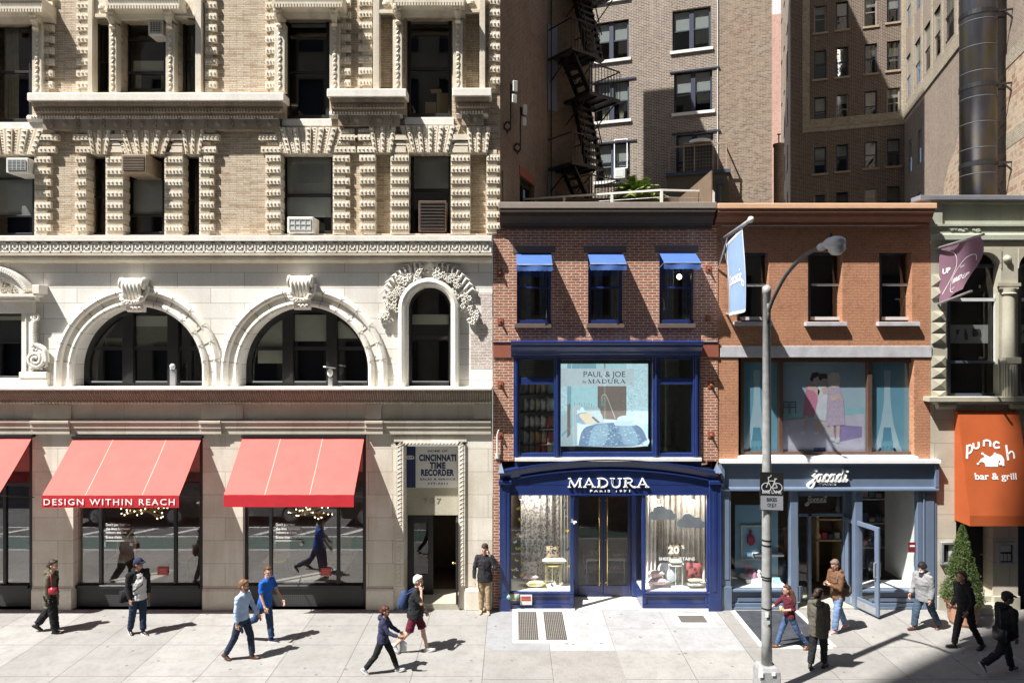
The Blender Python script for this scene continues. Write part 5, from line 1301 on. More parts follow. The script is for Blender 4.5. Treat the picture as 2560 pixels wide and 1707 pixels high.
# posters: pale tower silhouettes and three girls
def poster(label,u0,u1,v0,v1,y,draw,mats):
    p=thing('window_poster',label,'poster',(X((u0+u1)/2,y),y,Z(v1,y))); m=MB()
    m.mi=0; m.prism([(X(u0,y),Z(v1,y)),(X(u1,y),Z(v1,y)),(X(u1,y),Z(v0,y)),(X(u0,y),Z(v0,y))],y,y+.006)
    def pol(i,pts,k): m.mi=i; m.prism([(X(u,y),Z(v,y)) for u,v in pts],y-.0015*k-.001,y-.0015*k)
    draw(pol); m.build('print',mats,p,fix=False); return p
teal=m_plain('teal_poster',(.10,.245,.335),.6,var=.05,scale=2); teal2=m_plain('deep_teal_poster',(.06,.19,.28),.6,var=.05); pale=m_plain('pale_poster_grey',(.27,.38,.45),.6,var=.05)
def tower(c):
    def d(pol):
        L=[(c-7,925),(c-9,932),(c-7,960),(c-9,1010),(c-16,1060),(c-30,1110),(c-38,1128),(c-16,1128),(c-14,1100),(c+14,1100),(c+16,1128),(c+38,1128),(c+30,1110),(c+16,1060),(c+9,1010),(c+7,960),(c+9,932),(c+7,925)]
        pol(2,L,1); pol(1,[(c-12,1100),(c+12,1100),(c+9,1068),(c-9,1068)],2)
        for k in range(7): a=math.pi*k/6; pol(1,[(c+20*math.cos(a)-3,1130-10*math.sin(a)),(c+20*math.cos(a)+3,1130-10*math.sin(a)),(c+20*math.cos(a)+3,1124-10*math.sin(a)),(c+20*math.cos(a)-3,1124-10*math.sin(a))],1)
    return d
poster('teal poster with a pale iron tower shape behind the left light of the orange building',1848,1948,898,1136,.25,tower(1892),[teal,teal2,pale])
poster('teal poster with a pale iron tower shape behind the right light of the orange building',2168,2278,898,1136,.25,tower(2218),[teal,teal2,pale])
pm=[m_plain('poster_grey_blue',(.25,.35,.42),.6,var=.04,scale=2),m_plain('poster_teal_band',(.20,.36,.42),.6),m_plain('poster_lilac',(.36,.36,.45),.6,var=.08),m_plain('poster_purple',(.20,.16,.33),.6),m_plain('poster_skin',(.45,.34,.31),.6),m_plain('poster_pink_dress',(.42,.16,.25),.6,var=.2,scale=30),m_plain('poster_white_dress',(.45,.48,.54),.6,var=.1),m_pattern('poster_print_dress',(.48,.48,.54),(.30,.22,.33),70,.5),m_plain('poster_dark_hair',(.03,.02,.018),.6),m_plain('poster_blond_hair',(.50,.46,.40),.6),m_plain('poster_chair',(.03,.10,.09),.6),m_plain('poster_navy',(.04,.07,.22),.6)]
def girls(pol):
    pol(1,[(1957,1030),(2160,1018),(2160,1034),(1957,1050)],1); pol(2,[(1957,1048),(2160,1034),(2160,1133),(1957,1133)],1); pol(3,[(2080,1060),(2155,1066),(2155,1092),(2090,1106)],2)
    for c in (1965,1982):
        for q in ((c-8,c+8,1003,1006),(c-8,c+8,1010,1012),(c-8,c+8,1016,1019),(c-8,c-6,1003,1034),(c+6,c+8,1003,1034)): pol(10,[(q[0],q[3]),(q[1],q[3]),(q[1],q[2]),(q[0],q[2])],2)
    # left girl, leaning in
    pol(4,[(2013,1040),(2023,1040),(2018,1062),(2011,1080),(2004,1082),(2010,1062)],3); pol(4,[(2036,1046),(2047,1046),(2046,1080),(2038,1082)],3); pol(6,[(2001,1084),(2012,1084),(2012,1078),(2004,1078)],4); pol(6,[(2034,1086),(2046,1086),(2046,1080),(2036,1080)],4)
    pol(5,[(2016,962),(2036,960),(2044,985),(2046,1040),(2006,1038),(2012,1000)],4); pol(4,[(2020,960),(2040,966),(2050,978),(2044,990),(2034,976),(2018,974)],5); pol(4,[(2028,958),(2030,944),(2044,938),(2048,952),(2040,962)],5); pol(8,[(2024,948),(2030,932),(2044,930),(2050,938),(2034,946),(2030,956)],6)
    # middle girl
    pol(6,[(2044,966),(2064,962),(2070,1000),(2064,1052),(2034,1046),(2044,1004)],5); pol(4,[(2046,962),(2048,946),(2062,942),(2066,956),(2058,966)],6); pol(8,[(2046,944),(2050,934),(2066,934),(2070,946),(2056,946),(2050,952)],7); pol(4,[(2052,972),(2066,966),(2072,980),(2058,986)],6); pol(4,[(2050,1052),(2062,1052),(2062,1082),(2052,1082)],4)
    # right girl from behind
    pol(7,[(2070,966),(2098,966),(2108,1000),(2112,1062),(2066,1064),(2066,1010)],7); pol(9,[(2070,962),(2068,940),(2080,930),(2096,932),(2102,946),(2098,964),(2084,970)],8); pol(4,[(2072,990),(2098,986),(2104,996),(2080,1002)],8); pol(4,[(2074,1064),(2084,1064),(2084,1094),(2076,1094)],6); pol(4,[(2090,1064),(2100,1064),(2098,1094),(2090,1094)],6); pol(6,[(2070,1102),(2086,1102),(2086,1093),(2074,1093)],7); pol(6,[(2086,1106),(2098,1106),(2099,1093),(2090,1093)],7)
    pol(11,[(2034,1132),(2064,1132),(2064,1118),(2034,1118)],2)
poster('large window poster of three little girls in dresses huddling together',1950,2164,898,1136,.25,girls,pm)
# ---- blue grey shopfront
mb=MB(); mb.box(X(1797),X(2341),-.20,.02,Z(1158,-.2),Z(1150,-.2)); mb.build('white_capping',M['white'],ob)
y=-.06; mb=MB(); z1,z0=Z(1158,-.1),Z(1226,-.1)
mb.box(X(1799),X(2340),-.05,.02,z0,z1); mb.prof([(-.14,z0),(-.14,z0+.05),(-.11,z0+.09),(-.05,z0+.09),(-.05,z0)],X(1799),X(2340))
for a,b in ((1799,1808),(2331,2340)): mb.box(X(a),X(b),-.14,-.05,z0+.09,z1)
mb.box(X(1808),X(2331),-.14,-.05,z1-.05,z1); mb.build('fascia',M['slate'],ob,bevel=.006)
JS=[('d',(.75,1.55)),('s',[(.22,.72),(.48,.92),(.62,1.02),(.56,.3),(.36,-.5),(.0,-.88),(-.36,-.8),(-.38,-.45),(.1,-.1),(.72,.32)]),
 ('s',[(1.52,.82),(1.25,1.0),(.88,.66),(.84,.2),(1.06,.0),(1.38,.3),(1.62,.98),(1.52,.32),(1.62,.02),(1.92,.34)]),
 ('s',[(2.58,.78),(2.36,1.0),(2.0,.66),(1.96,.2),(2.2,.0),(2.52,.14),(2.78,.4)]),
 ('s',[(3.42,.82),(3.15,1.0),(2.78,.66),(2.74,.2),(2.96,.0),(3.28,.3),(3.52,.98),(3.42,.32),(3.52,.02),(3.82,.34)]),
 ('s',[(4.52,.82),(4.25,1.0),(3.88,.66),(3.84,.2),(4.06,.0),(4.38,.3),(4.86,1.62),(4.52,.4),(4.62,.02),(4.9,.3)]),
 ('s',[(5.1,.98),(4.96,.3),(5.06,.02),(5.34,.34)]),('d',(5.28,1.45))]
def script(m,x,z,sx,sz,w,y0,y1,mapf=None):
    a=len(m.v)
    for k,p in JS:
        if k=='d': m.prism([(x+p[0]*sx+w*.8*math.cos(t),z+p[1]*sz+w*.8*math.sin(t)) for t in [j*math.pi/4 for j in range(8)]],y0,y1)
        else: stroke(m,smoothpts([(x+q[0]*sx,z+q[1]*sz) for q in p],4),w,y0,y1)
m=MB(); script(m,X(2027,-.1),Z(1203,-.1),.178,.185,.045,-.13,-.055); text_mb(m,'PARIS',X(2070,-.1),Z(1212,-.1),.07,-.055,.05,space=1.2,width=.44,bold=.02); m.build('lettering',M['letter'],ob)
mb=MB(); gl=MB()
mb.box(X(1800),X(1826),-.04,.1,0,z0); mb.box(X(1806),X(1822),-.055,-.04,.8,z0-.15); mb.box(X(1799),X(1828),-.07,-.04,0,.62)
mb.box(X(2305),X(2341),-.02,.1,0,z0); mb.box(X(2312),X(2334),-.04,-.02,.3,z0-.12); mb.box(X(2292),X(2304),-.03,.12,.5,z0); mb.box(X(2306),X(2309),-.06,.1,.4,z0)
mb.box(X(1975),X(1994),-.03,.14,0,z0); mb.box(X(2136),X(2155),-.03,.14,0,z0); mb.build('pilaster',M['slate'],ob,bevel=.008)
mb=MB()
for a,b in ((1826,1975),(2155,2306)):
    zs2=Z(1472) if a<2000 else Z(1473); mb.box(X(a),X(b),-.05,.14,zs2-.06,zs2); mb.box(X(a),X(b),.04,.1,.06,zs2-.06); mb.box(X(a),X(b),-.0,.04,.06,.16); mb.box(X(a)+.2,X(b)-.15,.01,.04,.2,zs2-.22)
    mb.box(X(a),X(b),-.03,.1,0,.06); gl.quad((X(a),.06,zs2),(X(b),.06,zs2),(X(b),.06,z0),(X(a),.06,z0))
mb.build('stall_riser',M['slate'],ob,bevel=.008); gl.build('display_pane',M['shopglass'],ob)
# recessed entrance
yd=.42; mb=MB(); mb.box(X(1993,yd),X(2024,yd)-.18,yd,yd+.06,.04,.45); mb.box(X(2020,yd),X(2028,yd),yd-.02,yd+.08,.04,Z(1282,yd)); mb.box(X(1993,yd),X(2114,yd),yd-.02,yd+.08,Z(1290,yd),Z(1282,yd)); mb.box(X(2108,yd),X(2118,yd),yd-.02,yd+.1,.04,z0); mb.box(X(1990,yd),X(1997,yd),yd,yd+.08,.04,z0); mb.box(X(1993,yd),X(2114,yd),yd,yd+.08,Z(1240,yd),z0); mb.box(X(2115,yd),X(2150,yd),yd,yd+.06,0.04,z0)
w=mb.build('entrance_frame',M['slate'],ob,bevel=.006); g=MB(); g.quad((X(1996,yd),yd+.03,.1),(X(2021,yd),yd+.03,.1),(X(2021,yd),yd+.03,z0-.1),(X(1996,yd),yd+.03,z0-.1)); g.quad((X(2021,yd),yd+.035,Z(1282,yd)),(X(2112,yd),yd+.035,Z(1282,yd)),(X(2112,yd),yd+.035,z0-.1),(X(2021,yd),yd+.035,z0-.1)); g.build('pane',M['shopglass'],w)
m=MB(); script(m,X(2018,yd),Z(1255,yd),.095,.10,.035,yd+.0,yd+.02); m.build('lettering',M['greyblind'],w)
mb=MB(); mb.box(X(1994),X(2140),.0,.95,0.0,.04); mb.build('threshold',M['beigetrim'],ob)
# open glass door, swung out to the street
hx,hy=X(2113,.40),.38; ang=R(-72); L=1.10; z_1=Z(1291,yd); rm=Matrix.Rotation(ang,3,'Z'); cdir=rm@Vector((1,0,0)); m=MB()
P=lambda s,z: Vector((hx,hy,z))+cdir*s
for s0,s1,za,zb_ in ((0,.11,.06,z_1),(L-.13,L,.06,z_1),(.11,L-.13,.06,.34),(.11,L-.13,z_1-.11,z_1)):
    m.bx(tuple(P((s0+s1)/2,(za+zb_)/2)),(s1-s0,.06,zb_-za),rm)
d=m.build('open_door',M['slate'],ob,bevel=.006); g=MB(); g.quad(P(.1,.3),P(L-.12,.3),P(L-.12,z_1-.1),P(.1,z_1-.1)); g.build('pane',M['shopglass'],d)
g=MB(); nrm=rm@Vector((0,1,0))
for s in (-1,1): g.tube([P(L-.07,1.05)+nrm*.03*s,P(L-.07,1.05)+nrm*.10*s,P(L-.07,1.42)+nrm*.10*s,P(L-.07,1.42)+nrm*.03*s],.014,6)
g.build('handle',M['steel'],d)
g=MB(); g.bx(tuple(P(L*.55,.18)),(L*.75,.066,.18),rm); g.build('kick_plate',M['steel'],d)
# interior displays
mb=MB(); mb.box(X(1826),X(1975),.14,1.6,Z(1472)-.05,Z(1472)); mb.box(X(2155),X(2304),.14,.72,Z(1473)-.05,Z(1473)); mb.box(X(2290,.1),X(2290,.1)+.04,.14,1.6,.5,z0); mb.build('display_floor',M['white'],ob)
mb=MB(); mb.box(X(1838,.9),X(1945,.9),.9,.93,Z(1472),Z(1262,.9)); mb.build('display_backdrop',m_plain('sky_blue_backdrop',(.22,.40,.55),.8,var=.08,scale=1.2),ob)
f=thing('picture_frame','white framed picture of a dark red heart shaped bag on the blue backdrop','picture',(X(1880,.85),.86,2.0)); m=MB(); a,b,c,e=X(1852,.85),X(1915,.85),Z(1400,.85),Z(1312,.85)
for q in ((a,a+.05,c,e),(b-.05,b,c,e),(a+.05,b-.05,e-.05,e),(a+.05,b-.05,c,c+.05)): m.box(q[0],q[1],.85,.88,q[2],q[3])
m.build('frame',M['greyblind'],f); m=MB(); m.ball((X(1878,.85),.86,Z(1350,.85)),(.115,.02,.15),12,8); m.ball((X(1877,.85),.86,Z(1331,.85)),(.05,.02,.06),8,6); m.build('image',m_plain('dark_red_bag',(.30,.03,.08),.8,var=.2),f,smooth=True)
f=thing('wall_shelf','small white shelf on the blue backdrop beside the street lamp pole','shelf',(X(1900,.7),.8,1.75)); m=MB(); m.box(X(1887,.7),X(1960,.7),.7,.9,Z(1391,.7),Z(1386,.7)); m.build('board',M['white'],f)
f=thing('display_table','low white display table with pink goods behind the left grey shop window','table',(X(1890,.5),.6,.6)); m=MB(); a,b=X(1862,.5),X(1930,.5); zt2=Z(1444,.5); m.box(a,b,.4,.9,zt2-.30,zt2); m.build('drawer_box',M['white'],f,bevel=.01)
for q in (a+.03,b-.05): m=MB(); m.box(q,q+.03,.42,.45,Z(1472),zt2-.3); m.build('leg',M['white'],f)
M['pinkcloth']=m_fabric('baby_pink_cloth',(.62,.28,.40)); M['tealbook']=m_plain('light_blue_card',(.30,.55,.66),.6)
f=thing('baby_hat','round pink knitted hat on the white display table','hat',(X(1882,.5),.55,zt2)); m=MB(); m.ball((X(1882,.5),.55,zt2+.06),(.13,.12,.14),12,8); m.build('crown',M['pinkcloth'],f,smooth=True)
f=thing('gift_box','pink square box behind the knitted hat','box',(X(1871,.7),.75,zt2)); m=MB(); m.box(X(1862,.7),X(1880,.7),.7,.75,zt2,zt2+.28); m.build('carton',m_plain('dusty_pink_card',(.42,.26,.34),.7),f)
f=thing('soft_toy','small white soft toys on the right of the white display table','toy',(X(1903,.5),.55,zt2)); m=MB(); m.ball((X(1899,.5),.55,zt2+.06),(.07,.06,.08),8,6); m.ball((X(1899,.5),.53,zt2+.16),(.05,.05,.05),8,6); m.ball((X(1910,.5),.58,zt2+.07),(.06,.06,.09),8,6); m.ball((X(1910,.5),.56,zt2+.18),(.045,.045,.05),8,6); m.build('body',M['white'],f,smooth=True)
f=thing('display_card','light blue standing card on the window floor right of the lamp pole','card',(X(1942,.4),.4,Z(1472))); m=MB(); m.bar((X(1942,.4),.38,Z(1472)),(X(1942,.4),.5,Z(1446,.4)),.22,.015,up=(0,1,0)); m.build('card',M['tealbook'],f)
f=thing('backpack','dark backpack hanging behind the left grey shop window','bag',(X(1940,1.3),1.3,1.5)); m=MB(); m.ball((X(1941,1.2),1.2,Z(1424,1.2)),(.20,.12,.28),12,8); m.build('body',M['black'],f,smooth=True); m=MB(); m.tube([(X(1936,1.2),1.15,Z(1405,1.2)),(X(1941,1.2),1.12,Z(1385,1.2)),(X(1947,1.2),1.15,Z(1405,1.2))],.018,6); m.build('strap',M['black'],f)
# clothes rails and shelves deep inside
rr=random.Random(11); CL=[m_fabric('clothes_%d'%i,c,var=.2) for i,c in enumerate([(.30,.04,.05),(.05,.07,.12),(.32,.28,.22),(.10,.16,.15),(.40,.36,.33),(.20,.10,.06)])]
for lvl,(z,lab) in enumerate(((1.05,'lower'),(1.75,'middle'),(2.45,'upper'))):
    s=thing('clothes_shelf','%s white shelf loaded with folded children clothes inside the grey shop'%lab,'shelf',(9.3,2.2,z)); m=MB(); m.box(X(2160,1.8),X(2288,1.0)-.1,1.9,2.5,z-.03,z); m.build('board',M['offwhite'],s)
    for i in range(9):
        x=X(2160,1.8)+.12+i*.20; c=thing('folded_garment','%s folded garment in place %s of the %s clothes shelf'%(('red','navy','beige','green','pale','brown')[(i+lvl)%6],('one','two','three','four','five','six','seven','eight','nine')[i],lab),'clothes',(x,2.1,z),group='folded clothes on the shelves'); m=MB(); h=rr.uniform(.12,.34); m.box(x-.085,x+.085,1.95,2.3,z,z+h); m.build('fold',CL[(i+lvl)%6],c,bevel=.02)
s=thing('clothes_table','table of folded clothes seen through the open grey shop door','table',(X(2070,2),2.2,.1)); m=MB(); m.box(X(2032,2),X(2105,2),1.8,2.5,1.25,1.30); m.box(X(2032,2),X(2105,2),1.8,2.5,1.85,1.9); m.box(X(2034,2),X(2040,2),1.8,2.5,.1,2.0); m.box(X(2100,2),X(2106,2),1.8,2.5,.1,2.0); m.build('shelf_unit',M['carton'],s)
for i in range(4):
    x=X(2044+i*16,1.9); c=thing('folded_garment','%s garment pile seen through the open grey shop door'%('pale','red','navy','beige')[i],'clothes',(x,2,1.3),group='folded clothes on the shelves'); m=MB(); m.box(x-.08,x+.08,1.85,2.2,1.3,1.45+.05*(i%2)); m.build('fold',CL[(4,0,1,2)[i]],c,bevel=.02)
sg=thing('window_sticker','dark red sale notice stuck at the right edge of the grey shop window','sign',(X(2280),.05,2.4)); m=MB(); m.mi=0; m.box(X(2270,.06),X(2290,.06),.045,.055,Z(1380,.05),Z(1355,.05)); m.mi=1; m.box(X(2274,.06),X(2286,.06),.042,.045,Z(1366,.05),Z(1362,.05)); m.build('notice',[m_plain('dark_red_print',(.16,.015,.02),.6),M['letter']],sg)

# ================================================================== PALE GREEN RESTAURANT BUILDING (right)
pb=thing('restaurant_building','pale green and beige restaurant building with columned arched windows at the right edge','building',(12.5,0,0))
PX0,PX1=OX1+.004,16.5
mb=MB(); wall_holes(mb,PX0,PX1,Z(603),Z(488),[(X(2356),X(2640),Z(560),Z(508),None,.07)]); mb.quad((X(2356),.07,Z(560)),(X(2640),.07,Z(560)),(X(2640),.07,Z(508)),(X(2356),.07,Z(508))); mb.prof([(-.05,Z(566)),(-.05,Z(561)),(0,Z(561)),(0,Z(566))],PX0,PX1); mb.prof([(-.06,Z(600)),(-.06,Z(588)),(-.03,Z(584)),(0,Z(584)),(0,Z(600))],PX0,PX1)
rr=random.Random(4)
for k in range(26): mb.ball((X(2376+rr.uniform(0,75)),-.01,Z(574+rr.uniform(-5,5))),(rr.uniform(.04,.09),.025,rr.uniform(.02,.05)),6,4)
mb.build('stucco_parapet',M['palegreen'],pb)
mb=MB(); zt=Z(484,-.3); mb.box(X(2311,-.3),PX1,-.11,.3,zt-.12,zt); mb.add([(X(2311,-.3),-.1,zt-.12),(X(2311,-.3),-.1,zt),(X(2311,-.3)+.9,2.6,zt),(X(2311,-.3)+.9,2.6,zt-.12)],[(0,1,2,3)]); mb.box(PX0+.4,PX1,.3,6,zt-.3,zt-.2); mb.build('metal_coping',M['zinc'],pb,bevel=.01)
# window storey
A_=(2434,66); holes=[(X(2368),X(2502),Z(993),Z(622),None,.28),(X(2545),X(2680),Z(993),Z(622),None,.28)]
mb=MB(); wall_holes(mb,PX0,PX1,Z(993),Z(603),holes); mb.build('window_wall',M['beigetrim'],pb)
mb=MB()
for (a,b) in ((2368,2502),(2545,2680)):
    xa,xb=X(a),X(b); zt=Z(622); r=.40
    for sgn,xx in ((1,xa),(-1,xb)):
        pts=[(xx,zt),(xx+sgn*r,zt)]+[(xx+sgn*(r-r*math.sin(R(t))),zt-.08-(r-r*math.cos(R(t)))-.0) for t in range(0,91,15)]
        pts=[(xx,zt+.0),(xx+sgn*.5,zt+.0),(xx+sgn*.5,zt-.09),(xx+sgn*.40,zt-.09)]+[(xx+sgn*.40*(1-math.sin(R(t))),zt-.09-.42*(1-math.cos(R(t)))) for t in range(15,91,15)]
        mb.prism(pts,-.03,.26)
mb.build('arch_spandrel',M['beigetrim'],pb)
mb=MB(); xc=X(2524,-.1)
mb.box(xc-.30,xc+.30,-.10,.0,Z(715,-.1),Z(707,-.1)); mb.box(xc-.25,xc+.25,-.09,.0,Z(722,-.1),Z(715,-.1))
mb.lathe([(.17,Z(990)),(.17,Z(908)),(.16,Z(906)),(.15,Z(905)),(.145,Z(740)),(.185,Z(735)),(.15,Z(732)),(.16,Z(722))],(xc,-.06,0),20)
mb.box(xc-.20,xc+.20,-.24,-.05,Z(908,-.1),Z(893,-.1)); mb.box(xc-.22,xc+.22,-.02,.02,Z(990),Z(722))
for k in range(9): a=math.pi+math.pi*(k+.5)/9; mb.bar((xc+.172*math.cos(a),-.06+.172*math.sin(a),Z(990)),(xc+.172*math.cos(a),-.06+.172*math.sin(a),Z(910)),.03)
mb.lathe([(.105,0),(.105,.02),(.07,.05),(.09,.06),(.03,.10)],(0,0,0),12); n=5*12
for i in range(len(mb.v)-n,len(mb.v)): x,y,z=mb.v[i]; mb.v[i]=(X(2517)+x,-.0-z,Z(648)+y)
mb.build('column',M['beigetrim'],pb,smooth=False)
mb=MB()
for i,(a,b) in enumerate(((684,716),(716,748),(776,804),(804,832),(832,860),(888,917),(917,945),(945,974),(974,996))):
    x0,x1,z0,z1=X(2329),X(2363),Z(b-1),Z(a+2); mb.add([(x0,0,z0),(x1,0,z0),(x1,0,z1),(x0,0,z1),(x0,-.035,z0),(x1,-.035,z0),(x1,-.035,z1),(x0,-.035,z1),((x0+x1)/2,-.095,(z0+z1)/2)],[(0,1,5,4),(1,2,6,5),(2,3,7,6),(3,0,4,7),(4,5,8),(5,6,8),(6,7,8),(7,4,8)])
mb.build('diamond_block',M['beigetrim'],pb)
for (a,b) in ((2368,2502),(2545,2680)):
    w=win(pb,a,b,660,992,.22,.09,rails=(750,905),fm='slatedark',glass='shopglass'); m=MB(); yv=.20
    m.box(X(a,yv)+.1,X(b,yv)-.1,yv,yv+.02,Z(753,yv),Z(745,yv)); m.box(X(b,yv)-.16,X(b,yv)-.06,yv,yv+.05,Z(905,yv),Z(735,yv)); m.build('transom',M['greyblind'],w)
    if a==2368:
        m=MB(); m.mi=0; m.box(X(2376,.3),X(2470,.3),.30,.304,Z(858,.3),Z(812,.3)); m.mi=1
        c=X(2440,.3)
        for q in range(14): m.ball((c+.05*(q%4)*.9-.06,.29,Z(832,.3)-.05*(q//4)+.08),.035,6,4)
        m.mi=1; bx_=X(2415,.3); m.prism([(bx_-.03,Z(850,.3)),(bx_+.05,Z(850,.3)),(bx_+.04,Z(836,.3)),(bx_+.0,Z(822,.3)),(bx_-.03,Z(822,.3)),(bx_-.05,Z(838,.3))],.295,.299); gx=X(2390,.3); stroke(m,[(gx-.06,Z(850,.3)),(gx,Z(848,.3)),(gx+.03,Z(838,.3))],.012,.295,.299); m.prism([(gx,Z(836,.3)),(gx+.06,Z(836,.3)),(gx+.09,Z(824,.3)),(gx-.0,Z(824,.3))],.295,.299)
        m.build('window_decal',[m_plain('frosted_band',(.20,.21,.21),.6),M['black']],w)
    else:
        m=MB(); m.mi=0; m.box(X(2552,.3),X(2668,.3),.30,.304,Z(858,.3),Z(812,.3)); m.mi=1; text_mb(m,'WINED UP',X(2610,.3),Z(845,.3),.22,.296,.003); m.build('window_decal',[m_plain('frosted_band',(.20,.21,.21),.6),M['black']],w)
mb=MB(); mb.box(X(2322,-.25),PX1,-.27,.0,Z(1004,-.25),Z(992,-.25)); mb.prof([(-.22,Z(1006,-.2)),(-.22,Z(1005,-.2)+.0),(-.0,Z(1004)),(0,Z(1012)),(-.14,Z(1010,-.2))],X(2330),PX1)
for a,b in ((2341,2386),(2526,2570)): mb.tube([(X(a,-.12),-.13,Z(1014,-.12)),(X(b,-.12),-.13,Z(1014,-.12))],.085,10); 
mb.build('ledge',M['beigetrim'],pb,bevel=.006)
holes=[(X(2390),X(2482),0.0,Z(1300),None,.4),(X(2545),PX1-.2,0.0,Z(1280),None,.4)]
mb=MB(); wall_holes(mb,X(2326),PX1,0,Z(1004),holes); mb.build('ground_wall',M['beige'],pb)
mb=MB(); mb.box(X(2342),X(2390),-.05,0,0,.36); mb.box(X(2482),X(2548),-.05,0,0,.36); mb.box(X(2390),X(2490),-.35,.4,0.0,.17); mb.box(X(2395),X(2482),.05,.4,.17,.34); mb.build('door_step',M['beigetrim'],pb,bevel=.01)
mb=MB(); mb.box(X(2392),X(2480),.35,.4,.34,Z(1300)); mb.box(X(2400),X(2470),.33,.35,.5,2.4); mb.box(X(2546),PX1-.2,.35,.4,0,Z(1280)); d=mb.build('restaurant_door',M['black'],pb); m=MB(); m.bar((X(2450,.3),.30,1.35),(X(2462,.3),.30,1.33),.025); m.build('handle',M['steel'],d)
mb=MB(); mb.box(PX0+.1,PX1,1.2,1.25,.0,Z(603)); mb.box(PX0+.1,PX1,.41,1.2,Z(1000),Z(1000)+.06); mb.box(PX0+.1,PX1,.5,1.2,Z(610),Z(603)); mb.box(PX1-.05,PX1,.05,1.2,0,Z(490)); mb.box(PX0+.02,PX0+.06,.3,1.2,0,Z(603)); mb.build('dark_room',M['void'],pb)
for (u0,u1,lb) in ((2352,2390,'framed menu case on the beige wall left of the conical shrub'),(2493,2538,'framed menu case with pale sheets on the pier right of the restaurant door')):
    c=thing('menu_case',lb,'notice board',(X((u0+u1)/2,-.06),-.06,1.2)); m=MB(); a,b,z0_,z1_=X(u0,-.06),X(u1,-.06),Z(1411,-.06),Z(1354,-.06)
    for q in ((a,a+.06,z0_,z1_),(b-.06,b,z0_,z1_),(a+.06,b-.06,z1_-.06,z1_),(a+.06,b-.06,z0_,z0_+.06)): m.box(q[0],q[1],-.10,-.001,q[2],q[3])
    m.build('frame',M['steel'],c,bevel=.006); m=MB(); m.mi=0; m.box(a+.06,b-.06,-.03,-.002,z0_+.06,z1_-.06); m.mi=1
    if u0>2450: m.box(a+.09,b-.09,-.035,-.03,(z0_+z1_)/2+.03,z1_-.09); 
    for k in range(3):
        if u0>2450: m.box(a+.08+k*.105,a+.165+k*.105,-.035,-.03,z0_+.09,(z0_+z1_)/2-.02)
    if u0<2450: m.box(a+.22,b-.08,-.035,-.03,z0_+.09,z1_-.09)
    m.build('menu_sheet',[M['void'],M['greyblind']],c)
# orange awning
aw=thing('restaurant_awning','tall orange box awning with punch bar & grill and a jester cap emblem','awning',(12.4,-.3,2.3))
xa,xb=X(2386),X(2538); za,zb=Z(1026),2.60; zc=2.34; m=MB(); p1,p0=.14,.60
m.add([(xa,0,za),(xb,0,za),(xb,-p1,za-.02),(xa,-p1,za-.02),(xa,-p0,zb),(xb,-p0,zb),(xa,-p0,zc),(xb,-p0,zc),(xa,0,zc),(xb,0,zc)],[(0,1,2,3),(3,2,5,4),(4,5,7,6),(0,3,4,6,8),(1,9,7,5,2)]); m.build('canopy',M['orangecloth'],aw,fix=True)
m=MB(); sl=math.atan2(p0-p1,za-zb); tilt=Matrix.Rotation(-sl,3,'X')
def on_awn(m,k0):
    for i in range(k0,len(m.v)):
        x,y,z=m.v[i]; yy=-p1-(p0-p1)*(za-z)/(za-zb); m.v[i]=(x,yy+y-.004,z)
def wu(u,v): # point on the sloping face
    y=-.3
    for _ in range(4): y=-p1-(p0-p1)*(za-Z(v,y))/(za-zb)
    return (X(u,y),Z(v,y))
def wst(pts,w): stroke(m,[wu(*p) for p in smoothpts(pts,4)],w,-.006,0)
wst([(2418,1112),(2417,1146)],.05); wst([(2418,1116),(2426,1112),(2430,1122),(2424,1132),(2418,1131)],.04)
wst([(2433,1107),(2434,1118),(2440,1120),(2446,1117),(2446,1104)],.045); wst([(2459,1115),(2460,1100)],.045); wst([(2459,1102),(2467,1100),(2475,1104),(2475,1116)],.045)
wst([(2498,1108),(2490,1104),(2484,1111),(2488,1119),(2499,1117)],.045); wst([(2515,1112),(2520,1150)],.05); wst([(2518,1136),(2528,1128),(2534,1134),(2535,1146)],.04)
pts=[(2447,1155),(2452,1147),(2462,1142),(2456,1136),(2460,1134),(2474,1142),(2484,1136),(2494,1134),(2504,1138),(2510,1148),(2510,1158),(2503,1162),(2500,1156),(2501,1150),(2496,1152),(2494,1166),(2464,1166),(2462,1158),(2456,1154)]
m.prism([wu(*p) for p in pts],-.006,0)
for u,v in ((2445,1159),(2456,1134),(2487,1134),(2508,1162),(2500,1160)): a,b=wu(u,v); m.ball((a,-.004,b),(.032,.012,.032),8,5)
def wtx(body,u,v,h,wd):
    a,b=wu(u,v); text_mb(m,body,a,b,h,0,.005,width=wd,bold=.012)
wtx('bar & grill',2490,1198,.17,1.06)
on_awn(m,0); m.build('lettering',M['letter'],aw,fix=False)
# ================================================================== FLAGS
fl=thing('banner_flag','light blue banner hanging from a grey pole on the orange building','flag',(5.5,-.9,7.8)); x0=5.49
m=MB(); m.tube([(x0,0,9.66),(x0+.02,-2.05,9.80)],.045,10); m.build('pole',M['steel'],fl,smooth=True); m=MB(); m.ball((x0+.02,-2.10,9.81),.075,10,8); m.build('finial',M['offwhite'],fl,smooth=True)
def flagmesh(x0,ya,yb,zt,zb,f,n=14,k=16):
    m=MB(); vs=[]
    for i in range(n+1):
        for j in range(k+1):
            a=i/n;b=j/k; p=f(a,b); vs.append(p)
    m.add(vs,[(i*(k+1)+j,(i+1)*(k+1)+j,(i+1)*(k+1)+j+1,i*(k+1)+j+1) for i in range(n) for j in range(k)]); return m
FB=lambda a,b:(x0+.02+.05*math.sin(a*7+b*3)*b+.10*b*(1-a)+.10*b*a, -.32-a*1.22+.10*b*(1-a), 9.50+.22*a-b*(1.85+.14*a))
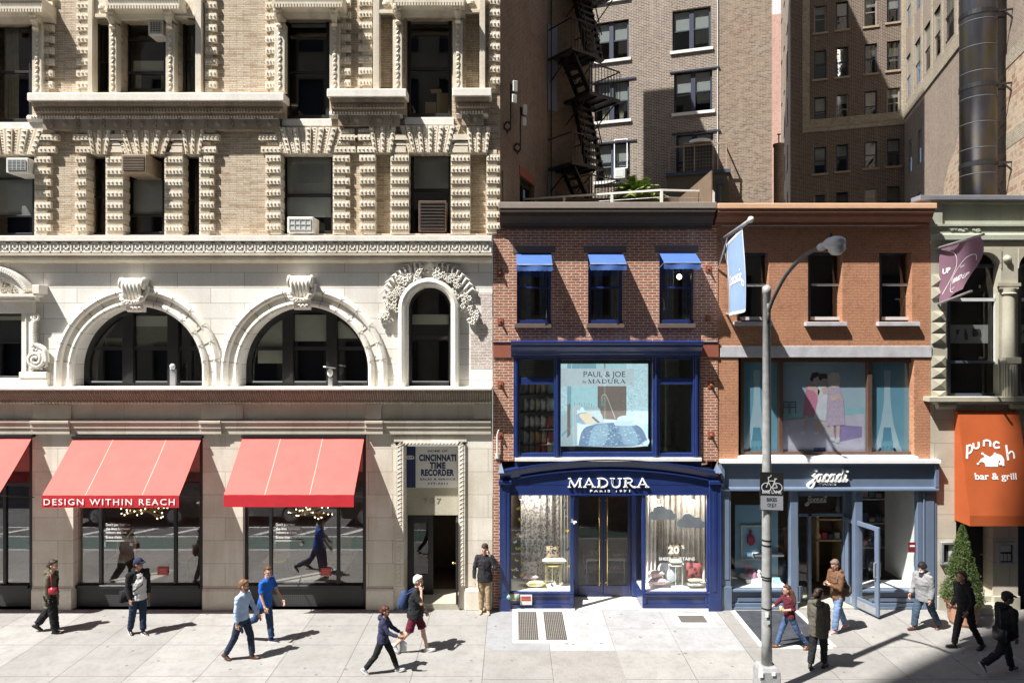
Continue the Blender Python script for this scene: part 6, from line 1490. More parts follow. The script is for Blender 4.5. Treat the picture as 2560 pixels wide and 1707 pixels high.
flagmesh(0,0,0,0,0,FB).build('cloth',M['lightblue'],fl,smooth=True)
m=MB()
for a0,a1,b0,b1 in ((0,.035,0,1),(.965,1,0,1),(0,1,.965,1),(0,1,0,.03)):
    for i in range(14):
        for j in (0,):
            if a1-a0<.5: t0,t1=b0+(b1-b0)*i/14,b0+(b1-b0)*(i+1)/14; q=[FB(a0,t0),FB(a1,t0),FB(a1,t1),FB(a0,t1)]
            else: t0,t1=a0+(a1-a0)*i/14,a0+(a1-a0)*(i+1)/14; q=[FB(t0,b0),FB(t1,b0),FB(t1,b1),FB(t0,b1)]
            m.quad(*[(p[0]-.006,p[1],p[2]) for p in q])
k0=len(m.v); script(m,.0,0,.155,.16,.038,-.004,0); 
for i in range(k0,len(m.v)):
    x,y,z=m.v[i]; a=.90-(x+.1)/1.0*.86; b=.60-z/1.85; p=FB(a,b); m.v[i]=(p[0]-.008,p[1],p[2])
m.build('lettering',M['letter'],fl,fix=False)
m=MB(); m.tube([(x0,-.03,9.66),(x0+.1,-.12,9.0),(x0+.12,-.22,7.72)],.012,5); m.tube([(x0+.06,-.9,9.72),(x0+.34,-.02,9.64)],.015,5); m.tube([(x0-.1,-.02,8.9),(x0,-.5,9.68)],.02,6); m.tube([(x0+.12,-.0,7.72),(x0+.12,-.25,7.70)],.03,6); m.build('stay',M['steel'],fl)
fl=thing('banner_flag','mauve WINED UP banner twisting between two short poles on the restaurant','flag',(11.1,-.8,8)); x1=X(2340)
m=MB(); m.tube([(x1,0,9.42),(x1+.02,-1.78,9.52)],.03,8); m.tube([(x1+.05,0,7.98),(x1+.02,-1.35,8.22)],.03,8); m.build('pole',M['steel'],fl)
FP=lambda a,b:(x1+.05+.16*math.sin(b*3.14)*(a)+.05*math.sin(a*6), -.05-a*(1.60-.62*b+.1*math.sin(b*6)), 9.40+.09*a-b*(1.40-.20*a))
flagmesh(0,0,0,0,0,FP).build('cloth',M['purplecloth'],fl,smooth=True)
m=MB(); 
def fpst(pts,w): stroke(m,smoothpts(pts,5),w,0,.003)
fpst([(.12,.04),(.34,.16),(.40,.38),(.30,.62),(.10,.86)],.011); fpst([(.92,.42),(.86,.30),(.66,.32),(.44,.48),(.34,.66),(.38,.86),(.62,.95)],.011); text_mb(m,'WINED UP',.66,-.74,.11,0,.001,width=.55,bold=.02)
text_mb(m,'UP',.16,-.48,.10,0,.001,bold=.02); text_mb(m,'NYC',.62,-.48,.05,0,.001); text_mb(m,'by the glass',.50,-.86,.035,0,.001)
for i in range(len(m.v)):
    x,y,z=m.v[i]; p=FP(min(1,max(0,x)),min(1,max(0,abs(z)))); m.v[i]=(p[0]-.012,p[1],p[2])
m.build('lettering',M['letter'],fl,fix=False)
# ================================================================== STREET LAMP with bike lane sign
lp=thing('street_lamp','grey steel street lamp with curved arm and cobra head on a square base','street lamp',(5.06,-4.29,0)); lx,ly=5.06,-4.29
m=MB(); m.add([(lx+s*a,ly+t*a,z) for (a,z) in ((.235,0),(.215,.08),(.20,.52),(.15,.60)) for s,t in ((-1,-1),(1,-1),(1,1),(-1,1))],[(0,3,2,1)]+[(4*i+j,4*i+(j+1)%4,4*i+4+(j+1)%4,4*i+4+j) for i in range(3) for j in range(4)]+[(12,13,14,15)]); m.build('base',M['lampsteel'],lp,bevel=.015)
m=MB(); m.lathe([(.105,.58),(.100,1.2),(.085,5.0),(.075,7.95),(.085,7.96),(.085,8.08),(.02,8.12)],(lx,ly,0),14); m.build('pole',M['lampsteel'],lp,smooth=True)
m=MB(); 
for z,r in ((3.05,.098),(2.95,.099),(2.32,.10),(2.27,.10),(1.7,.10)): m.lathe([(r,z),(r,z+.03)],(lx,ly,0),14)
m.build('band',M['black'],lp)
hd=Vector((lx+.36,ly-2.0,8.62)); m=MB(); m.tube(smoothpts([(lx,ly-.05,7.55),(lx+.04,ly-.25,7.85),(lx+.12,ly-.7,8.28),(lx+.22,ly-1.25,8.55),(lx+.31,ly-1.7,8.64)],5),.038,8); m.tube([(lx,ly-.08,7.35),(lx,ly-.08,7.75)],.03,6); m.build('arm',M['lampdark'],lp,smooth=True)
m=MB(); rz=Matrix.Rotation(R(-9),3,'Z'); m.ball(tuple(hd+Vector((.01,-.05,.04))),(.16,.36,.105),16,10,rz); m.ball(tuple(hd+Vector((-.04,.30,.02))),(.075,.17,.07),12,8,rz); m.build('lamp_housing',M['lamphead'],lp,smooth=True)
m=MB(); m.ball(tuple(hd+Vector((.02,-.12,-.05))),(.135,.19,.13),14,10,rz); m.build('refractor_bowl',M['bowl'],lp,smooth=True); m=MB(); m.lathe([(.03,0),(.03,.07)],tuple(hd+Vector((0,.05,.15))),8); m.build('photocell',M['black'],lp)
sg=thing('traffic_sign','black and grey BIKE LANE BIKES ONLY sign with a bicycle symbol on the lamp pole','sign',(5.06,-4.45,3.2)); ys=-4.42
rs=Matrix.Rotation(R(-7),3,'Z'); m=MB(); c=Vector((X(1929.5,ys),ys,0)); w_=X(1958,ys)-X(1901,ys); zt_,zm,zb_=Z(1180,ys),Z(1239,ys),Z(1276,ys)
m.mi=0; m.box(-w_/2,w_/2,0,.012,zb_,zt_); m.mi=1; m.box(-w_/2+.012,w_/2-.012,-.002,0,zb_+.015,zm); m.mi=2
r_=.088
for sx in (-.105,.105):
    p=[(sx+r_*math.cos(k*math.pi/12),zt_-.30+r_*math.sin(k*math.pi/12)) for k in range(25)]; stroke(m,p,.014,-.005,-.002)
zc_=zt_-.30
for a,b in (((-.105,0),(-.06,.13)),((-.06,.13),(.055,.13)),((.055,.13),(.0,-.01)),((-.06,.10),(.0,-.01)),((.105,0),(.055,.11)),((.0,-.01),(.105,0)),((.055,.13),(.07,.17)),((.045,.172),(.10,.172)),((-.06,.13),(-.07,.20)),((-.07,.20),(-.03,.205))): stroke(m,[(a[0],zc_+a[1]),(b[0],zc_+b[1])],.014,-.005,-.002)
text_mb(m,'BIKE LANE',0,zm+.045,.07,-.002,.002,width=.36,bold=.01); m.mi=0; text_mb(m,'BIKES',0,zm-.105,.072,-.004,.002,width=.19,bold=.015); text_mb(m,'ONLY',0,zm-.215,.072,-.004,.002,width=.17,bold=.015)
m.v=[tuple(rs@Vector(v)+c) for v in m.v]; m.build('plate',[M['signblack'],M['signgrey'],M['signpale']],sg,fix=False)
m=MB(); 
for z in (zb_+.08,zt_-.08): m.lathe([(.105,z),(.105,z+.025)],(lx,ly,0),12); m.bar((lx,ly-.08,z+.012),(c.x,ys+.0,z+.012),.03)
m.build('bracket',M['steel'],sg)
# stickers on the lamp
for i,(u,v,w,h,mt,yy) in enumerate(((1902,1685,.09,.12,'letter',-.222),(1934,1684,.07,.07,'letter',-.222),(1917,1536,.06,.10,'letter',-.115),(1921,1556,.05,.06,'greyblind',-.115))):
    s=thing('sticker',('pale sticker low on the left of the lamp base','square sticker on the right of the lamp base','white torn sticker on the lamp pole at hip height','grey sticker just under the white torn one on the lamp pole')[i],'sticker',(X(u,ly),ly+yy,Z(v,ly))); m=MB(); m.box(X(u,ly+yy)-w/2,X(u,ly+yy)+w/2,ly+yy-.004,ly+yy,Z(v,ly+yy)-h/2,Z(v,ly+yy)+h/2); m.build('label_paper',M[mt],s)
# ================================================================== BUILDINGS BEHIND (lots turned 17.9 degrees from the street)
GA=-R(17.87); ED=Vector((.952,-.307,0)); DD=Vector((.307,.952,0))
def frame_front(ox,oy):
    dep0=oy+D
    def f(u,v):
        q=(u-1280)/F; k=(dep0*q-ox)/(.952+.307*q); dep=dep0-.307*k
        return k,H-(v-853.5)*dep/F
    return f
gb=thing('apartment_building','grey brown brick apartment block with paired dark sash windows behind the red brick shop','building',(3.635,13.65,0),GA,local=True)
gf=frame_front(3.635,13.65); GW=7.82; split=gf(1797,300)[0]
def span(fr,u0,u1,vt,vb):
    c=(u0+u1)/2; k0=fr(u0,vt)[0]; k1=fr(u1,vt)[0]; return k0,k1,fr(c,vb)[1],fr(c,vt)[1]
GWIN=[(1484,1572,54,150),(1486,1573,204,302),(1490,1575,358,452),(1681,1777,22,124),(1685,1781,178,280),(1690,1783,334,470),(1482,1571,-95,0),(1677,1774,-125,-30)]
gh=[span(gf,*w) for w in GWIN]
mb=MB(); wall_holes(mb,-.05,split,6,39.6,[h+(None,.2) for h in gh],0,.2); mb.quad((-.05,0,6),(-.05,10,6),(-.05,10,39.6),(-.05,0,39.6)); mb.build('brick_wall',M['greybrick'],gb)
mb=MB(); mb.box(split,GW,0.02,10,6,39.6); mb.box(-.05,split,9.9,10,6,39.6); mb.box(-.05,split,0.1,9.9,39.5,39.6); mb.build('worn_wall',M['tanbrick'],gb)
mb=MB(); mb.box(0,split,1.2,1.25,8,39); mb.build('interior',M['void'],gb)
mb=MB(); mb.tube([(split-.05,-.02,10),(split-.05,-.02,39)],.02,5); mb.build('cable',M['offwhite'],gb)
for i,h in enumerate(gh):
    x0,x1,z0,z1=h; xm=(x0+x1)/2
    w=win(gb,x0,x1,z1,z0,.10,.09,rails=((z0+z1)/2,),mulls=(xm,),mw=.20,fm='bluewin',glass='darkglass',world=True,blinds=[(x0+.1,x1-.1,z1-.05,(z0+z1)/2-.1*(i%3),'greyblind')],label='double sash window standing slightly open' if i==4 else None)
    if i in (1,2): drape(w,x0+.3,x0+.65,z0,(z0+z1)/2,.35,'curtain',3); drape(w,xm+.3,x1-.3,z0,(z0+z1)/2,.35,'curtain',3)
    m=MB(); m.box(x0-.10,x1+.10,-.08,.1,z0-.13,z0); m.build('sill',M['offwhite'],w)
    if i in (1,2,4,5): m=MB(); m.box(x0-.18,x1+.30,-.05,.0,z1,z1+.07); m.build('lintel',M['bluewin'],w)
p=gf(1553,436); a=thing('air_conditioner','small white air conditioner and frame in a window of the grey brick block','air conditioner',(Vector((3.635,13.65,0))+ED*p[0]+Vector((0,0,p[1]-.3))),GA,local=True)
m=MB(); m.box(-.28,.22,-.35,.1,.05,.50); m.build('casing',M['offwhite'],a,bevel=.01); m=MB(); m.box(-.22,.16,-.36,-.35,.12,.44); m.build('grille',M['greyblind'],a); m=MB()
for q in ((-.33,-.29,.55,1.9),(.25,.29,.55,1.9),(-.29,.25,1.86,1.9),(-.29,.25,.55,.59)): m.box(q[0],q[1],-.02,.02,q[2],q[3])
m.build('screen_frame',M['white'],a)
# roof shed with condenser
sf=lambda u,dep:((u-1280)*dep/F,dep-D)
sx,sy=sf(1668,29.7); sh_=thing('roof_shed','olive green rooftop shed with a round vent light behind the railing','shed',(sx,sy,10.4),GA,local=True); W_=2.55
m=MB(); m.box(0,W_,0,.9,0,3.75); m.build('wall',M['olivewall'],sh_); m=MB(); m.box(-.06,W_+.08,-.08,.95,3.75,3.90); m.build('roof',M['slatedark'],sh_); m=MB(); m.ball((1.22,-.0,3.25),(.11,.04,.11),10,6); m.build('vent_light',M['offwhite'],sh_,smooth=True); m=MB(); m.tube([(W_-.35,-.08,0),(W_-.35,-.08,3.3)],.08,8); m.bx((W_-.35,-.1,3.35),(.24,.22,.22)); m.build('downpipe',M['slatedark'],sh_)
m=MB()
for x in (.08,1.15,W_-.1): m.bar((x,.05,3.9),(x,.05,5.05),.05)
m.bar((.05,.05,5.03),(W_-.05,.05,5.03),.06); m.bar((W_-.1,.05,5.03),(W_-.1,.9,5.03),.05); m.bar((.08,.05,5.03),(.08,.9,4.5),.04); m.build('guard_rail',M['tanmetal'],sh_)
o=Vector((sx,sy,10.4)); P_=lambda x,y,z:o+ED*x+DD*y+Vector((0,0,z))
c=thing('condenser','large dark gridded air conditioning condenser on the rooftop shed','condenser',P_(1.3,.48,3.9),GA,local=True); m=MB(); m.box(-.62,.62,-.3,.3,0,1.28); m.build('casing',M['darkmetal'],c); m=MB()
for k in range(10): m.box(-.58+k*.128,-.57+k*.128,-.325,-.30,.05,1.2)
for k in range(8): m.box(-.6,.6,-.325,-.30,.08+k*.15,.09+k*.15)
for q in ((-.64,-.58),(.58,.64)): m.box(q[0],q[1],-.34,-.28,0,1.3)
m.box(-.58,.58,-.34,-.28,1.22,1.3); m.build('grille',M['tanmetal'],c); m=MB(); m.lathe([(.5,1.28),(.46,1.42),(.3,1.46)],(0.05,0,0),16); m.build('fan_hood',M['offwhite'],c)
c=thing('pipe_stack','grey pipe rack beside the rooftop shed','pipes',P_(-.45,.6,0),GA,local=True); m=MB()
for k in range(4): m.tube([(-.3+k*.18,0,0),(-.3+k*.18,0,2.7+.2*(k%2)),(-.05+k*.18,.1,2.9+.2*(k%2))],.03,6)
m.bar((-.4,0,2.6),(.4,0,2.6),.04); m.build('pipe',M['steel'],c)
# fire escape on the shaded rear return
fe=thing('fire_escape','black iron fire escape zigzagging up the shaded wall beside the grey block','fire escape',(CX0,CY0,0),RA,local=True)
def platform(x0,x1,y0,y1,z):
    m=MB(); n=int((y1-y0)/.075)
    for k in range(n+1): m.box(x0,x1,y0+(y1-y0)*k/n-.018,y0+(y1-y0)*k/n+.018,z,z+.03)
    for k in range(4): xx=x0+(x1-x0)*k/3; m.box(xx-.03,xx+.03,y0,y1,z-.06,z)
    for yy in (y0,y1): m.box(x0,x1,yy-.02,yy+.02,z-.07,z+.02)
    for k in (0,1): xx=x0+.08 if k==0 else x1-.08; m.bar((xx,y0+.1,z-.06),(xx,y1,z-.75),.03)
    m.build('platform',M['black'],fe)
    m=MB()
    for zz in (.95,): m.bar((x0,y0,z+zz),(x1,y0,z+zz),.035); m.bar((x1,y0,z+zz),(x1,y1,z+zz),.035); m.bar((x0,y0,z+zz),(x0,y1,z+zz),.03)
    n=int((x1-x0)/.13)
    for k in range(n+1): xx=x0+(x1-x0)*k/n; m.bar((xx,y0,z),(xx,y0,z+.95),.016)
    n=int((y1-y0)/.13)
    for k in range(n+1): yy=y0+(y1-y0)*k/n; m.bar((x1,yy,z),(x1,yy,z+.95),.016)
    m.build('railing',M['black'],fe)
def flight(x0,x1,ya,za,yb,zb):
    m=MB(); n=max(2,int(abs(zb-za)/.235))
    for k in range(n+1):
        f=k/n; yy=ya+(yb-ya)*f; zz=za+(zb-za)*f; m.box(x0,x1,yy-.13,yy+.13,zz,zz+.07)
    for xx in (x0,x1): m.bar((xx,ya,za),(xx,yb,zb),.05,.16); m.bar((xx,ya,za+.9),(xx,yb,zb+.9),.03)
    m.build('stair_flight',M['black'],fe)
for z in (12.65,16.25,19.85,9.05):
    platform(.05,1.25,-1.15,0.0,z); platform(.75,2.15,-1.2,0.0,z-1.25)
    flight(.95,1.6,-.9,z,-.25,z+2.35); 
    m=MB(); m.bar((.25,-.95,z),(1.0,-.98,z-1.2),.18,.05); m.bar((.3,-.4,z),(1.05,-.4,z-1.2),.18,.05)
    for k in range(5): f=(k+.5)/5; m.box(.2+.75*f,.42+.75*f,-.95,-.4,z-1.2*f-.03,z-1.2*f)
    m.build('stair_flight',M['black'],fe)
m=MB(); 
for xx in (.15,1.95): m.tube([(xx,-.04,8),(xx,-.04,21)],.02,5)
m.build('riser_pipe',M['black'],fe)
# terrace railing and palm on the red brick roof
rl=thing('roof_railing','white tubular railing with thin wires along the roof of the red brick shop','railing',(.2,2.5,10.5))
RP=[(.2,2.5),(1.52,2.07),(2.85,1.64),(4.17,1.2),(5.66,1.36)]; m=MB()
for i in range(4): m.bar(RP[i]+(11.22,),RP[i+1]+(11.22,),.06,.05)
m.build('top_rail',M['offwhite'],rl)
for q in RP: m=MB(); m.bar(q+(10.45,),q+(11.2,),.075,.06); m.build('railing_post',M['offwhite'],rl)
m=MB()
for z in (10.62,10.82,11.02):
    for i in range(4): m.tube([RP[i]+(z,),RP[i+1]+(z,)],.009,5)
m.build('wire',M['steel'],rl)
pl=thing('potted_palm','green feathery palm in a pot behind the white roof railing','plant',(3.75,2.9,10.5)); m=MB(); m.lathe([(.22,0),(.30,.65),(.32,.67)],(3.75,2.9,10.5),14); m.build('pot',M['brownstone'],pl)
m=MB(); rr=random.Random(6)
for k in range(70):
    a=rr.uniform(0,6.28); el=rr.uniform(.35,1.35); L=rr.uniform(.75,1.2); b=Vector((3.75,2.9,11.35)); pts=[]
    for s in range(7):
        f=s/6; pts.append(b+Vector((math.cos(a)*math.cos(el)*L*f,math.sin(a)*math.cos(el)*L*f,math.sin(el)*L*f-.45*L*f*f)))
    for s in range(1,7):
        t=(pts[s]-pts[s-1]).normalized(); sd=t.cross(Vector((0,0,1))).normalized()
        for h in range(2):
            o_=pts[s-1].lerp(pts[s],h/2)
            for sg in (-1,1):
                tip=o_+sd*sg*.17*L+t*.17+Vector((0,0,-.06)); m.add([o_-t*.03,o_+t*.05,tip],[(0,1,2)])
m.build('frond',M['palm'],pl,fix=False)
# brown building, pale corner bands, and the long side wall on the right
BX,BY=23.0,22.15
bb=thing('brown_brick_building','tall brown brick building with sash windows, half in shadow, far behind the shops','building',(BX,BY,0),GA,local=True); bf=frame_front(BX,BY)
XLB=bf(1976,300)[0]; cols=[(2035,2066),(2090,2121),(2161,2193),(2217,2250)]
rows=[[(14,82),(126,198),(243,314),(368,434),(487,552)],[(5,74),(118,192),(236,309),(362,428),(481,548)],[(-6,66),(110,184),(228,302),(354,420),(472,540)],[(-14,56),(103,176),(220,295),(348,415),(466,534)]]
bh=[]
for c,rw in zip(cols,rows):
    for (a,b) in rw: bh.append(span(bf,c[0],c[1],a,b))
    bh.append(span(bf,c[0],c[1],rw[0][0]-115,rw[0][1]-115))
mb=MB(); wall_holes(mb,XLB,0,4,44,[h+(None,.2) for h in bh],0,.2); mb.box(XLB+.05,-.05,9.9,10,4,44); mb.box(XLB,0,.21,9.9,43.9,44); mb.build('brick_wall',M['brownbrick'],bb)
mb=MB(); mb.quad((XLB,0,4),(XLB,10,4),(XLB,10,44),(XLB,0,44)); 
for z in range(12,42,3):
    for yy in (2,4.5,7): mb.box(XLB-.05,XLB,yy,yy+.9,z,z+1.6)
mb.build('side_wall',M['greybrick'],bb)
mb=MB(); k0,k1=bf(2006,200)[0],bf(2024,200)[0]; zb_=bf(2100,325)[1]; mb.box(k0,k1,-.05,.0,zb_,44); mb.box(k1,0,-.05,0,zb_,zb_+.75); mb.box(bf(2253,300)[0],-.0,-.06,0,zb_+.75,44); mb.build('pale_brick_band',M['yellowbrick'],bb)
mb=MB(); mb.box(XLB+.1,-.05,1.2,1.25,4,43.8); mb.build('interior',M['void'],bb)
for i,h in enumerate(bh):
    x0,x1,z0,z1=h; lit=i%6 in (1,2) and i<18
    w=win(bb,x0,x1,z1,z0,.10,.075,rails=((z0+z1)/2,),fm='bluewin' if i%4 else 'bronze',glass='wavglass',world=True,blinds=[(x0+.07,x1-.07,z1-.05,z1-(z1-z0)*(.3+.12*(i%4)),('greyblind','olive','blind')[i%3])])
    m=MB(); m.box(x0-.1,x1+.1,-.07,.1,z0-.12,z0); m.build('sill',M['tanmetal'],w)
sb=thing('side_wall_building','long weathered brick and tile side wall with narrow windows at the upper right','building',(BX,BY,0),math.atan2(-.952,-.307),local=True)
def rf(u,v):
    q=(u-1280)/F; k=(40*q-BX)/(.952*q-.307); dep=40-.952*k; return k,H-(v-853.5)*dep/F
rh=[(k-w/2,k+w/2,z,z+h) for k,w in ((.9,1.0),(2.95,1.2),(4.9,1.25),(6.7,1.2),(8.75,1.2)) for z,h in ((21.0,2.4),(25.0,2.4),(29,2.2),(33,2.2))]
rh+=[(k-.4,k+.4,z,z+1.8) for k in (1.3,3.3) for z in (13.2,16.6)]
mb=MB(); wall_holes(mb,0,26,4,40,[h+(None,.10) for h in rh],0,.10); mb.box(0.1,26,.9,1.0,4,39.9); mb.build('brick_wall',M['purplebrick'],sb)
mb=MB(); mb.box(0,26,-.06,0,20.05,20.7); 
for k in (0.15,1.85,2.15,3.9,5.8,7.6,9.8): mb.box(k-.14,k+.14,-.05,0,20.7,40)
mb.box(13.2,26,-.05,0,17.0,17.5); mb.box(13.4,26,-.04,0,14.05,14.6); mb.box(10.2,26,-.045,0,22.0,22.5)
mb.build('pale_brick_band',M['yellowbrick'],sb)
mb=MB(); mb.box(11.0,26,-.03,0,8,17.0); mb.prism([(7.9,8),(11.0,8),(11.0,16.6),(10.3,16.4),(9.6,15.6),(8.7,15.2),(7.9,14.4)],-.028,0); mb.build('tile_patch',M['tile'],sb)
rr=random.Random(9)
for i,h in enumerate(rh):
    x0,x1,z0,z1=h; w=win(sb,x0,x1,z1,z0,.02,.06,rails=((z0+z1)/2,),fm='bronze',glass='darkglass',world=True,blinds=[(x0+.05,x1-.05,z1-.05,(z0+z1)/2,'greyblind' if i%2 else 'blind')])
    if i in (16,17):
        m=MB()
        for k in range(6): xx=x0+.08+(x1-x0-.16)*k/5; m.bar((xx,.02,z0),(xx,.02,z1),.02)
        for k in range(3): zz=z0+.1+(z1-z0-.2)*k/2; m.bar((x0,.0,zz),(x1,.0,zz),.03)
        m.build('window_bars',M['black'],w)
pp=thing('vent_pipe','big dark riveted metal flue pipe rising beside the weathered side wall','pipe',(17.17,7.3,10)); m=MB(); m.lathe([(.59,10.0),(.59,32)],(17.17,7.3,0),28); m.build('flue',M['flue'],pp,smooth=True); m=MB()
z=11.2
while z<31: m.lathe([(.591,z),(.598,z+.01),(.598,z+.03),(.591,z+.04)],(17.17,7.3,0),28); z+=.93
m.build('seam_ring',M['fluering'],pp,smooth=True)
for z in (13.45,16.3,18.95):
    m=MB(); c=Vector((17.17,7.3,z)); w_=ED; m.bar(c+w_*.55+DD*-.3,c+w_*1.25+DD*-.3,.06); m.bar(c+w_*.55+DD*.3,c+w_*1.25+DD*.3,.06); m.bar(c+w_*.7+DD*-.3,c+w_*1.2+DD*-.3+Vector((0,0,-.55)),.05); m.lathe([(.592,z-.09),(.61,z-.08),(.61,z+.08),(.592,z+.09)],(17.17,7.3,0),28); m.build('bracket',M['black'],pp)
pk=thing('pink_brick_building','narrow strip of pink brick building with white metal top glimpsed in the gap','building',(18.3,32.6,0),GA,local=True); m=MB(); m.box(-2,2.1,0,5,4,31); m.build('brick_wall',M['pinkbrick'],pk); m=MB(); m.box(-2,2.05,.02,5,31,42); m.build('metal_cladding',M['corrug'],pk)
ch=thing('chimney','short round dark brick chimney with a cap rod beside the worn brick wall','chimney',(13.7,17.2,6)); m=MB(); m.lathe([(.25,6),(.25,17.0),(.29,17.0),(.29,17.12)],(13.7,17.2,0),16); m.build('stack',M['purplebrick'],ch); m=MB(); m.tube([(13.7,17.2,17),(13.7,17.2,17.6)],.03,5); m.bx((13.7,17.2,17.62),(.14,.14,.05)); m.build('cap',M['black'],ch)

# ================================================================== GROUND
def m_pave(name,c,c2,sx=1.483,x0=-.62,ys=(),speck=.25,jw=.016,joint=(.09,.085,.08),tone=.2):
    t=NT(name); o=t.obj(); sp=t.n('SeparateXYZ',i0=o); x=t.math('DIVIDE',t.math('SUBTRACT',sp.outputs[0],x0),sx)
    fx=t.math('ABSOLUTE',t.math('SUBTRACT',t.math('FRACT',x),.5)); jx=t.math('GREATER_THAN',fx,.5-jw/2/sx)
    j=jx
    for yy in ys: j=t.math('MAXIMUM',j,t.math('LESS_THAN',t.math('ABSOLUTE',t.math('SUBTRACT',sp.outputs[1],yy)),jw/2))
    idx=t.math('FLOOR',x); k=t.math('FRACT',t.math('MULTIPLY',t.math('SINE',t.math('MULTIPLY',idx,12.99)),43.7))
    n1=t.noise(.9,6); n2=t.noise(9,6); n3=t.noise(160,2); n4=t.noise(2.6,3)
    col=t.mix(t.ramp(n1,[(.3,0.),(.7,1.)]),c,c2); col=t.mix(t.math('MULTIPLY',t.math('SUBTRACT',k,.5),tone*2),col,(.75,.74,.70))
    col=t.mix(t.math('MULTIPLY',t.ramp(n4,[(.3,1.),(.55,0.)]),.34),col,(.17,.16,.15)); col=t.mix(t.math('MULTIPLY',t.ramp(n2,[(.25,1.),(.5,0.)]),.32),col,(.12,.115,.11)); col=t.mix(t.math('MULTIPLY',t.ramp(n3,[(.38,1.),(.5,0.)]),speck),col,(.10,.10,.10))
    v=t.n('TexVoronoi',Vector=o,Scale=2.3); spot=t.math('LESS_THAN',v.outputs[0],.085); col=t.mix(t.math('MULTIPLY',spot,.75),col,(.11,.105,.10))
    v=t.n('TexVoronoi',Vector=o,Scale=5.3); spot=t.math('LESS_THAN',v.outputs[0],.085); col=t.mix(t.math('MULTIPLY',spot,.5),col,(.14,.13,.12))
    col=t.mix(t.math('MULTIPLY',j,.8),col,joint)
    t.bsdf(col,.88,t.bump(t.math('SUBTRACT',t.math('MULTIPLY',n3,.15),j),.5,.01),0,.25); return t.m
conc=m_pave('concrete_pavement',(.285,.278,.262),(.235,.228,.213),ys=(-2.08,-3.56,-1.02))
conc2=m_pave('coarse_concrete_pavement',(.28,.268,.25),(.225,.215,.20),ys=(-2.2,-3.7),speck=.5)
gran=m_pave('grey_flag_paving',(.265,.27,.275),(.235,.24,.25),ys=(-1.2,),speck=.08,jw=.009)
ag=m_pave('exposed_aggregate',(.30,.285,.26),(.27,.255,.235),sx=30,speck=.85)
pale_c=m_plain('pale_new_concrete',(.50,.48,.45),.85,var=.07,scale=7,bump=.1)
def sheet(name,x0,x1,y0,y1,z,m,kind='structure'):
    b=MB(); b.quad((x0,y0,z),(x1,y0,z),(x1,y1,z),(x0,y1,z)); o=b.build(name,m,None); o['kind']=kind; return o
b=MB(); b.box(-90,90,-4.62,3.4,-.3,0); struct(b.build('sidewalk',conc,None)); b=MB(); b.box(-90,90,-4.80,-4.625,-.3,.004); struct(b.build('kerb',M['greystone'],None))
sheet('paving',-.62,5.31,-2.38,-.0,.004,gran); sheet('paving',-.62,5.31,-4.6,-2.384,.004,conc2); sheet('paving',5.31,30,-4.6,-.0,.005,conc2); sheet('paving',.88,2.35,-3.9,-2.39,.008,ag)
b=MB(); b.box(-90,90,-24,-15.6,-.3,0.0); struct(b.build('far_sidewalk',conc,None))
asph=m_plain('asphalt',(.10,.10,.102),.9,var=.25,scale=3,bump=.3); sheet('ground',-400,400,-300,500,-.16,m_plain('city_ground',(.16,.155,.15),.95,var=.15,scale=.1)); sheet('road',-90,90,-15.6,-4.8,-.13,asph)
sheet('bike_lane',-90,90,-6.6,-5.0,-.126,m_plain('green_lane_paint',(.08,.125,.11),.85,var=.2)); 
b=MB()
for q in ((-90,90,-6.75,-6.65),(-90,90,-8.0,-7.9),(-90,90,-12.1,-12.0)): b.quad((q[0],q[2],-.122),(q[1],q[2],-.122),(q[1],q[3],-.122),(q[0],q[3],-.122))
for k in range(-20,20): b.add([(k*1.6,-6.9,-.122),(k*1.6+.3,-6.9,-.122),(k*1.6+1.0,-7.8,-.122),(k*1.6+.7,-7.8,-.122)],[(0,1,2,3)])
struct(b.build('road_marking',m_plain('road_paint',(.62,.62,.60),.7,var=.1),None))
# cellar hatches and door mat
M['grating']=None
def m_grating():
    t=NT('steel_grating'); o=t.obj(); sp=t.n('SeparateXYZ',i0=o); f=t.math('FRACT',t.math('MULTIPLY',sp.outputs[0],22.0)); g=t.math('FRACT',t.math('MULTIPLY',sp.outputs[1],6.0))
    k=t.math('MAXIMUM',t.math('GREATER_THAN',f,.45),t.math('GREATER_THAN',g,.93)); n=t.noise(40,3)
    col=t.mix(k,(.035,.033,.03),t.ramp(n,[(.3,(.14,.125,.11)),(.7,(.25,.235,.21))])); t.bsdf(col,.6,t.bump(k,.8,.01),.2,.4); return t.m
M['grating']=m_grating()
def hatch(label,x0,x1,y0,y1,panels):
    h=thing('cellar_hatch',label,'grating',((x0+x1)/2,(y0+y1)/2,.01)); m=MB(); m.box(x0,x1,y0,y1,-.05,.012); m.build('concrete_frame',pale_c,h)
    for a,b_,c,e in panels: m=MB(); m.box(a,b_,c,e,-.02,.016); m.build('grate',M['grating'],h)
hatch('pale framed cellar hatch with two long steel grates before the blue shop',.02,1.50,-2.0,-.12,[(.15,.63,-1.86,-.18),(.80,1.30,-1.86,-.18)])
hatch('small pale framed grate before the right half of the blue shop',4.05,5.05,-1.10,-.32,[(4.22,4.88,-.86,-.42)])
def m_plate():
    t=NT('tread_plate'); w=t.n('TexVoronoi',Vector=t.obj(),Scale=26.0); n=t.noise(4,4); col=t.ramp(n,[(.3,(.045,.05,.058)),(.7,(.085,.09,.10))]); t.bsdf(col,.5,t.bump(w.outputs[0],.7,.01),.3,.4); return t.m
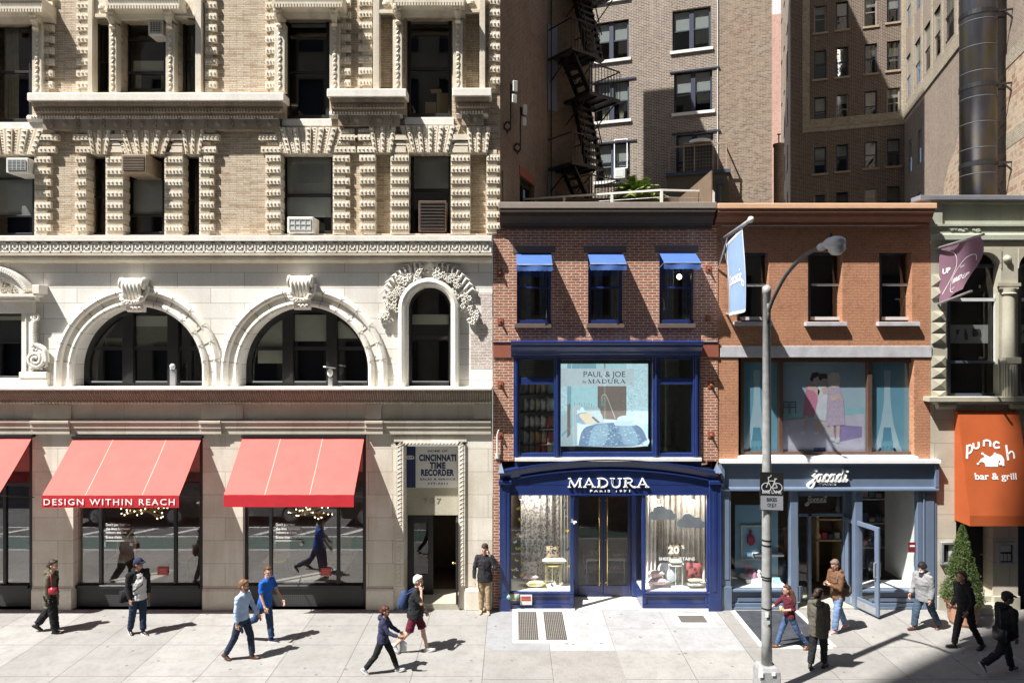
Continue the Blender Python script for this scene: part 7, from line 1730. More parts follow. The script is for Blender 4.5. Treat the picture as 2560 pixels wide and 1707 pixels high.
h=thing('cellar_door','dark steel tread plate cellar door before the grey shop','cellar door',(6.6,-1.1,.01)); m=MB(); m.box(5.80,7.32,-2.12,-.12,-.03,.02); m.build('plate',m_plate(),h); m=MB(); m.box(5.68,5.80,-2.2,-.1,-.03,.014); m.box(7.32,7.44,-2.2,-.1,-.03,.014); m.box(5.8,7.32,-2.3,-2.12,-.03,.014); m.build('concrete_frame',pale_c,h)
# conical shrub in a terracotta pot
tr=thing('potted_conifer','cone shaped clipped evergreen in a terracotta pot by the restaurant door','tree',(11.17,-.92,0)); tx,ty=11.17,-.92
m=MB(); m.lathe([(.26,.0),(.30,.08),(.355,.50),(.40,.52),(.41,.63),(.37,.63),(.36,.56)],(tx,ty,0),22); m.build('pot',M['terrapot'],tr,smooth=False); m=MB(); m.lathe([(.36,.52),(.05,.58)],(tx,ty,0),12); m.tube([(tx,ty,.5),(tx,ty,2.3)],[.05,.015],6); m.build('trunk',M['brownstone'],tr)
m=MB(); rr=random.Random(12)
for k in range(21000):
    h=rr.random()**1.35; z=.62+h*1.83; rad=.44*(1-h)**.85+.02; rad*=1+.18*math.sin(h*31)*math.sin(6*rr.random()) ; a=rr.uniform(0,6.283); cl=noise.noise(Vector((math.cos(a)*2,math.sin(a)*2,z*3.2)))
    if cl<-.30 and rr.random()<.75: continue
    q=rad*(rr.uniform(.55,1.0)**.5)*(1+.22*cl)
    c=Vector((tx+q*math.cos(a),ty+q*math.sin(a),z)); d1=Vector((rr.gauss(0,1),rr.gauss(0,1),rr.gauss(.4,1))).normalized()*.030; d2=Vector((rr.gauss(0,1),rr.gauss(0,1),rr.gauss(0,1))).normalized()*.014
    m.add([c-d2,c+d2,c+d1],[(0,1,2)])
m.build('crown',M['conifer'],tr,fix=False)

# ================================================================== ACROSS THE STREET (seen only as reflections and shade)
def far_building(label,x0,x1,h,fl,nw,mw):
    b=thing('office_building',label,'building',((x0+x1)/2,-20,0)); holes=[]
    for f in range(fl):
        for k in range(nw):
            xc=x0+(x1-x0)*(k+.5)/nw; zc=4.8+f*3.7; holes.append((xc-.75,xc+.75,zc,zc+2.2,None,.2))
    m=MB(); 
    wall_holes(m,x0,x1,0,h,[q for q in holes if q[3]<h-1],-20,-.25); m.box(x0,x1,-34,-33.9,0,h); m.box(x0,x0+.1,-33.9,-20.01,0,h); m.box(x1-.1,x1,-33.9,-20.01,0,h); m.box(x0+.1,x1-.1,-33.9,-20.3,h-.1,h); m.prof([(-19.6,h-.4),(-19.5,h),(-20,h),(-20,h-1)],x0,x1); m.box(x0,x1,-20.1,-19.85,3.6,4.1)
    m.build('wall',mw,b); base=None
    for q in holes:
        if q[3]>=min(h-1,32): continue
        if base is None:
            m=MB(); m.box(-.75,.75,-.03,.03,0,.07); m.box(-.75,.75,-.03,.03,1.05,1.12); m.box(-.75,.75,-.03,.03,2.13,2.2); m.box(-.75,-.68,-.03,.03,.07,2.13); m.box(.68,.75,-.03,.03,.07,2.13); m.quad((-.7,0,.05),(.7,0,.05),(.7,0,2.15),(-.7,0,2.15)); base=m.build('window',M['bluewin'],b); base.location=Vector(((q[0]+q[1])/2,-20.2,q[2]))-WORLDLOC[b]
        else: o=base.copy(); COL.objects.link(o); o.parent=b; o.location=Vector(((q[0]+q[1])/2,-20.2,q[2]))-WORLDLOC[b]
far_building('low grey stone building across the street, reflected in the left windows',-46,-18.2,25,6,10,M['architrave'])
far_building('tall pale building across the street that shades the right end of the pavement',-18.05,14,63,7,12,M['beigetrim'])
far_building('brick building across the street reflected in the right hand windows',14.2,46,30,7,11,M['tanbrick'])
def car(name,label,x,y,rz,paint,L=4.9,Hh=1.75):
    c=thing(name,label,'car',(x,y,-.13),rz,group='cars on the road',local=True); m=MB(); W=.93
    low=[(-L/2,.35),(-L/2+.05,.75),(-L/2+.2,.98),(L/2-1.5,1.02),(L/2-.25,.92),(L/2-.02,.70),(L/2,.38),(L/2-.1,.26),(-L/2+.1,.26)]
    m.prism(low,-W,W); m.build('body',paint,c,bevel=.05)
    up=[(-L/2+.15,.98),(-L/2+.45,Hh-.12),(-L/2+.7,Hh),(L/2-2.2,Hh),(L/2-1.95,Hh-.06),(L/2-1.35,1.0)]; m=MB(); m.prism(up,-W+.12,W-.12); m.build('cabin',paint,c,bevel=.05)
    m=MB(); 
    for s in (-1,1): yy=s*(W-.11); m.prism([(-L/2+.5,1.05),(-L/2+.62,Hh-.18),(L/2-2.15,Hh-.18),(L/2-1.62,1.05)],min(yy,yy+s*.01),max(yy,yy+s*.01))
    m.build('side_window',M['black'],c)
    for sx in (-L/2+.95,L/2-.95):
        for s in (-1,1):
            m=MB(); m.lathe([(.36,-.11),(.37,-.08),(.37,.08),(.36,.11)],(0,0,0),20); m.v=[(sx+a,s*(W-.08)+cz,.36+b_) for a,b_,cz in m.v]; w=m.build('wheel',M['black'],c)
            m=MB()
            for k in range(5): a=k*1.2566; m.bar((sx,s*(W+.035),.36),(sx+.25*math.cos(a),s*(W+.035),.36+.25*math.sin(a)),.07,.02)
            m.lathe([(.27,-.01),(.27,.01),(.23,.012)],(0,0,0),20); n=60
            for i in range(len(m.v)-n,len(m.v)): a,b_,cz=m.v[i]; m.v[i]=(sx+a,s*(W+.03)+cz,.36+b_)
            m.build('rim',M['steel'],w)
    m=MB(); 
    for s in (-1,1): m.ball((L/2-.15,s*(W-.22),.78),(.12,.16,.08),8,6)
    m.build('headlight',M['bowl'],c); return c
car('parked_car','black sport utility car reflected in the left shop windows',-14.6,-9.2,0,m_plain('black_car_paint',(.012,.012,.014),.2)); car('parked_car','silver car reflected behind the second shop window',-10.0,-9.4,0,m_plain('silver_car_paint',(.35,.36,.37),.25,metal=.5),4.6,1.5); car('parked_car','dark sport utility car reflected at the right of the second shop window',-4.2,-9.1,math.pi,m_plain('dark_car_paint',(.02,.018,.018),.2))
# ================================================================== CAMERA, SKY, SUN
cam=bpy.data.cameras.new('camera'); cam.lens=24; cam.sensor_width=36; cam.clip_end=2000; cam.clip_start=.1
co=bpy.data.objects.new('camera',cam); COL.objects.link(co); co.location=(0,-D,H); co.rotation_euler=(math.pi/2,0,0); SC.camera=co
LD=Vector((.54,.343,-1.0)).normalized()
sun=bpy.data.lights.new('sun','SUN'); sun.energy=5.0; sun.angle=R(.53); sun.color=(1.0,.97,.93); so=bpy.data.objects.new('sun',sun); COL.objects.link(so); so.rotation_euler=LD.to_track_quat('-Z','Y').to_euler(); so.location=(-20,-30,60)
wd=bpy.data.worlds.new('World'); SC.world=wd; wd.use_nodes=True; nt=wd.node_tree; sk=nt.nodes.new('ShaderNodeTexSky'); sk.sky_type='NISHITA'; sk.sun_disc=False
el=math.asin(-LD.z); sk.sun_elevation=el; sk.sun_rotation=math.atan2(-LD.x,-LD.y); sk.air_density=1.0; sk.dust_density=1.2
bg=nt.nodes['Background']; nt.links.new(sk.outputs[0],bg.inputs[0]); bg.inputs[1].default_value=.06
SC.view_settings.view_transform='Standard'; SC.view_settings.look='None'; SC.view_settings.exposure=1.2; SC.view_settings.gamma=1
SC.render.resolution_x=1024; SC.render.resolution_y=682
# ================================================================== PEOPLE
def cap(m,a,b,ra,rb,n=10,flat=1.0):
    m.tube([a,b],[ra,rb],n); m.ball(a,ra,n,6); m.ball(b,rb,n,6)
def etube(m,rows,n=18):
    """closed tube of elliptical rings: rows of (centre, rx, ry)"""
    vs=[]
    for c,rx,ry in rows:
        for j in range(n):
            q=2*math.pi*j/n; vs.append((c[0]+rx*math.cos(q),c[1]+ry*math.sin(q),c[2]))
    k=len(rows); fs=[(i*n+j,i*n+(j+1)%n,(i+1)*n+(j+1)%n,(i+1)*n+j) for i in range(k-1) for j in range(n)]
    fs.append(tuple(range(n-1,-1,-1))); fs.append(tuple(range((k-1)*n,k*n))); m.add(vs,fs)
def fuse(m,voxel=.012,it=4,wr=0.0,ws=9.0,seed=0,fac=.5):
    """weld overlapping volumes into one continuous surface"""
    me=bpy.data.meshes.new('fuse_tmp'); me.from_pydata(m.v,[],m.f)
    bm=bmesh.new(); bm.from_mesh(me); bmesh.ops.recalc_face_normals(bm,faces=bm.faces); bm.to_mesh(me); bm.free()
    o=bpy.data.objects.new('fuse_tmp',me); COL.objects.link(o)
    r=o.modifiers.new('r','REMESH'); r.mode='VOXEL'; r.voxel_size=voxel
    s=o.modifiers.new('s','SMOOTH'); s.iterations=it; s.factor=fac
    dg=bpy.context.evaluated_depsgraph_get(); dg.update()
    e=bpy.data.meshes.new_from_object(o.evaluated_get(dg))
    bpy.data.objects.remove(o); bpy.data.meshes.remove(me)
    out=MB(); off=Vector((seed*3.1,seed*1.7,seed*.9))
    if wr: 
        for v in e.vertices:
            p=v.co; w=noise.noise(Vector((p.x*ws,p.y*ws,p.z*ws*1.6))+off)+.5*noise.noise(Vector((p.x*ws*2.3,p.y*ws*2.3,p.z*ws*3))+off)
            w=-abs(w)*1.3+.35
            out.v.append(tuple(p+v.normal*(w*wr)))
    else: out.v=[tuple(v.co) for v in e.vertices]
    out.f=[tuple(p.vertices) for p in e.polygons]; out.m=[0]*len(out.f); bpy.data.meshes.remove(e); return out
V3=Vector
def hand(m,w,d,up,side,curl=.5,thumb=1):
    """palm and five fingers from wrist w; d fingers' direction, up = back of the hand normal, side = towards the thumb"""
    d=d.normalized(); side=(side-d*side.dot(d)).normalized(); up=side.cross(d).normalized()*(1 if side.cross(d).dot(up)>=0 else -1)
    rot=Matrix((d,side,up)).transposed()
    m.ball(w+d*.045,(.055,.042,.017),10,7,rot); m.tube([w-d*.03,w+d*.03],[.026,.027],8)
    for i,(o,l) in enumerate(((.031,.070),(.011,.080),(-.010,.074),(-.030,.058))):
        b=w+d*.085+side*o; c1=curl*.9; p1=b+(d*math.cos(c1*.5)-up*math.sin(c1*.5))*l*.45; p2=p1+(d*math.cos(c1*1.2)-up*math.sin(c1*1.2))*l*.32; p3=p2+(d*math.cos(c1*1.9)-up*math.sin(c1*1.9))*l*.25
        m.tube([b-d*.015,p1,p2,p3],[.0098,.0092,.0085,.0062],7)
    b=w+d*.03+side*.034; p1=b+(d*.55+side*.7-up*.2).normalized()*.036; p2=p1+(d*.9+side*.25-up*.35).normalized()*.032
    m.tube([b-side*.012,p1,p2],[.0125,.0105,.0075],7)
SK=lambda c,n: m_plain('skin_'+n,c,.55,var=.06,scale=14)
SKIN=SK((.52,.30,.215),'fair'); SKIN2=SK((.36,.19,.12),'tan'); SKIN3=SK((.20,.10,.065),'brown')
CLO={}
def cloth(name,c,var=.14,rough=.9,scale=9):
    if name not in CLO: CLO[name]=m_fabric(name,c,rough,var,scale)
    return CLO[name]
EYE=m_plain('dark_eye',(.02,.015,.012),.3); LIP=m_plain('lip',(.34,.12,.10),.5)
def person(label,u,v,vt,head,P):
    gx,gy=GP(u,v); dep=gy+D; hgt=H-(vt-853.5)*dep/F
    s=hgt/1.76
    t=thing('person',label,'person',(gx,gy,0.006),R(head),local=True); t.scale=(s,s,s)
    g=P.get; fem=g('fem',False); bulk=g('bulk',1.0); lean=R(g('lean',3))
    # --- joints (facing +x, left is +y)
    hipw=.085; legs=[]; 
    for sd,(a,k) in ((1,g('L',(22,6))),(-1,g('R',(-20,28)))):
        a_,k_=R(a),R(k); hp=V3((0,sd*hipw,0)); kn=hp+V3((math.sin(a_),sd*.012,-math.cos(a_)))*.43; an=kn+V3((math.sin(a_-k_),0,-math.cos(a_-k_)))*.42
        legs.append([sd,hp,kn,an,a_-k_])
    low=min(l[3].z - (.09 if abs(l[4])<.45 else .12) for l in legs); hz=-low
    for l in legs:
        for i in (1,2,3): l[i]=l[i]+V3((0,0,hz))
    pel=V3((0,0,hz)); up=V3((math.sin(lean),0,math.cos(lean)))
    tl=.50 if not fem else .48
    che=pel+up*.30; sh=pel+up*tl; nk=pel+up*(tl+.07)+V3((.008,0,0)); hc=nk+V3((.03+g('hfwd',0),0,.135))
    sw=.185*(.90 if fem else 1.0)*(.5+.5*bulk)
    arms=[]
    for sd,key,dflt in ((1,'AL',(-14,20)),(-1,'AR',(18,25))):
        q=g(key,dflt); so=sh+V3((0,sd*sw,-.02))
        if isinstance(q,dict): el=V3(q['e'])+pel; wr=V3(q['w'])+pel; d=V3(q.get('d',tuple(wr-el)))
        else:
            b,e=R(q[0]),R(q[1]); ab=.10 if len(q)<3 else q[2]
            el=so+V3((math.sin(b),sd*ab,-math.cos(b)))*.28; wr=el+V3((math.sin(b+e),-sd*.02,-math.cos(b+e)))*.25; d=wr-el
        arms.append((sd,so,el,wr,d,q))
    yaw=Matrix.Rotation(R(g('hyaw',0)),3,'Z')@Matrix.Rotation(R(g('hpitch',0)),3,'Y')
    HP=lambda x,y,z: hc+yaw@V3((x,y,z))
    # --- body: one welded surface
    m=MB(); 
    etube(m,[(pel+V3((0,0,-.10)),.09,.13),(pel,.105*bulk,.155),(pel+up*.14,.095*bulk,.135),(che,.105*bulk,.155),(pel+up*.42,.10,.16),(sh,.07,.12),(sh+up*.03,.05,.06)])
    cap(m,sh+V3((0,-sw*.85,-.015)),sh+V3((0,sw*.85,-.015)),.055,.055); cap(m,sh-V3((0,0,.02)),nk+V3((0.0,0,.05)),.058 if not fem else .048,.052 if not fem else .045)
    for sd,hp,kn,an,fa in legs: cap(m,hp,kn,.078,.055); cap(m,kn,an,.054,.036); m.ball(kn.lerp(an,.3)+V3((-.018,0,0)),(.05,.048,.09),10,7)
    for sd,so,el,wr,d,q in arms: cap(m,so,el,.046*(.6+.4*bulk),.037); cap(m,el,wr,.037,.026)
    ry=yaw
    m.ball(HP(-.012,0,.03),(.098,.078,.098),16,12,ry); m.ball(HP(.012,0,-.03),(.078,.066,.095),14,10,ry); m.ball(HP(.045,0,-.085),(.042,.045,.032),12,8,ry)   # skull, face, jaw
    m.ball(HP(.088,0,-.018),(.022,.013,.028),8,6,ry); m.ball(HP(.098,0,-.03),(.016,.016,.012),8,6,ry); m.ball(HP(.076,0,.018),(.016,.052,.012),10,6,ry)      # nose, brow
    for sd in (-1,1): m.ball(HP(-.006,sd*.078,-.012),(.022,.011,.034),8,6,ry); m.ball(HP(.055,sd*.040,-.035),(.024,.022,.02),8,6,ry)
    m.ball(HP(.084,0,-.062),(.012,.024,.008),8,5,ry)
    b=fuse(m,.0105,3)
    for sd,so,el,wr,d,q in arms:
        c=q.get('curl',.5) if isinstance(q,dict) else .55
        th=V3(q.get('t',(1,0,.2))) if isinstance(q,dict) else V3((1,0,.1))
        hand(b,wr,d,V3((0,sd,.0)) if not isinstance(q,dict) else V3(q.get('u',(0,sd,0))),th,c)
    b.build('body',g('skin',SKIN),t,smooth=True)
    for sd in (-1,1):
        e=MB(); e.ball(HP(.083,sd*.032,-.002),(.010,.014,.007),8,6,ry); e.build('eye',EYE,t,smooth=True)
    e=MB(); e.ball(HP(.094,0,-.062),(.006,.024,.007),8,5,ry); e.build('mouth',LIP,t,smooth=True)
    # --- hair
    hs=g('hair','short'); hm=g('hairc',cloth('dark_hair',(.035,.022,.015),.3,.5,30))
    if hs!='bald':
        m=MB(); m.ball(HP(-.026,0,.048),(.098,.088,.093),16,12,ry); m.ball(HP(-.055,0,.0),(.07,.083,.085),14,10,ry); m.ball(HP(.045,0,.092),(.045,.062,.03),12,8,ry)
        if hs=='long':
            for k in range(7): y=(k-3)*.026; m.tube([HP(-.06,y*2.1,.04),HP(-.10,y*2.6,-.10),hc+V3((-.11,y*3.0,-.26)),hc+V3((-.10,y*2.6,-.40))],[.04,.042,.038,.015],8)
        if hs=='tail': m.ball(HP(-.125,0,.01),(.045,.04,.05),10,8,ry); m.tube([HP(-.12,0,.0),HP(-.16,0,-.05),HP(-.15,0,-.15)],[.03,.032,.012],8)
        if hs=='bun': m.ball(HP(-.13,0,-.01),(.052,.055,.05),10,8,ry)
        fuse(m,.010,1,.012,34).build('hair',hm,t,smooth=True)
    if g('beard'):
        m=MB(); m.ball(HP(.05,0,-.088),(.050,.056,.038),12,8,ry); m.ball(HP(.03,0,-.06),(.05,.069,.035),12,8,ry); m.ball(HP(.084,0,-.048),(.012,.03,.007),8,6,ry); fuse(m,.01,1,.003,40).build('beard',g('beard'),t,smooth=True)
    if g('glasses'):
        m=MB(); 
        for sd in (-1,1): m.tube([HP(.104,sd*(.032+.021*math.cos(q)),-.002+.017*math.sin(q)) for q in [k*.5236 for k in range(13)]],.0035,5); m.bar(HP(.10,sd*.055,.004),HP(.0,sd*.08,.004),.005)
        m.bar(HP(.106,-.012,.002),HP(.106,.012,.002),.005); m.build('glasses',EYE,t)
    # --- trousers / shorts / skirt
    m=MB(); tr=g('trou',1.0); hem=g('hem',1.0); bl=bulk if not fem else 1.0
    if g('skirt'):
        an=[l[3] for l in legs]; c=(an[0]+an[1])/2; mid=(legs[0][2]+legs[1][2])/2; sp=abs(an[0].x-an[1].x)/2; sk=abs(legs[0][2].x-legs[1][2].x)/2
        etube(m,[(pel+V3((0,0,.12)),.11,.15),(pel,.125,.17),(mid,.12+sk*.5,.15),(c+V3((-.02,0,.02)),.115+sp*.55,.15)])
        m=fuse(m,.013,3,.016,7,3)
    else:
        etube(m,[(pel+V3((0,0,-.12)),.09*bl,.12),(pel+V3((0,0,-.04)),.122*bl,.172),(pel+V3((0,0,.05)),.118*bl,.165),(pel+V3((0,0,.12)),.112*bl,.155)])
        for sd,hp,kn,an,fa in legs:
            if hem<1: e=hp.lerp(kn,hem*1.9); m.tube([hp,hp.lerp(e,.5),e],[.10*tr,.098*tr,.10*tr],14)
            else: m.tube([hp+V3((0,0,.02)),hp.lerp(kn,.5),kn,kn.lerp(an,.5),an+(kn-an).normalized()*.015],[.100*tr,.092*tr,.080*tr,.072*tr,.068*tr],14)
        m=fuse(m,.0115,3,g('twr',.013),8,u%7)
    m.build('trousers' if not g('skirt') else 'long_skirt',g('tm'),t,smooth=True)
    # --- top: shirt / jacket with sleeves
    m=MB(); fl=g('fit',1.0); hm_=g('jlen',-.06)
    rows=[(pel+V3((0,0,hm_)),.135*fl*bulk,.182*fl),(pel+V3((0,0,max(.03,hm_+.05))),.136*fl*bulk,.18*fl),(pel+up*.16,.118*fl*bulk,.160*fl),(che,.128*fl*bulk,.178*fl),(pel+up*.41,.118*fl,.182*fl*(.5+.5*bulk)),(sh+up*.005,.085,.15),(sh+up*.045,.064,.075)]
    etube(m,rows,22); cap(m,sh+V3((0,-sw*.9,-.02)),sh+V3((0,sw*.9,-.02)),.066*fl,.066*fl)
    sl=g('sleeve',1.0)
    for sd,so,el,wr,d,q in arms:
        if sl>=1: m.tube([so,so.lerp(el,.5),el,el.lerp(wr,.5),el.lerp(wr,.95)],[.066*fl,.060*fl,.054*fl,.049*fl,.044*fl],12); m.ball(el,.054*fl,10,7); m.ball(so,.066*fl,10,7)
        elif sl>.6: m.tube([so,so.lerp(el,.5),el,el.lerp(wr,.35)],[.064*fl,.058*fl,.052*fl,.048*fl],12); m.ball(so,.064*fl,10,7); m.ball(el,.052*fl,10,7)
        else: m.tube([so,so.lerp(el,.72)],[.064*fl,.064*fl],12); m.ball(so,.064*fl,10,7)
    if g('hood'): m.ball(sh+V3((-.09,0,.05)),(.075,.12,.07),12,8); m.tube([sh+V3((-.06,-.09,.045)),sh+V3((-.12,0,.03)),sh+V3((-.06,.09,.045))],.05,10); m.tube([sh+V3((.06,.07,.02)),sh+V3((-.02,.10,.06)),sh+V3((-.1,.07,.06))],.032,8); m.tube([sh+V3((.06,-.07,.02)),sh+V3((-.02,-.10,.06)),sh+V3((-.1,-.07,.06))],.032,8)
    if g('collar'): m.tube([sh+V3((.055,-.03,.035)),sh+V3((.0,-.066,.06)),sh+V3((-.05,0,.065)),sh+V3((.0,.066,.06)),sh+V3((.055,.03,.035))],.02,8)
    fuse(m,.0115,3,g('jwr',.014),6.2,u%5+1).build(g('topname','shirt'),g('jm'),t,smooth=True)
    if g('inner'):   # panel of another garment showing at the open front
        m=MB(); etube(m,[(pel+V3((.045,0,-.02)),.10*bulk,g('innw',.06)),(pel+up*.2+V3((.045,0,0)),.10*bulk,g('innw',.06)),(che+V3((.05,0,.04)),.10*bulk,g('innw',.06)),(sh+V3((.035,0,.02)),.055,.04)]); fuse(m,.012,3).build('undershirt',g('inner'),t,smooth=True)
    if g('vest'):
        m=MB(); etube(m,[(pel+V3((.012,0,hm_+.0)),.150*fl*bulk,.185),(pel+up*.16+V3((.012,0,0)),.138*bulk,.168),(che+V3((.012,0,0)),.150*bulk,.176),(pel+up*.42+V3((.012,0,0)),.12,.15),(sh+V3((.02,0,.0)),.075,.10)]); fuse(m,.012,3,.012,9,2).build('vest',g('vest'),t,smooth=True)
    # --- shoes
    for sd,hp,kn,an,fa in legs:
        pit=Matrix.Rotation(max(-.15,min(1.0,-(fa+.10)*1.1)) if fa<-.25 else (-min(.35,fa*.8) if fa>.15 else 0),3,'Y'); b0=V3(an); tw=Matrix.Rotation(sd*.12,3,'Z')
        f=lambda x,y,z: b0+tw@(pit@V3((x,y,z)))
        m=MB(); m.ball(f(-.035,0,-.05),(.048,.038,.042),10,8,tw@pit); m.ball(f(.05,0,-.055),(.085,.040,.036),12,8,tw@pit); m.ball(f(.12,0,-.064),(.068,.043,.027),12,8,tw@pit); m.tube([f(0,0,-.05),f(-.005,0,.02)],[.046,.042],10)
        m2=fuse(m,.010,2); sh_=m2.build('shoe',g('shoe'),t,smooth=True)
        m=MB(); pts=[(-.078,-.028),(-.086,0),(-.078,.028),(.0,.034),(.10,.045),(.165,.03),(.192,0),(.165,-.03),(.10,-.045),(.0,-.034)]
        n=len(pts); m.add([f(x,y,-.092) for x,y in pts]+[f(x,y,-.072) for x,y in pts],[tuple(range(n-1,-1,-1)),tuple(range(n,2*n))]+[(i,(i+1)%n,(i+1)%n+n,i+n) for i in range(n)]); m.build('sole',g('sole',g('shoe')),sh_)
    # --- head wear
    if g('cap'):
        m=MB(); m.ball(HP(-.012,0,.055),(.112,.094,.092),16,10,ry); m2=MB(); bpts=[HP(.06+.10*math.cos(q),.082*math.sin(q),.055-.02*math.cos(q)) for q in [R(a) for a in range(-90,91,15)]]+[HP(.05,.06,.075),HP(.05,-.06,.075)]
        n=len(bpts); m.add(bpts+[p+V3((0,0,.012)) for p in bpts],[tuple(range(n)),tuple(range(2*n-1,n-1,-1))]+[(i,(i+1)%n,(i+1)%n+n,i+n) for i in range(n)]); m.build('cap',g('cap'),t,smooth=False)
    if g('beanie'): m=MB(); m.ball(HP(-.02,0,.055),(.112,.094,.095),16,10,ry); m.tube([HP(-.02+.108*math.cos(q),.09*math.sin(q),.028) for q in [k*.3927 for k in range(17)]],.02,7); fuse(m,.012,3,.004,20).build('beanie',g('beanie'),t,smooth=True)
    if g('scarf'): m=MB(); m.tube([sh+V3((.07,-.03,.03)),sh+V3((.0,-.08,.06)),sh+V3((-.06,0,.07)),sh+V3((.0,.08,.06)),sh+V3((.07,.03,.03))],.034,8); m.ball(sh+V3((.085,0,-.01)),(.035,.06,.06),10,7); fuse(m,.012,3,.006,20).build('neck_scarf',g('scarf'),t,smooth=True)
    M_=Matrix.Translation(V3((gx,gy,.006)))@Matrix.Rotation(R(head),4,'Z')@Matrix.Scale(s,4)
    return dict(t=t,M=M_,pel=pel,sh=sh,arms={a[0]:a for a in arms},hc=hc,s=s,legs=legs)
def carried(name,label,cat,pr,c,build,mats):
    """a thing carried by a person; build(mb) in the person's frame"""
    w=pr['M']@V3(c); o=thing(name,label,cat,w,0)
    for nm,fn,mt in build:
        m=MB(); fn(m); m.v=[tuple(pr['M']@V3(v)) for v in m.v]; m.build(nm,mt,o,smooth=True)
    return o
def phone(label,pr,sd):
    a=pr['arms'][sd]; wr,d=a[3],a[4].normalized(); c=wr+d*.085; 
    q=a[5]; n=V3(q.get('pn',(0,1,0))); ax=V3(q.get('pa',(0,0,1)))
    def f(m): m.bar(c+n*.012-ax*.07,c+n*.012+ax*.07,.07,.009,up=n)
    return carried('phone',label,'phone',pr,c,[('case',f,EYE)],None)
jean=cloth('dark_denim',(.020,.032,.062),.25); jean2=cloth('blue_denim',(.055,.095,.19),.35,scale=6); jean3=cloth('light_denim',(.13,.20,.33),.4,scale=5); jean4=cloth('grey_blue_denim',(.045,.07,.105),.4,scale=5)
blk=cloth('black_cloth',(.012,.012,.014),.2); blk2=cloth('charcoal_cloth',(.022,.022,.026),.2); navy=cloth('navy_cloth',(.022,.025,.06),.2); blackl=m_plain('black_leather',(.012,.011,.011),.4); brownl=m_plain('brown_leather',(.075,.032,.02),.5)
grey=cloth('pale_grey_hair',(.55,.53,.50),.15,.6,30); brownh=cloth('brown_hair',(.085,.045,.022),.3,.5,30); gingh=cloth('light_brown_hair',(.17,.085,.04),.3,.5,30); darkh=cloth('dark_hair',(.035,.022,.015),.3,.5,30); wsole=m_plain('pale_sole',(.62,.61,.58),.7)
# 1 woman in olive jacket
p=person('woman in an olive hooded jacket looking back, red bag at her side',128,1580,1398,8,dict(fem=True,L=(-14,22),R=(12,6),AL=(-8,18),AR=(-4,12),hyaw=-15,hair='bun',hairc=darkh,jm=cloth('olive_jacket',(.105,.095,.065)),topname='jacket',fit=1.08,jlen=-.30,hood=True,inner=blk,innw=.09,tm=blk,trou=1.32,twr=.02,shoe=blackl,lean=2))
sh=p['sh']; pel=p['pel']
carried('handbag','red leather handbag on the shoulder of the woman in olive','handbag',p,tuple(pel+V3((.06,-.24,.1))),[('bag',lambda m:((m.bx(pel+V3((.14,-.22,.14)),(.17,.08,.15)),m.ball(pel+V3((.14,-.22,.14)),(.10,.05,.09),12,8))),m_plain('red_leather',(.34,.02,.03),.4)),('strap',lambda m:m.tube([pel+V3((.15,-.26,.22)),sh+V3((.06,-.19,.03)),sh+V3((.0,-.17,.05)),pel+V3((.04,-.26,.22))],.012,6),m_plain('red_leather',(.34,.02,.03),.4))],None)
# 2 man in cap
p=person('man in a navy cap and white vest with black sleeves, black bag behind him',345,1586,1396,-38,dict(L=(6,4),R=(-8,10),AL=(-2,14),AR=(2,16),hyaw=30,skin=SKIN2,hair='short',cap=navy,glasses=False,jm=blk,topname='jacket',hood=True,vest=cloth('white_vest',(.52,.51,.50)),fit=1.08,bulk=1.15,jlen=-.10,tm=jean,shoe=blackl,sole=wsole,lean=0))
sh=p['sh']; pel=p['pel']
carried('shoulder_bag','black bag on a strap behind the man in the navy cap','bag',p,tuple(pel+V3((-.2,-.1,.05))),[('bag',lambda m:m.bx(pel+V3((-.17,-.16,-.02)),(.12,.30,.26)),blk),('strap',lambda m:m.tube([pel+V3((-.15,-.18,.1)),sh+V3((-.1,.02,.04)),sh+V3((.03,.12,.05)),pel+V3((.17,.02,.25)),pel+V3((.12,-.17,.12))],.017,6),blk)],None)
# 3 light blue shirt
p=person('bearded man in a pale blue button shirt and dark jeans walking to the right',605,1648,1447,-12,dict(L=(20,14),R=(-16,14),AL=(22,14),AR=(-4,8),hyaw=8,hair='short',hairc=gingh,beard=gingh,glasses=True,jm=cloth('pale_blue_shirt',(.36,.46,.64),.06),collar=True,fit=.98,jlen=-.02,tm=jean,trou=.95,shoe=brownl,lean=2))
# 4 blue polo
p=person('man in a bright blue polo shirt and jeans striding to the right with sunglasses',662,1606,1414.5,-18,dict(L=(8,0),R=(-26,40),AL=(24,10),AR=(4,18),hyaw=-35,hair='short',hairc=brownh,glasses=True,sleeve=.4,jm=cloth('bright_blue_polo',(.015,.10,.42),.08),collar=True,fit=1.0,jlen=-.09,tm=cloth('mid_denim',(.03,.06,.14),.3),shoe=navy,sole=wsole,lean=6))
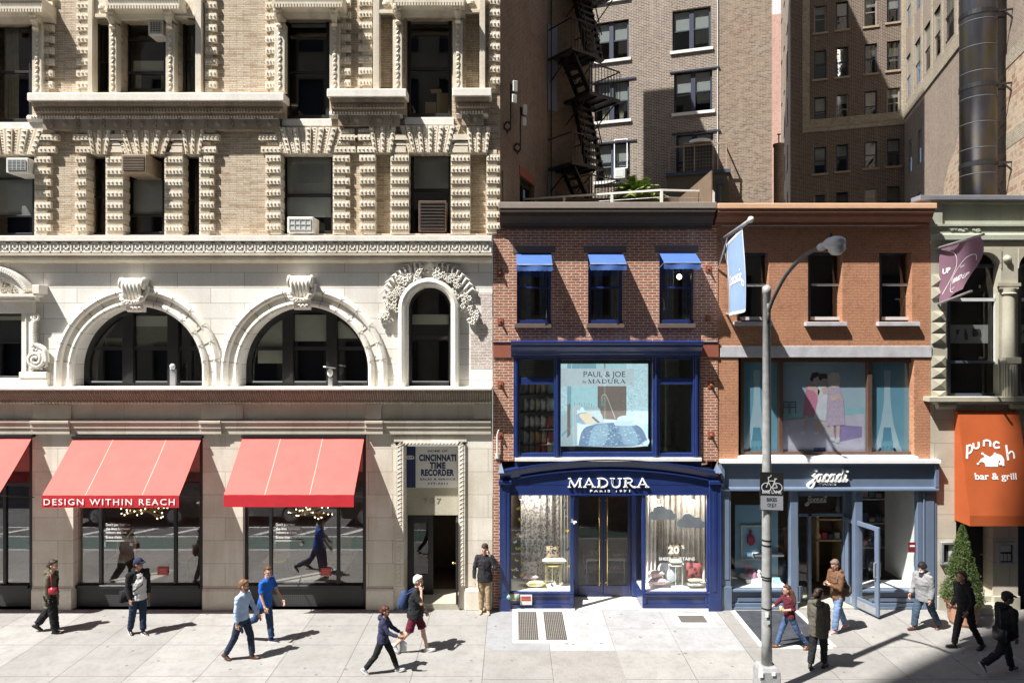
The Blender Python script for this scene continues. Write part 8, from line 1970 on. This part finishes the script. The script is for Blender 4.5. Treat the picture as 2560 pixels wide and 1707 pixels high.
# 5 navy hoodie woman
p=person('woman in a navy hooded sweatshirt and black trousers with a ponytail striding to the right',957,1682,1506.6,-4,dict(fem=True,L=(28,8),R=(-22,16),AL=(30,30),AR=(34,36),hyaw=-8,skin=SKIN2,hair='bun',hairc=cloth('auburn_hair',(.07,.022,.015),.3,.5,30),glasses=True,jm=cloth('navy_hoodie',(.03,.032,.07)),topname='hoodie',hood=True,fit=1.05,jlen=-.08,tm=blk,trou=.98,shoe=cloth('grey_trainer',(.32,.32,.33),.3,.7,40),sole=wsole,lean=4))
a=p['arms'][1]
carried('shopping_bag','white plastic bag hanging from the hand of the woman in the navy hoodie','bag',p,tuple(a[3]+V3((.05,0,-.3))),[('bag',lambda m:(m.ball(a[3]+V3((.06,.10,-.40)),(.085,.045,.15),12,8),m.bx(a[3]+V3((.06,.10,-.42)),(.17,.05,.22))),cloth('white_plastic',(.66,.66,.65),.05,.4)),('handle',lambda m:m.tube([a[3]+V3((.07,.02,-.05)),a[3]+V3((.06,.10,-.24))],.015,6),cloth('white_plastic',(.66,.66,.65),.05,.4))],None)
# 6 white haired man with backpack
p=person('white haired man in black polo and dark red shorts on the phone',1038,1631,1434.6,-6,dict(L=(20,6),R=(-16,30),AL=(6,20),AR=dict(e=(.20,-.24,.28),w=(.17,-.12,.52),d=(-.15,.12,.5),t=(.8,.4,0),u=(.2,-.9,0),curl=1.0,pn=(0,1,0),pa=(.2,0,.9)),hair='short',hairc=grey,skin=SKIN,sleeve=.45,jm=cloth('black_polo',(.016,.017,.018)),collar=True,fit=1.12,bulk=1.22,jlen=-.10,tm=cloth('dark_red_shorts',(.105,.012,.025)),hem=.5,shoe=cloth('white_grey_trainer',(.44,.44,.45),.2,.7,40),sole=wsole,lean=4))
sh=p['sh']; pel=p['pel']; phone('blue phone held to the ear of the white haired man',p,-1)
bp=cloth('blue_backpack',(.03,.05,.12),.4)
carried('backpack','dark blue backpack worn by the white haired man','backpack',p,tuple(pel+V3((-.25,0,.2))),[('bag',lambda m:(m.ball(pel+V3((-.25,0,.26)),(.12,.16,.23),14,10),m.ball(pel+V3((-.33,0,.18)),(.07,.12,.13),12,8)),bp),('strap',lambda m:(m.tube([pel+V3((-.18,-.11,.42)),sh+V3((.0,-.12,.055)),sh+V3((.11,-.12,-.12)),pel+V3((-.08,-.17,.12))],.02,6),m.tube([pel+V3((-.18,.11,.42)),sh+V3((.0,.12,.055)),sh+V3((.11,.12,-.12)),pel+V3((-.08,.17,.12))],.02,6)),bp)],None)
# 7 man standing by the wall on the phone
p=person('man in a black jacket and tan trousers standing by the stone wall on the phone',1212,1531,1360,-92,dict(L=(5,4),R=(0,2),AR=(8,10,.28),AL=dict(e=(.16,.28,.27),w=(.12,.13,.56),d=(-.02,-.12,.5),t=(.7,-.4,.2),u=(.5,.8,0),curl=1.0,pn=(0,-1,0),pa=(.1,-.1,.9)),hair='short',hairc=darkh,hyaw=-16,hpitch=14,jm=blk2,topname='jacket',collar=True,fit=1.08,jlen=-.13,inner=blk,innw=.05,tm=cloth('tan_trousers',(.30,.225,.14),.12),shoe=m_plain('tan_suede',(.42,.29,.18),.8),lean=0))
phone('phone at the ear of the man by the stone wall',p,1)
# 8 burgundy sweater
p=person('woman with long brown hair in a burgundy sweater holding a drink',1974,1622,1456,186,dict(fem=True,L=(-24,14),R=(24,6),AR=(48,8),AL=dict(e=(-.02,.20,.24),w=(.20,.14,.20),d=(.5,-.2,.05),t=(0,0,1),u=(0,1,0),curl=1.0),hair='long',hairc=cloth('long_brown_hair',(.075,.035,.018),.35,.5,22),sleeve=.8,glasses=True,jm=cloth('burgundy_sweater',(.085,.014,.024),.15),topname='sweater',fit=1.0,jlen=-.04,tm=jean2,trou=.86,shoe=m_plain('tan_shoe',(.16,.075,.035),.5),lean=5))
a=p['arms'][1]
carried('drink_cup','clear cup of yellow drink in the hand of the woman in burgundy','cup',p,tuple(a[3]+V3((.09,-.02,0))),[('cup',lambda m:m.lathe([(.03,-.06),(.038,.06)],tuple(a[3]+V3((.085,-.05,.02))),12),m_plain('yellow_drink',(.55,.48,.12),.2)),('lid',lambda m:m.lathe([(.041,.06),(.041,.068),(.02,.085)],tuple(a[3]+V3((.085,-.05,.02))),12),M['offwhite'])],None)
# 9 olive jacket from behind
p=person('woman seen from behind in a grey olive hooded parka, hair in a bun',2046,1668,1471,48,dict(fem=True,L=(-10,14),R=(10,6),AL=(4,10),AR=(-2,10),hyaw=-28,hair='bun',hairc=darkh,jm=cloth('grey_olive_parka',(.085,.077,.06)),topname='parka',hood=True,fit=1.16,jlen=-.22,tm=blk,trou=1.05,shoe=blackl,lean=2))
# 10 brown hoodie
p=person('man with cropped hair in a brown jacket and light jeans reading his phone',2094,1578,1398,196,dict(L=(14,6),R=(-16,10),AL=dict(e=(.10,.20,.18),w=(.29,.06,.27),d=(.5,-.22,.1),t=(0,-.3,1),u=(.2,.9,0),curl=1.1,pn=(-.5,0,.8),pa=(.8,0,.5)),AR=dict(e=(.10,-.20,.18),w=(.29,-.06,.27),d=(.5,.22,.1),t=(0,.3,1),u=(.2,-.9,0),curl=1.1),hair='short',hairc=cloth('cropped_hair',(.16,.11,.085),.2,.6,40),hpitch=22,glasses=True,jm=cloth('brown_jacket',(.13,.065,.035),.16),topname='jacket',hood=True,fit=1.08,jlen=-.12,bulk=1.05,tm=jean3,trou=1.05,shoe=cloth('pinkish_trainer',(.42,.25,.25),.2,.7,30),sole=wsole,lean=4))
phone('phone held in both hands by the man in the brown jacket',p,1); sh=p['sh']; pel=p['pel']
carried('shoulder_bag','grey brown bag on the back of the man in the brown jacket','bag',p,tuple(pel+V3((-.2,0,.1))),[('bag',lambda m:m.ball(pel+V3((-.20,.05,.10)),(.10,.16,.18),12,8),cloth('taupe_bag',(.13,.11,.10))),('strap',lambda m:m.tube([pel+V3((-.17,.12,.25)),sh+V3((-.06,.12,.06)),sh+V3((.06,.11,.02)),sh+V3((.11,.13,-.14)),pel+V3((-.06,.19,.15))],.016,6),cloth('taupe_bag',(.13,.11,.10)))],None)
# 11 grey hoodie with beanie
p=person('bearded man in a pale grey hooded jacket, black knit cap and jeans walking left',2312,1574,1401,200,dict(L=(-20,12),R=(26,16),AL=(-6,16),AR=(10,20),hyaw=14,hpitch=6,hair='short',hairc=darkh,beard=grey,beanie=blk,scarf=blk2,jm=cloth('pale_grey_hoodie',(.22,.22,.225),.08),topname='hoodie',hood=True,fit=1.22,bulk=1.15,jlen=-.14,tm=jean4,trou=1.12,shoe=brownl,lean=6))
# 12 black jacket in the shade
p=person('man in a black jacket and black trousers walking left in front of the conical shrub',2414,1622,1425,188,dict(L=(-14,16),R=(16,4),AL=(-12,45),AR=(-6,40),skin=SKIN2,hair='short',hairc=cloth('thin_dark_hair',(.07,.045,.035),.2,.6,30),hpitch=-6,jm=blk,topname='jacket',collar=True,hood=True,fit=1.06,jlen=-.10,tm=blk,trou=.95,shoe=blackl,lean=7))
# 13 man with cap at the right edge
p=person('man in a dark cap and black jacket walking at the right edge',2510,1684,1476,8,dict(L=(22,8),R=(-26,34),AL=(4,18),AR=(-4,14),hyaw=-30,skin=SKIN3,hair='short',cap=blk2,jm=blk,topname='jacket',hood=True,fit=1.14,bulk=1.15,jlen=-.12,inner=cloth('white_shirt',(.55,.55,.57)),innw=.05,tm=cloth('black_jeans',(.017,.018,.022)),trou=1.08,shoe=blackl,sole=wsole,lean=6))
sh=p['sh']; pel=p['pel']
carried('shoulder_bag','black satchel behind the man in the dark cap at the right edge','bag',p,tuple(pel+V3((-.2,-.1,0))),[('bag',lambda m:m.bx(pel+V3((-.22,-.12,.0)),(.09,.28,.26)),blackl),('strap',lambda m:m.tube([pel+V3((-.2,-.15,.12)),sh+V3((-.11,.05,.03)),sh+V3((0,.12,.06)),pel+V3((.16,0,.28)),pel+V3((.0,-.2,.12))],.014,6),blackl)],None)
